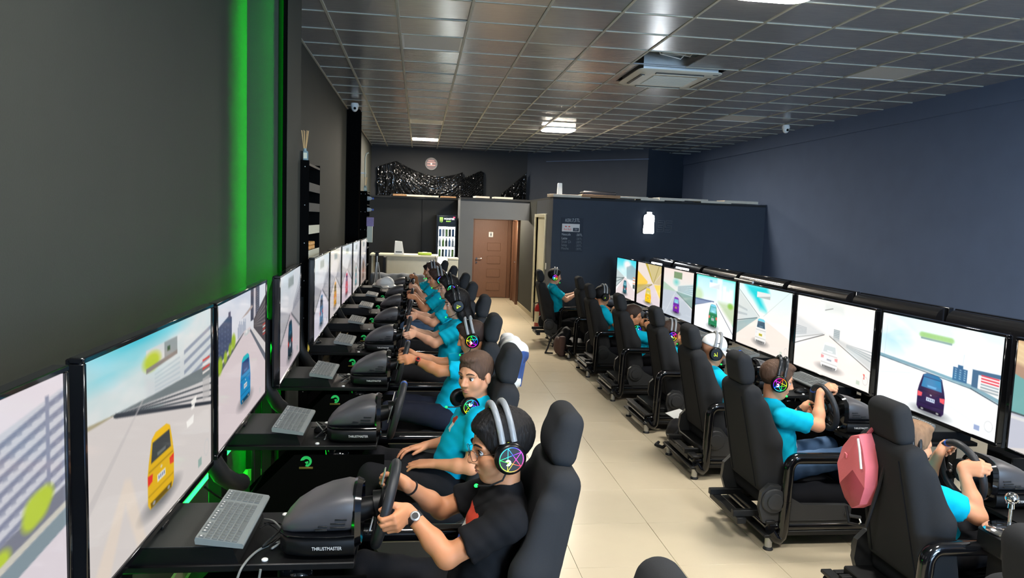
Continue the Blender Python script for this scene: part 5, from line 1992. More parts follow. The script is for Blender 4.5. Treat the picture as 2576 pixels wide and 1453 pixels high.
person(RR[6], 'dark-haired boy in turquoise seen from behind with pale headphones', (2.40, 1.135), yaw=10, pitch=8, hair='thick', hcol='black', skin=1, hands=((0, 'g'), (180, 'g')), h=.0085, hs=1.02, lanyard=M_LANB)
person(RR[7], 'driver almost hidden by his seat in the far right row', (2.50, 1.02), yaw=0, pitch=8, hair='thick', hcol='brown', skin=1, hands=((0, 'g'), (180, 'g')), h=.0095)
person(RR[8], 'boy in turquoise with glasses beside the fire extinguisher', (2.215, 1.185), yaw=-4, pitch=8, hair='thick', hcol='black', skin=2, hands=((-30, 'g'), (210, 'g')), h=.0085, hs=1.02)

headset('glowing headset with frosted double band on the boy in black', L[1]['headw'], ph=.35)
M2 = L[2]['neckw'] @ Matrix.Translation((.075, .0, .005)) @ Matrix.Rotation(R(14), 4, 'Z') @ Matrix.Rotation(R(-112), 4, 'Y') @ Matrix.Translation((0, 0, .0))
headset('glowing headset worn round the neck of the boy looking aside', M2, ph=.6, mic='neck')
headset('glowing headset with grey-green double band behind the short-haired boy', L[3]['headw'], ph=.1)
headset('black headset with yellow mark on the long-haired girl', L[4]['headw'], kind='yellow', band=M_BANDK, ph=.2)
headset('glowing rainbow headset on the boy in round glasses', L[5]['headw'], band=M_BANDK, ph=.3)
headset('pale banded headset on the boy with the lanyard', L[6]['headw'] @ Matrix.Translation((-.03, 0, 0)), ph=.5)
headset('pale headset on the half hidden boy of the left row', L[7]['headw'], ph=.5)
headset('pale headset with green microphone on the last boy of the left row', L[8]['headw'], ph=.15)
headset('black headset with lime trim on the fair-haired small boy', RR[1]['headw'] @ Matrix.Translation((-.02, 0, -.05)), kind='yellow', band=M_BANDK, ph=.5)
headset('rainbow headset with black band on the boy in jeans', RR[2]['headw'], band=M_BANDK, ph=.75)
headset('lime-marked headset worn over the white cap', RR[3]['headw'] @ Matrix.Scale(1.06, 4), kind='yellow', ph=.4)
headset('blue glowing headset on the boy just beyond the white cap', RR[4]['headw'], band=M_BAND, ph=.55)
M5 = RR[5]['neckw'] @ Matrix.Translation((.075, -.0, .005)) @ Matrix.Rotation(R(-14), 4, 'Z') @ Matrix.Rotation(R(-112), 4, 'Y')
headset('pink glowing headset round the neck of the spectacled boy', M5, ph=.9, mic='neck')
headset('white banded headset on the boy seen from behind', RR[6]['headw'], ph=.5, kind='rgb', off=True)
headset('white banded headset on the almost hidden driver', RR[7]['headw'], ph=.5, off=True)
headset('rainbow headset with white band beside the fire extinguisher', RR[8]['headw'], ph=.6)
eyeglasses('thin round glasses on the boy in the black T-shirt', L[1]['headw'])
eyeglasses('thin round glasses on the black-haired boy, left row', L[5]['headw'])
eyeglasses('dark glasses on the boy with neck headphones, right row', RR[5]['headw'])
eyeglasses('glasses on the far boy beside the fire extinguisher', RR[8]['headw'])
cap_thing('white baseball cap on the boy in the right row', RR[3]['headw'] @ Matrix.Translation((0, 0, .012)) @ Matrix.Rotation(R(6), 4, 'Y'))

# watches and wristbands
M_WATCH = mat('black_strap', rgb(26, 24, 26), .5, noise=.05)


def wrist_thing(st, s, name, label, face=None, m=None, w=.011, r=.0265, back=.03):
    E, W, _ = st['arms'][s]
    d = unit(W - E)
    p = W - d * back
    t = thing(name, label, 'watch' if face else 'wristband', (0, 0, 0), 0)
    q = Vector(d).to_track_quat('Z', 'X').to_matrix().to_4x4()
    t.matrix_world = st['wl'] @ Matrix.Translation(Vector(p)) @ q
    link('strap', MB().lathe([(r - .0005, -w), (r + .003, -w), (r + .003, w), (r - .0005, w)], 24).mesh('strap'), m or M_WATCH, t)
    if face:
        loc_up = (t.matrix_world.to_3x3().inverted() @ Vector((0, -.75, .65))).normalized()
        a = math.atan2(loc_up.y, loc_up.x)
        c = MB()
        c.T = Matrix.Rotation(a, 4, 'Z') @ Matrix.Translation((r, 0, 0)) @ Matrix.Rotation(R(90), 4, 'Y')
        c.lathe([(.017, 0), (.017, .008), (.014, .010)], 20)
        cs = link('watch_case', c.mesh('watch_case'), face, t)
        d_ = MB()
        d_.T = Matrix.Rotation(a, 4, 'Z') @ Matrix.Translation((r, 0, 0)) @ Matrix.Rotation(R(90), 4, 'Y')
        d_.lathe([(.0115, .0095), (.0115, .0108)], 18)
        link('watch_dial', d_.mesh('watch_dial'), M_WATCH, cs)
    return t


wrist_thing(L[1], -1, 'wristband', 'thin dark band on the far wrist of the boy in black', w=.003, back=.022)
wrist_thing(L[1], 1, 'wristwatch', 'silver watch on the near wrist of the boy in black', face=M_SILVER, back=.035)
wrist_thing(L[3], 1, 'wristwatch', 'red and black watch on the arm of the hidden boy, left row', face=mat('red_watch_case', rgb(200, 40, 40), .4, noise=.05), back=.04)
wrist_thing(RR[2], 1, 'wristwatch', 'dark watch on the far wrist of the boy in jeans', face=M_WATCH, back=.035)

# ================================================================== CEILING FITTINGS
ac = thing('air_conditioner', 'white four-way cassette air conditioner hanging from the ceiling', 'air conditioner', (2.76, 8.22, CEIL - .055))
M_ACW = mat('ivory_ac_plastic', rgb(206, 204, 192), 0.45, noise=0.03)
M_ACD = mat('dark_louver', rgb(58, 54, 50), 0.5, noise=0.05)


def acpanel():
    vs, fs = [], []
    rings = [(.475, .03), (.475, .022), (.44, .008), (.34, 0.0), (.29, -.003), (.28, .0)]
    n = 40
    for (r, z) in rings:
        for k in range(n):
            a = 2 * PI * (k + .5) / n
            c, s = math.cos(a), math.sin(a)
            e = .18 if r > .3 else .3
            vs.append((r * abs(c) ** e * (1 if c > 0 else -1), r * abs(s) ** e * (1 if s > 0 else -1), z))
    for i in range(len(rings) - 1):
        for k in range(n):
            l = (k + 1) % n
            fs.append((i * n + k, i * n + l, (i + 1) * n + l, (i + 1) * n + k))
    fs.append(tuple((len(rings) - 1) * n + k for k in range(n)))
    return MB().add(vs, fs)


link('panel', acpanel().mesh('panel'), M_ACW, ac)
for i in range(14):
    link('grille_slat', cached('acslat', lambda: MB().box(-.25, .25, -.006, .006, -.009, -.002, .001)), M_ACW, ac, (0, -.24 + i * .037, 0))
for k in range(4):
    lv = link('louver', cached('aclouver', lambda: MB().box(-.27, .27, .355, .405, -.006, .006, .003)), M_ACD, ac, rot=(0, 0, k * PI / 2))
    link('vane', cached('acvane', lambda: MB().box(-.265, .265, .36, .385, -.012, -.006, .002)), M_ACW, lv)
link('logo', MB().box(.36, .42, -.43, -.41, .004, .007).mesh('logo'), M_ACD, ac)
link('housing', MB().box(-.42, .42, -.42, .42, .03, .36).mesh('housing'), M_SILVER, ac)
link('pump_box', MB().box(-.28, .12, -.86, -.52, .16, .36, .006).mesh('pump_box'), mat('grey_zinc', rgb(150, 156, 150), .5, noise=.08), ac)
for i in range(4):
    link('wire', MB().tube([(-.5 + .1 * i, -.95 + .05 * i, .3), (-.35 + .12 * i, -.75, .12 + .02 * i), (-.1 + .1 * i, -.66, .10 + .03 * i), (.1 + .05 * i, -.6, .3)], .006, 6).mesh('wire'), M_WHITE, ac)
# filler strips round the air conditioner
for (a, b, c, d) in ((GX(6), GX(8), GY(2), 7.745), (GX(6), GX(8), 8.695, GY(4)), (GX(6), 2.285, 7.745, 8.695), (3.235, GX(8), 7.745, 8.695)):
    link('ceiling_filler', MB().box(a + .012, b - .012, c + .002, d - .002, CEIL, CEIL + .012).mesh('ceiling_filler'), M_CTILE, ceiling)


def dome_camera(label, loc):
    t = thing('dome_camera', label, 'security camera', loc, 0, 'white dome cameras')
    link('base', cached('dcbase', lambda: MB().lathe([(.058, 0), (.06, .03), (.05, .055)], 24)), M_WHITE, t, (0, 0, .06))
    link('ball', cached('dcball', lambda: MB().ell((0, 0, .05), (.05, .05, .062), 20, 12)), M_WHITE, t)
    link('lens', cached('dclens', lambda: MB().lathe([(.02, -.05), (.02, -.035)], 16, axis='y')), M_BEZEL, t, (.006, 0, .035))
    link('seam', cached('dcseam', lambda: MB().lathe([(.053, .060), (.053, .066)], 24)), M_BLK, t)


dome_camera('white dome camera under the ceiling at the left pier', (-1.0, 11.3, 3.49))
dome_camera('white dome camera under the ceiling at the right wall', (5.68, 11.08, 3.49))

# ================================================================== LEFT WALL RACKS
def rack(label, x0, x1, y0, y1, zt, shelves, pale):
    t = thing('display_rack', label, 'display rack', (x0, y0, 0), 0, 'tall narrow black display racks')
    W, D = y1 - y0, x1 - x0
    for y in (0, W - .02):
        link('side_panel', MB().box(0, D, y, y + .02, 0, zt, .002).mesh('side_panel'), M_VELVET, t)
    link('back_panel', MB().box(0, .012, 0, W, 0, zt).mesh('back_panel'), M_BLK, t)
    for i, z in enumerate([0.06] + shelves + [zt - .02]):
        s = link('shelf', MB().box(.012, D, .02, W - .02, z - .02, z, .001).mesh('shelf'), M_BLK, t)
        if i in pale:
            link('shelf_edge', MB().box(D - .004, D + .002, .02, W - .02, z - .07, z, .001).mesh('shelf_edge'), M_CREAM if pale[i] else M_SEATPL, t)
    for k in range(7):
        for xx in (.03, D - .03):
            link('screw', cached('rscrew', lambda: MB().lathe([(.004, -.0015), (.004, .001)], 8, axis='y')), M_GREENLED if False else M_SILVER, t, (xx, 0, zt - .05 - k * .3))
    return t


SH = [.78, .98, 1.18, 1.42, 1.66, 1.86, 2.04, 2.20]
rack('tall black display rack with snacks standing beside the green-lit pier', -.985, -.873, 5.97, 6.62, 2.37, SH, {5: 1, 6: 1, 4: 0, 7: 0, 8: 0, 3: 0})
SH2 = [.8, 1.1, 1.4, 1.7, 1.93, 2.14]
rack('far black rack with blue-capped water bottles by the counter', -1.02, -.89, 12.66, 13.3, 2.36, SH2, {})
M_WAF = mat('golden_wafer', rgb(206, 150, 84), .6, noise=.2, nscale=40)
for i in range(6):
    for j in range(2):
        o = link('wafer_roll', cached('wafer', lambda: MB().lathe([(.014, -.045), (.016, -.04), (.016, .04), (.014, .045)], 10, axis='x')), M_WAF, None, (-.92, 6.06 + i * .055, 1.677 + j * .032))
        tag(o, 'golden wafer roll piled on the pale shelf of the rack', 'wafer', 'golden wafer rolls on the rack')
SN = [('snack_box', (.7, .2, .2), 1.18, 'small red box on the rack shelf behind the screen', 6.05, (.05, .04, .07)), ('snack_box', (.6, .12, .1), .98, 'red and white snack box low on the rack', 6.3, (.06, .05, .05)),
      ('snack_bag', (.75, .55, .08), .78, 'yellow snack bag at the bottom of the rack', 6.2, (.06, .09, .08)), ('model_car', (.12, .16, .3), 1.42, 'dark blue model car on the rack shelf', 6.15, (.04, .11, .03))]
for (nm, c, z, lb, y, s) in SN:
    m = mat('snack_' + nm + '%.2f' % z, c, .45, noise=.25, nscale=30)
    t = thing(nm, lb, nm.replace('_', ' '), (-.925, y, z), 0)
    if nm == 'model_car':
        link('car_body', MB().prism([(-.10, .01), (.10, .01), (.10, .035), (.06, .04), (.035, .06), (-.03, .06), (-.06, .038), (-.10, .033)], 'yz', -.022, .022).mesh('car_body'), m, t)
        for y_ in (-.06, .06):
            for x_ in (-.02, .02):
                link('wheel', cached('mwheel', lambda: MB().lathe([(.014, -.005), (.014, .005)], 12, axis='x')), M_RUB, t, (x_, y_, .014))
    elif nm == 'snack_bag':
        f = Field((-.06, -.09, -.02), (.06, .09, .14), .008)
        f.ell((0, 0, .055), (.035, .07, .055), .0)
        f.rbox((0, 0, .11), (.006, .06, .015), .004, .02)
        f.fn(lambda P: (.004 * np.sin(P[..., 1] * 130) * np.sin(P[..., 2] * 110)).astype(np.float32))
        link('bag', f.mesh('bag', 1), m, t)
    else:
        link('carton', MB().box(-s[0] / 2, s[0] / 2, -s[1] / 2, s[1] / 2, 0, s[2], .003).mesh('carton'), m, t)
        link('flap', MB().box(-s[0] / 2 + .003, s[0] / 2 - .003, -s[1] / 2 + .003, s[1] / 2 - .003, s[2], s[2] + .002).mesh('flap'), M_WHITE, t)


def diffuser(label, loc, jar=True):
    t = thing('reed_diffuser', label, 'reed diffuser', loc, 0, 'reed diffusers on the racks')
    link('bottle', cached('rdbot', lambda: MB().box(-.026, .026, -.026, .026, 0, .075, .006).lathe([(.013, .075), (.013, .095)], 14)), mat('pale_blue_glass', rgb(176, 206, 214), .1, trans=.6, noise=.03), t)
    link('bottle_label', cached('rdlab', lambda: MB().box(-.02, .02, -.028, -.0262, .015, .06)), M_CREAM, t)
    for i in range(7):
        a = i * 2 * PI / 7
        link('reed', cached('reed%d' % i, lambda: MB().cyl((0, 0, .02), (.028 * math.cos(a), .028 * math.sin(a), .235), .0022, n=6)), mat('reed_wood', rgb(206, 170, 118), .7, noise=.1), t)
    return t


diffuser('reed diffuser with pale sticks on top of the near rack', (-.915, 6.03, 2.37))
diffuser('reed diffuser on top of the far rack', (-.93, 12.75, 2.36))
cj = thing('candle_jar', 'small black candle jar beside the near reed diffuser', 'candle jar', (-.955, 5.995, 2.37))
link('jar', MB().lathe([(.03, 0), (.034, .006), (.034, .07), (.031, .072)], 20).mesh('jar'), M_BLK, cj)
link('jar_label', MB().lathe([(.016, -.0355), (.016, -.0345)], 16, (.0, 0, .036), 'y').mesh('jar_label'), mat('olive_label', rgb(150, 150, 96), .6, noise=.1), cj)
M_WATER = mat('clear_bottle_plastic', rgb(190, 205, 215), .15, trans=.5, noise=.05)
M_BCAP = mat('blue_bottle_cap', rgb(70, 100, 190), .4, noise=.05)
for i, (z, nm) in enumerate(((1.93, 'lowest'), (2.14, 'middle'), (2.30, 'topmost'))):
    zz = (1.86, 2.05, 2.24)[i]
    t = thing('water_bottle', '%s blue-capped water bottle sticking out of the far rack' % nm, 'water bottle', (-.89, 12.75, zz - .0), 0, 'blue-capped bottles on the far rack')
    link('bottle_body', cached('wbot', lambda: MB().lathe([(.03, -.07), (.035, -.05), (.036, .02), (.028, .055), (.014, .075), (.014, .085)], 16, axis='x')), M_WATER, t)
    link('bottle_cap', cached('wcap', lambda: MB().lathe([(.017, .082), (.017, .105)], 14, axis='x')), M_BCAP, t)
nb_ = thing('paper_bag', 'pale paper bag hanging from the far rack', 'paper bag', (-.83, 12.62, 1.5))
link('bag_body', MB().box(-.05, .045, -.015, .015, 0, .34, .004).mesh('bag_body'), M_CREAM, nb_)
link('bag_flap', MB().box(-.06, .06, -.02, -.013, .27, .42, .003).mesh('bag_flap'), mat('lilac_print', rgb(150, 130, 170), .6, noise=.3, nscale=20), nb_)
wp = thing('wall_pipe', 'thin pale pipe bent at the top on the left wall', 'pipe', (-1.0, 13.6, 0))
link('pipe_run', MB().tube([(.0, 0, 2.45), (.0, 0, 3.0), (.02, 0, 3.06), (.06, .0, 3.08)], .014, 10).mesh('pipe_run'), M_CREAM, wp)
link('pipe_clip', MB().box(-.2, .02, -.01, .01, 2.7, 2.72).mesh('pipe_clip'), M_SILVER, wp)

# ================================================================== BACK OF THE ROOM
M_CNT = mat('pale_olive_laminate', rgb(176, 174, 158), .45, noise=.06, nscale=12)
ct_ = thing('counter', 'long pale counter at the far left end of the room', 'counter', (0, 15.0, 0))
link('counter_front', MB().box(-.70, .36, 0, .04, 0, 1.15, .004).mesh('counter_front'), M_CNT, ct_)
link('worktop', MB().box(-.98, .40, -.06, .6, 1.15, 1.185, .005).mesh('worktop'), M_CREAM, ct_)
for x in (-.95, .32):
    link('end_panel', MB().box(x, x + .04, .04, .55, 0, 1.15, .003).mesh('end_panel'), M_CNT, ct_)
link('kick_plate', MB().box(-.70, .36, -.02, 0, 0, .62, .003).mesh('kick_plate'), M_CNT, ct_)
cb = thing('cabinet', 'pale cabinet between the fridge and the grey pier', 'cabinet', (.62, 15.6, 0))
link('carcass', MB().box(-.02, .20, -.3, .1, 0, 1.1, .004).mesh('carcass'), M_CNT, cb)
link('door', MB().box(-.01, .19, -.32, -.3, .05, 1.08, .004).mesh('door'), M_CNT, cb)
link('cabinet_top', MB().box(-.03, .205, -.33, .1, 1.1, 1.13, .004).mesh('cabinet_top'), M_CREAM, cb)
# paper-towel box, wipes
pt = thing('paper_dispenser', 'white tapered paper dispenser standing on the counter', 'paper dispenser', (-.40, 15.1, 1.185))
link('shell', MB().prism([(-.1, 0), (.1, 0), (.055, .26), (-.085, .27)], 'xz', -.06, .06).mesh('shell'), M_WHITE, pt)
link('slot', MB().box(-.07, .06, -.063, -.06, .04, .06).mesh('slot'), M_SEATPL, pt)
wz = thing('wipes_pack', 'lime green pack of wipes on the counter end', 'wipes pack', (.12, 15.05, 1.185))
f = Field((-.17, -.1, -.02), (.17, .1, .1), .008)
f.rbox((0, 0, .03), (.14, .065, .028), .02, 0)
link('pack', f.mesh('pack', 1), mat('lime_packaging', rgb(176, 200, 60), .35, noise=.25, nscale=25), wz)
link('lid', MB().box(-.05, .05, -.03, .03, .056, .064, .003).mesh('lid'), M_WHITE, wz)
# sofa back covered by a grey cloth
sf = thing('sofa', 'low sofa covered with a grey cloth in front of the counter', 'sofa', (-.36, 13.0, 0))
f = Field((-.55, -.12, .0), (.55, .5, 1.02), .02)
f.rbox((0, .08, .48), (.49, .10, .47), .06, .02)
f.rbox((0, .28, .22), (.49, .2, .2), .06, .05)
f.fn(lambda P: (.012 * np.sin(P[..., 0] * 23 + P[..., 2] * 9) * np.sin(P[..., 0] * 11 + 1) + .006 * np.sin(P[..., 2] * 31 + P[..., 0] * 17)).astype(np.float32))
link('cloth_cover', f.mesh('cloth_cover', 1), mat('grey_cloth', rgb(132, 136, 140), .9, noise=.08, nscale=20, bump=.2, bscale=200), sf)
link('sofa_base', MB().box(-.45, .45, 0, .46, 0, .06, .01).mesh('sofa_base'), M_BLK, sf)
# tripod
tp = thing('tripod', 'silver camera tripod standing beside the far rack', 'tripod', (-.72, 12.9, 0))
for a in (0, 2.1, 4.2):
    link('leg', MB().tube([(.02 * math.cos(a), .02 * math.sin(a), 1.15), (.07 * math.cos(a), .07 * math.sin(a), .8), (.2 * math.cos(a), .2 * math.sin(a), 0)], [.012, .012, .009], 8).mesh('leg'), M_SILVER, tp)
link('centre_column', MB().cyl((0, 0, .7), (0, 0, 1.3), .014, n=10).mesh('centre_column'), M_SILVER, tp)
link('head', MB().box(-.03, .03, -.03, .03, 1.26, 1.31, .005).box(-.05, .05, -.02, .02, 1.31, 1.33, .004).mesh('head'), M_BLK, tp)
# monitor on stand lying against the counter
mo = thing('office_monitor', 'dark monitor standing sideways at the counter', 'monitor', (-.66, 14.6, .72))
link('panel', MB().box(-.03, .03, -.22, .22, .06, .44, .006).mesh('panel'), M_BLK, mo)
link('stand', MB().box(-.02, .02, -.03, .03, -.7, .06, .004).box(-.1, .1, -.12, .12, -.72, -.7, .004).mesh('stand'), M_BLK, mo)
# leaning crutch-like silver pole
pl = thing('silver_pole', 'thin silver pole leaning at the right end of the counter', 'pole', (.36, 14.85, 0))
link('shaft', MB().tube([(.12, -.05, 0), (.0, .05, 1.13), (-.02, .06, 1.18)], .012, 8).mesh('shaft'), M_SILVER, pl)
link('tip', MB().ell((.12, -.05, .012), (.016, .016, .012), 10, 6).mesh('tip'), M_RUB, pl)

# fridge
fg = thing('drinks_fridge', 'tall black glass-door drinks fridge, lit white inside', 'fridge', (.59, 16.0, 0))
fb = MB()
fb.box(-.22, .22, .46, .48, 0, 2.02).box(-.22, -.19, 0, .46, 0, 2.02).box(.19, .22, 0, .46, 0, 2.02).box(-.19, .19, 0, .46, 0, .5).box(-.19, .19, 0, .46, 1.78, 2.02)
link('cabinet', fb.mesh('cabinet'), M_BLK, fg)
M_FRL = mat('fridge_light', (1, 1, 1), .5, emit=(.94, 1.0, .97), estr=7.0, noise=.01)
link('light_panel', MB().box(-.185, .185, .44, .455, .52, 1.76).mesh('light_panel'), M_FRL, fg)
for z in (.8, 1.12, 1.34, 1.56):
    link('shelf', MB().box(-.185, .185, .03, .44, z - .012, z).mesh('shelf'), M_WHITE, fg)
link('glass_door', MB().box(-.19, .19, -.012, -.006, .5, 1.78).mesh('glass_door'), mat('fridge_glass', (1, 1, 1), .02, trans=1.0, alpha=.12, noise=.01), fg)
dfm = MB().box(-.2, -.18, -.02, .0, .5, 1.78).box(.18, .2, -.02, 0, .5, 1.78).box(-.2, .2, -.02, 0, .48, .5).box(-.2, .2, -.02, 0, 1.78, 1.8)
link('door_frame', dfm.mesh('door_frame'), M_BLK, fg)
hdp = link('header_panel', MB().box(-.2, .2, -.015, 0, 1.82, 2.0, .003).mesh('header_panel'), M_BLK, fg)
M_MGRN = mat('green_claw_glow', (.3, 1, .1), .5, emit=(.45, 1.0, .10), estr=2.4, noise=.01)
cl = MB()
for i, dx in enumerate((-.15, -.125, -.10)):
    cl.prism([(dx - .007, 1.97), (dx + .007, 1.965), (dx + .004, 1.90), (dx, 1.86 - .012 * (i % 2)), (dx - .005, 1.90)], 'xz', -.019, -.0155)
link('claw_mark', cl.mesh('claw_mark'), M_MGRN, fg)
text('MONSTER', .05, mat('white_sign_glow', (1, 1, 1), .5, emit=(1, 1, .95), estr=2.2, noise=.01), fg, (.045, -.017, 1.935), (R(90), 0, 0))
text('ENERGY', .028, MATS['green_claw_glow'], fg, (.03, -.017, 1.885), (R(90), 0, 0))
link('status_light', MB().box(.13, .17, -.019, -.015, 1.96, 1.985).mesh('status_light'), mat('red_led', (1, 0, 0), .5, emit=(1, .05, .1), estr=2.5, noise=.01), fg)
BOT = [mat('drink_%d' % i, c, .3, noise=.15, nscale=20) for i, c in enumerate(((.05, .07, .05), (.25, .42, .1), (.6, .62, .66), (.1, .2, .4)))]
for zi, z in enumerate((.8, 1.12, 1.34, 1.56)):
    for i in range(5):
        o = link('drink_can' if zi != 2 else 'drink_bottle', cached('dcan', lambda: MB().lathe([(.024, 0), (.028, .008), (.028, .14), (.02, .155)], 12)) if zi != 2 else cached('dbot', lambda: MB().lathe([(.026, 0), (.028, .01), (.028, .11), (.012, .15), (.012, .18)], 12)), BOT[(i * 3 + zi) % 4], None, (.59 - .14 + i * .07, 16.12, z))
        tag(o, 'small drink standing in the lit fridge', 'drink', 'drinks in the fridge')

# corridor downlight
cd = thing('corridor_light', 'small lamp under the ceiling of the toilet corridor', 'ceiling light', (1.72, 16.9, 2.17))
link('housing', MB().lathe([(.1, .02), (.1, .03)], 20).mesh('housing'), M_WHITE, cd)
link('diffuser', MB().lathe([(.09, 0), (.09, .02)], 20).mesh('diffuser'), mat('corridor_glow', (1, 1, 1), .5, emit=(1, .88, .7), estr=400.0, noise=.01), cd)

# black plastic sheeting on the back wall above the counter
M_PLAS = mat('black_plastic_sheet', rgb(17, 18, 19), .2, noise=.3, nscale=5, bump=.12, bscale=9, spec=.7)


def plastic(label, x0, x1, y, nx, nz, top, bot, depth, sd):
    rng = np.random.RandomState(sd)
    u, v = np.meshgrid(np.linspace(0, 1, nx), np.linspace(0, 1, nz))
    X = x0 + (x1 - x0) * u
    zt, zb = top(u), bot(u)
    Z = zt + (zb - zt) * v
    wob = .5 * np.sin(u * 9 + 1) + .35 * np.sin(v * 7 + u * 5) + .2 * np.sin(u * 31 + v * 4)
    s1 = v * 1.1 + 1.9 * ((u - .55) / .45) ** 2
    swag = np.abs(np.sin(s1 * 9 + wob)) ** .7 + .5 * np.abs(np.sin(s1 * 23 + 2 * wob + 3 * v)) + .25 * np.abs(np.sin(s1 * 41 + u * 30))
    vert = np.abs(np.sin(u * 90 + wob * 2 + 2 * v * (u - .1) * 20)) + .5 * np.abs(np.sin(u * 171 + 3 * wob))
    k_ = np.clip((u - .14) / .08, 0, 1) * np.clip((.80 - u) / .05, 0, 1)
    D = (k_ * swag + (1 - k_) * vert) * depth * .34 + depth * .5 * np.sin(v * PI) * k_
    Y = y - D
    V = np.stack([X, Y, Z], -1).reshape(-1, 3)
    i = np.arange(nx * nz).reshape(nz, nx)
    Q = np.stack([i[:-1, :-1], i[1:, :-1], i[1:, 1:], i[:-1, 1:]], -1).reshape(-1, 4)
    b = MB()
    b.add([tuple(p) for p in V], [tuple(int(k) for k in q) for q in Q])
    o = link('plastic_sheet', b.mesh('plastic_sheet', ang=25, fix=False), M_PLAS)
    md = o.modifiers.new('thickness', 'SOLIDIFY')
    md.thickness = .004
    return tag(o, label, 'plastic sheet')


plastic('crumpled black plastic sheet draped in swags along the back wall', -1.05, 1.55, 18.36, 150, 46,
        lambda u: 3.30 - .33 * np.abs(np.sin((u - .17) * PI * 1.25)) * (u > .17) - .9 * (.17 - u) * (u < .17) - .15 * (u > .8), lambda u: 2.43 + .0 * u, .16, 3)
plastic('smaller black plastic sheet hanging right of the swags', 2.0, 2.62, 18.3, 50, 30, lambda u: 2.6 + .55 * u, lambda u: 2.42 + 0 * u, .14, 8)
ck = thing('wall_clock', 'round white-rimmed wall clock with red stripes above the plastic sheet', 'clock', (.25, 18.39, 3.27))
link('rim', MB().tube([(.14 * math.cos(a), -.02, .14 * math.sin(a)) for a in np.linspace(0, 2 * PI, 32, endpoint=False)], .016, 8, closed=True).mesh('rim'), M_SILVER, ck)
link('dial', MB().lathe([(.135, -.02), (.135, 0)], 32, axis='y').mesh('dial'), mat('dark_red_dial', rgb(70, 26, 24), .4, noise=.1), ck)
for z, w in ((.075, .075), (.03, .10), (-.035, .10)):
    link('dial_stripe', MB().box(-w, w, -.024, -.02, z - .011, z + .011).mesh('dial_stripe'), mat('pale_red_stripe', rgb(206, 150, 140), .5, noise=.05), ck)
link('hub', MB().lathe([(.022, -.03), (.022, -.02)], 16, axis='y').mesh('hub'), M_WHITE, ck)

# boards and scraps lying on the mezzanine edge
M_STY = mat('pale_board', rgb(206, 196, 178), .7, noise=.12, nscale=14)
M_PLY = mat('raw_plywood', rgb(160, 122, 86), .7, noise=.2, nscale=14)
rng = np.random.RandomState(4)
xs_ = 2.34
n = 0
POSN = ['first', 'second', 'third', 'fourth', 'fifth', 'sixth', 'seventh', 'eighth', 'ninth', 'tenth', 'eleventh']
while xs_ < 5.9 and n < 11:
    w = rng.uniform(.35, .62)
    b = MB()
    b.T = Matrix.Translation((xs_ + w / 2, BY + .15 + .025 * rng.rand(), 2.402 + .012 * (n % 3))) @ Matrix.Rotation(rng.uniform(-.12, .12), 4, 'Z') @ Matrix.Rotation(R(rng.uniform(0, 1.2)), 4, 'X')
    b.box(-w / 2 - .04, w / 2 + .04, -.17, .22, 0, .034 + .02 * rng.rand(), .002)
    tag(link('board_sheet', b.mesh('board_sheet'), M_STY if rng.rand() > .2 else M_PLY), 'pale board scrap on the store-room edge, %s from the left' % POSN[n], 'board', 'board scraps along the store-room edge')
    xs_ += w * .9
    n += 1
for i, (x, w) in enumerate(((-.45, .3), (-.1, .42), (.25, .3), (.62, .34), (1.3, .3), (1.75, .4))):
    b = MB()
    b.T = Matrix.Translation((x, (16.5 if x < .8 else 15.58), 2.402)) @ Matrix.Rotation(rng.uniform(-.2, .2), 4, 'Z')
    b.box(-w / 2, w / 2, -.06, .2, 0, .03 + .02 * rng.rand(), .002)
    tag(link('board_sheet', b.mesh('board_sheet'), M_PLY if i % 3 == 0 else M_STY), 'pale scrap on the ledge over the counter, %s from the left' % POSN[i], 'board', 'scraps on the ledge over the counter')
rt = thing('wifi_router', 'upright white router standing on the store-room edge', 'router', (2.46, BY + .12, 2.44))
link('case', MB().prism([(-.045, 0), (.045, 0), (.038, .2), (.03, .21), (-.03, .21), (-.038, .2)], 'xz', -.02, .02).mesh('case'), M_WHITE, rt)
link('base', MB().box(-.05, .05, -.035, .035, -.008, .0, .002).mesh('base'), M_WHITE, rt)
bb = thing('black_case', 'low black box lying on the store-room roof', 'box', (3.25, BY + .5, 2.41))
link('case', MB().box(-.3, .3, -.15, .15, 0, .13, .01).mesh('case'), M_BLK, bb)
link('lid_edge', MB().box(-.305, .305, -.155, .155, .10, .112, .002).mesh('lid_edge'), M_SEATPL, bb)

# ================================================================== STORE-ROOM FRONT: menu, placard, sign
M_CHALK = mat('white_chalk', rgb(172, 174, 176), .9, noise=.25, nscale=120)
M_CHALKF = mat('faint_chalk', rgb(112, 116, 120), .9, noise=.3, nscale=120)
M_BOARD = mat('dark_chalkboard', rgb(46, 52, 62), .85, noise=.12, nscale=14)
mn = thing('chalk_menu', 'chalk price list written on a dark board by the store-room corner', 'menu', (2.69, BY - .004, 1.73))
link('board', MB().box(-.2, .2, -.003, .003, -.29, .31, .001).mesh('board'), M_BOARD, mn)
for i, (a, b_, z, m) in enumerate((('Nescafe', ':20TL', .015, M_CHALK), ('Latte', ':20TL', -.055, M_CHALK), ('Sıcak Çk', ':20TL', -.115, M_CHALKF), ('Salep', ':20TL', -.175, M_CHALKF), ('Mocha', ':20TL', -.235, M_CHALKF))):
    text(a, .062, m, mn, (-.185, -.004, z), (R(90), 0, 0), align='LEFT', sx=.82)
    text(b_, .058, m if i == 0 else M_CHALKF, mn, (.19, -.004, z - .004), (R(90), 0, 0), align='RIGHT', sx=.82)
text('KEK:7,5TL', .085, M_CHALK, mn, (.0, -.004, .265), (R(90), R(-2), 0), shear=.12, sx=.72)
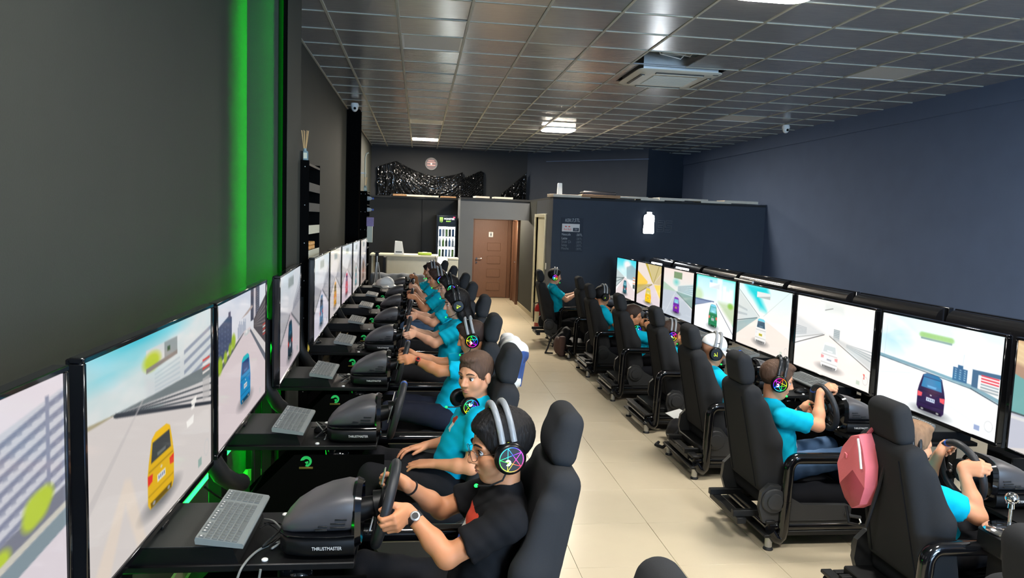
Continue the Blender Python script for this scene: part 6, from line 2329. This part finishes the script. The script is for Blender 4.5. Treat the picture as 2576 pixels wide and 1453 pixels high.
pk = thing('drink_placard', 'small white drink placard with red lettering on the chalk menu', 'placard', (2.665, BY - .012, 1.865))
link('plate', MB().box(-.16, .16, -.006, .006, -.07, .07, .003).mesh('plate'), mat('placard_white', rgb(206, 198, 192), .5, noise=.04), pk)
M_RED = mat('red_print_ink', rgb(206, 62, 48), .6, noise=.05)
text('Red Bull', .05, M_RED, pk, (-.06, -.0068, -.03), (R(90), 0, 0), sx=.8)
for s in (-1, 1):
    link('bull_mark', MB().prism([(s * .008, -.008), (s * .03, .0), (s * .05, -.004), (s * .046, -.016), (s * .02, -.02)], 'xz', -.008, -.006).mesh('bull_mark'), M_RED, pk, (-.06, 0, .03))
pt_ = link('price_patch', MB().box(.04, .145, -.008, -.006, -.06, .0).mesh('price_patch'), M_BOARD, pk)
text('250', .045, M_CHALK, pk, (.092, -.009, -.03), (R(90), 0, 0), sx=.85)

bs = thing('bottle_sign', 'glowing white bottle-shaped light sign on the dark store-room front', 'light sign', (4.085, BY - .03, 1.81))
prof = [(.085, .0), (.098, .012), (.1, .05), (.092, .17), (.1, .27), (.09, .325), (.045, .345), (.045, .385), (-.045, .385), (-.045, .345), (-.09, .325), (-.1, .27), (-.092, .17), (-.1, .05), (-.098, .012), (-.085, .0)]
link('light_face', MB().prism(prof, 'xz', -.006, .0).mesh('light_face'), mat('sign_white_glow', (1, 1, 1), .5, emit=(.9, .96, 1.0), estr=16.0, noise=.01), bs)
link('tray', MB().prism([(x * 1.05, z * 1.02 - .003) for x, z in prof], 'xz', .0005, .03).mesh('tray'), M_BLK, bs)
ns = thing('number_sign', 'outlined figures 35 beside the glowing bottle sign', 'sign', (4.37, BY - .008, 1.95))


def outline(pts, dx):
    q = [(x * .115 + dx + .02 * (y - .5), 0, (y - .5) * .2) for x, y in pts]
    return MB().tube(q, .0032, 6, closed=True)


P3 = [(0, 1), (1, 1), (1, 0), (0, 0), (0, .18), (.78, .18), (.78, .41), (.1, .41), (.1, .59), (.78, .59), (.78, .82), (0, .82)]
P5 = [(0, 1), (1, 1), (1, .82), (.22, .82), (.22, .59), (1, .59), (1, 0), (0, 0), (0, .18), (.78, .18), (.78, .41), (0, .41)]
link('figure_outline', outline(P3, -.11).mesh('figure_outline'), M_CHALKF, ns)
link('figure_outline', outline(P5, .03).mesh('figure_outline'), M_CHALKF, ns)

# ================================================================== FLOOR THINGS
fe = thing('fire_extinguisher', 'red fire extinguisher standing by the store-room door', 'fire extinguisher', (2.235, 13.32, .0))
M_FER = mat('extinguisher_red', rgb(150, 30, 28), .3, noise=.06, coat=.3)
link('cylinder', MB().lathe([(.075, 0), (.08, .01), (.08, .34), (.06, .40), (.03, .43), (.03, .45)], 24).mesh('cylinder'), M_FER, fe)
link('label_panel', MB().add([(.0815 * math.cos(a), .0815 * math.sin(a), z) for z in (.09, .30) for a in np.linspace(R(185), R(265), 9)] + [(.079 * math.cos(a), .079 * math.sin(a), z) for z in (.09, .30) for a in np.linspace(R(185), R(265), 9)], [(i, i + 1, i + 10, i + 9) for i in range(8)] + [(18 + i, 27 + i, 28 + i, 19 + i) for i in range(8)]).mesh('label_panel'), M_CREAM, fe)
link('valve', MB().cyl((0, 0, .44), (0, 0, .49), .018, n=12).box(-.012, .1, -.012, .012, .485, .5, .002).box(-.012, .09, -.01, .01, .46, .47, .002).mesh('valve'), M_BLK, fe)
link('hose', MB().tube([(-.02, 0, .46), (-.09, 0, .44), (-.1, 0, .3), (-.09, .02, .1)], .011, 8).mesh('hose'), M_RUB, fe)


def soft_bag(name, label, cat, loc, rz, parts):
    t = thing(name, label, cat, loc, rz)
    for (pn, build, m) in parts:
        link(pn, build().mesh(pn, 1), m, t)
    return t


M_BROWN = mat('brown_nylon', rgb(88, 64, 58), .7, noise=.15, nscale=20, bump=.2, bscale=200)
M_BLN = mat('black_nylon', rgb(24, 24, 27), .7, noise=.15, nscale=20, bump=.2, bscale=200)


def bp_body():
    f = Field((-.2, -.2, -.02), (.25, .2, .5), .012)
    f.ell((.0, 0, .16), (.10, .15, .17), .04)
    f.ell((.07, 0, .32), (.07, .12, .10), .06)
    f.fn(lambda P: (.008 * np.sin(P[..., 1] * 40 + P[..., 2] * 30) * np.sin(P[..., 0] * 50)).astype(np.float32))
    return f


def bp_front():
    f = Field((-.22, -.2, -.02), (.1, .2, .4), .01)
    f.ell((-.075, -.03, .15), (.05, .10, .13), .02)
    f.rbox((-.04, -.13, .15), (.05, .04, .15), .03, .03)
    return f


def bp_strap():
    f = Field((-.3, -.25, -.02), (.25, .25, .5), .009)
    f.chain([(-.02, .12, .3), (-.12, .14, .22), (-.17, .12, .08), (-.22, .08, .018), (-.12, .05, .016)], [.014] * 5, .005)
    f.chain([(.02, .05, .40), (-.02, .1, .34), (-.1, .11, .1)], [.012] * 3, .005)
    return f


soft_bag('backpack', 'brown and black backpack slumped on the floor by the far right seats', 'backpack', (2.13, 10.55, 0), R(10), [('main_body', bp_body, M_BLN), ('front_pocket', bp_front, M_BROWN), ('shoulder_strap', bp_strap, M_BLN)])


def bb_body():
    f = Field((-.2, -.2, -.02), (.2, .2, .32), .012)
    f.ell((.03, 0, .12), (.12, .15, .13), .03)
    f.fn(lambda P: (.008 * np.sin(P[..., 1] * 40 + P[..., 2] * 30) * np.sin(P[..., 0] * 50)).astype(np.float32))
    return f


def bb_strap():
    f = Field((-.3, -.25, -.02), (.25, .25, .3), .009)
    f.chain([(.0, -.1, .2), (-.1, -.14, .1), (-.16, -.1, .015), (-.2, -.02, .014), (-.15, .05, .015)], [.014] * 5, .005)
    return f


soft_bag('black_bag', 'black bag with a strap on the floor under the right row', 'bag', (2.34, 6.18, 0), 0, [('main_body', bb_body, M_BLN), ('shoulder_strap', bb_strap, M_BLN)])
pp = thing('paper_sheet', 'white paper sheet lying by the black bag under the right row', 'paper', (2.36, 6.25, .252), 0)
link('sheet', MB().box(-.06, .10, -.1, .1, 0, .003).mesh('sheet'), M_WHITE, pp)
pp.rotation_euler = (R(8), R(-10), .3)

# pink cross-body bag hanging on the back of the second right seat
st = RIGHT[1]
wx = RX + st['piv']
M_PINK = mat('pink_nylon', rgb(216, 106, 112), .6, noise=.08, nscale=12, bump=.12, bscale=120)
M_PINKD = mat('deep_pink_nylon', rgb(158, 58, 68), .6, noise=.08, nscale=12, bump=.12, bscale=120)
pb = thing('sling_bag', 'pink sling bag hanging on the back of a black seat', 'bag', (wx - .265, 3.30, .80), 0)
pb.rotation_euler = (R(16), R(-6), 0)


PKO = [(-.01, .20), (.05, .16), (.105, .06), (.115, -.03), (.075, -.12), (.02, -.20), (-.05, -.215), (-.105, -.15), (-.12, -.04), (-.10, .07), (-.05, .16)]
PKI = [(.0, .10, -.065), (.05, .0, -.085), (-.04, .02, -.06), (.02, -.10, -.075), (-.06, -.09, -.07)]


def pk_faces(fl):
    v = [(.03, y, z) for y, z in PKO] + [(-.035, y * .96, z * .97) for y, z in PKO] + [(x, y, z) for (y, z, x) in PKI]
    o = 11
    A, B, C_, D_, E_ = 22, 23, 24, 25, 26
    front = [(o + 0, o + 1, A), (o + 1, o + 2, A), (o + 2, B, A), (o + 2, o + 3, B), (o + 3, o + 4, B), (o + 4, D_, B), (o + 4, o + 5, D_), (A, B, C_), (B, D_, C_), (o + 10, o + 0, A), (o + 10, A, C_), (o + 9, o + 10, C_), (o + 8, o + 9, C_)]
    low = [(o + 5, o + 6, D_), (o + 6, E_, D_), (o + 6, o + 7, E_), (o + 7, o + 8, E_), (o + 8, C_, E_), (C_, D_, E_)]
    side = [(i, (i + 1) % 11, o + (i + 1) % 11, o + i) for i in range(11)] + [tuple(range(11))[::-1]]
    fs = (front + side) if fl == 0 else low
    us = sorted({i for q in fs for i in q})
    return MB().add([v[i] for i in us], [tuple(us.index(i) for i in q) for q in fs])


def pk_sub(mb, nm):
    o = link(nm, mb.mesh(nm, fix=True, ang=24), None, pb)
    md = o.modifiers.new('soft', 'SUBSURF')
    md.subdivision_type = 'SIMPLE'
    md.levels = md.render_levels = 1
    return o


pk_sub(pk_faces(0), 'main_pouch').data.materials.append(M_PINK)
pk_sub(pk_faces(1), 'lower_pouch').data.materials.append(M_PINKD)
link('zip', MB().tube([(-.045, -.02, .185), (-.052, -.055, .145), (-.052, -.09, .06)], .006, 8).mesh('zip'), M_WHITE, pb)
link('zip_pull', MB().box(-.078, -.07, .0, .02, .06, .085, .002).mesh('zip_pull'), M_PINK, pb)
link('buckle', MB().tube([(-.02, -.10, -.235), (-.02, -.115, -.245), (-.02, -.105, -.262)], .004, 6).mesh('buckle'), M_SILVER, pb)
link('strap', MB().tube([(.02, .0, .19), (.08, .02, .24), (.12, .03, .28)], .010, 8).mesh('strap'), M_PINKD, pb)
link('loose_strap', MB().tube([(.05, -.12, .16), (.03, -.13, -.02), (-.0, -.13, -.26), (-.02, -.03, -.32), (-.01, .03, -.26)], .009, 8).mesh('loose_strap'), M_BLN, pb)

# white and blue jacket over the back of the fourth left seat
jk = thing('jacket', 'white and blue jacket hung over the back of a left-row seat', 'jacket', (.66, 5.10, .96), 0)
f = Field((-.12, -.3, -.24), (.22, .3, .24), .0065)
f.rbox((.0, 0, .0), (.065, .22, .17), .06, .02)
f.ell((.03, -.08, .08), (.09, .14, .09), .05)
f.ell((.02, .06, -.1), (.08, .14, .1), .05)
f.fn(lambda P: (.010 * np.sin(P[..., 1] * 34 + P[..., 2] * 10) * np.sin(P[..., 2] * 16 + 1) + .004 * np.sin(P[..., 2] * 60 + P[..., 1] * 40)).astype(np.float32))
jm = f.mesh('jacket_body', 1)
jo = link('jacket_body', jm, M_WHITE, jk)
jm.materials.append(mat('jacket_blue', rgb(48, 76, 132), .7, noise=.1, nscale=20))
co = np.empty(len(jm.polygons) * 3, np.float32)
jm.polygons.foreach_get('center', co)
co = co.reshape(-1, 3)
zz = co[:, 2] + .25 * co[:, 1]
jm.polygons.foreach_set('material_index', ((zz < .06) & (zz > -.13)).astype(np.int32))
link('sleeve', MB().tube([(.06, .1, .1), (.09, .12, -.02), (.07, .1, -.2)], [.05, .045, .035], 10).mesh('sleeve'), MATS['jacket_blue'], jk)

# gear shifter beside the near right wheel
gs = thing('gear_shifter', 'chrome-knobbed gear shifter with slotted silver plate at the right edge', 'gear shifter', (2.60, 2.80, 0))
link('post', MB().box(-.05, .05, -.05, .05, .1, .60, .006).box(-.09, .09, -.08, .08, .58, .68, .012).mesh('post'), M_BLKM, gs)
sp2 = link('gate_plate', MB().lathe([(.098, .68), (.1, .684), (.085, .698), (.07, .70)], 32).mesh('gate_plate'), M_CHROME, gs)
gt = MB()
for i in range(4):
    gt.box(-.045, .045, -.036 + i * .024 - .004, -.036 + i * .024 + .004, .7002, .7012)
gt.box(-.005, .005, -.04, .04, .7002, .7014)
link('gate_slots', gt.mesh('gate_slots'), M_BLK, sp2)
link('lever', MB().cyl((0, 0, .69), (0, .0, .80), .007, n=10).cyl((0, 0, .785), (0, 0, .81), .014, .012, 12).mesh('lever'), M_CHROME, gs)
link('knob', MB().ell((0, 0, .83), (.028, .028, .026), 20, 12).mesh('knob'), M_CHROME, gs)
wpad = thing('paper_card', 'white card lying beside the near right wheel housing', 'card', (3.02, 2.95, .675))
link('card', MB().box(-.12, .08, -.07, .08, 0, .03, .004).mesh('card'), M_WHITE, wpad)

# computer towers glowing between the right screens, blue strips between the left ones
M_PURP = mat('purple_glow', (.5, .1, 1), .4, emit=(.5, .06, 1.0), estr=3.0, noise=.01)
M_BLUW = mat('bluish_fan_glow', (.4, .4, 1), .4, emit=(.25, .25, .9), estr=.9, noise=.01)
for (y, mm, lb, zs_) in ((6.42, M_PURP, 'purple-lit computer tower in the gap between two right screens', (1.08,)), (5.21, M_BLUW, 'blue-white fan-lit computer tower between two near right screens', (.87, .98, 1.06)), (3.9, M_BLUW, 'dim blue-lit computer tower below the near right screen', (.42, .55))):
    t = thing('computer_tower', lb, 'computer', (3.505, y, .0), 0, 'lit computer towers behind the right screens')
    link('case', MB().box(.0, .42, -.1, .1, max(0, min(zs_) - .35), max(zs_) + .12, .006).mesh('case'), M_BLK, t)
    link('tower_stand', MB().box(.05, .38, -.08, .08, 0, max(.02, min(zs_) - .345), .004).mesh('tower_stand'), M_BLKM, t)
    for z in zs_:
        link('fan_ring', MB().lathe([(.045, -.012), (.045, .0)], 20, (0, 0, z), 'x').mesh('fan_ring'), mm, t)
M_BLUS = mat('blue_strip_glow', (.05, .1, 1), .4, emit=(.02, .05, .9), estr=.5, noise=.01)
for (x, y, lb) in ((-.93, 1.935, 'thin blue light strip between the two nearest left screens'), (-.96, 4.50, 'thin blue light strip beside the screen with the blue car')):
    t = thing('light_tube', lb, 'light strip', (x, y, 1.0), 0, 'thin blue light strips')
    link('glow_tube', MB().cyl((0, 0, -.1), (0, 0, .42), .006, n=8).mesh('glow_tube'), M_BLUS, t)
    link('bracket', MB().box(-.02, -.004, -.012, .012, -1.0, .44, .002).mesh('bracket'), M_BLKM, t)

# white caps and mice lying on the far left desks
def resting_cap(label, x, y, z, rz):
    cap_thing(label, Matrix.Translation((x, y, z)) @ Matrix.Rotation(rz, 4, 'Z'), 'white caps')


resting_cap('white cap lying on the desk farthest down the left row', -.55, 11.5, .86, R(-40))
resting_cap('white cap lying on the wheel housing desk of the lanyard boy', -.42, 10.35, .985, R(-30))
for (stn, dx, dy, lb) in ((LEFT[2], -.37, -.1, 'greenish mouse beside the wheel of the aside-looking boy'), (LEFT[4], .02, .02, 'black mouse on the flat box by the long-haired girl'), (RIGHT[3], -.34, -.2, 'black mouse by the white-cap boy'), (RIGHT[2], -.33, -.22, 'black mouse on the desk of the boy in jeans')):
    loc, rz = place(stn)
    sg = 1 if stn['side'] == 'R' else -1
    t = thing('mouse', lb, 'mouse', (loc[0] + sg * dx, loc[1] + sg * dy, .67 + stn['lift'] + (.059 if dx > -.2 else 0)), rz, 'computer mice')
    f = cached('mouse', lambda: Field((-.08, -.05, -.01), (.08, .05, .06), .005).ell((0, 0, .005), (.058, .032, .032), 0).rbox((0, 0, -.03), (.2, .2, .03), .001, .002, op='s').mesh('mouse', 1))
    link('shell', f, M_BLK, t)
    link('scroll_wheel', cached('mwh', lambda: MB().lathe([(.008, -.004), (.008, .004)], 12, (.03, 0, .028), 'y')), M_GREYCABLE, t)

# desk cables
random.seed(11)
NEAR = ['nearest', 'second', 'third', 'fourth', 'fifth']
for i, stn in enumerate(LEFT[1:5]):
    y, z = stn['y'], .67 + stn['lift'] + .006
    for j in range(3):
        r_ = random.uniform
        x0 = LX + .30
        pts = [(x0 + r_(0, .02), y + .15 + r_(-.1, .05), z + .02), (x0 + .05 + r_(-.02, .02), y + .12 + r_(-.05, .05), z + r_(0, .05)), (x0 + .09, y + .02 + r_(-.05, .05), z + .045 * (j == 0)), (x0 + .06 + r_(-.03, .03), y - .05 + r_(-.03, .03), z + r_(0, .02)), (x0 + .11, y + .05 + r_(-.06, .06), z + r_(0, .03)), (x0 + .15, y + r_(-.04, .06), z + .01)]
        cable('desk_cable', '%s by the wheel of %s' % (('thick looped black cable', 'grey tangled cable', 'thin black cable')[j], stn['who']), pts, (.0042, .0032, .0026)[j], M_GREYCABLE if j == 1 else M_CABLE)
    pts = [(LX + .02, y + .3, .50), (LX - .04, y + .1, .42), (LX - .1, y - .1, .50), (LX - .15, y - .25, .62)]
    cable('hanging_cable', 'black cable sagging below the desk of %s' % stn['who'], pts, .006, M_CABLE)
yy = LEFT[1]['y']
cable('desk_cable', 'long grey cable hanging off the nearest left desk', [(LX + .40, yy + .02, .80), (LX + .33, yy - .05, .80), (LX + .30, yy - .16, .795), (LX + .28, yy - .19, .74), (LX + .24, yy - .2, .66), (LX + .27, yy - .2, .55), (LX + .33, yy - .19, .62), (LX + .36, yy - .175, .79)], .0042, M_GREYCABLE)
# light bars on the tops of two far right screens
for y in (9.25, 10.3, 7.4):
    t = thing('light_bar', {9.25: 'bright light bar clipped above the purple-car screen', 10.3: 'bright light bar clipped above the yellow-tunnel screen', 7.4: 'dim light bar clipped above the green-car screen'}[y], 'light bar', (RX + .03, y, 1.40), 0, 'light bars on the right screens')
    link('tube', MB().cyl((0, -.22, .012), (0, .22, .012), .011, n=10).mesh('tube'), mat('bar_glow', (1, 1, 1), .5, emit=(.85, .9, 1), estr=1.6 if y > 8 else .3, noise=.01) if y > 8 else M_SILVER, t)
    link('clip', MB().box(-.015, .02, -.02, .02, -.006, .004, .001).mesh('clip'), M_BLK, t)
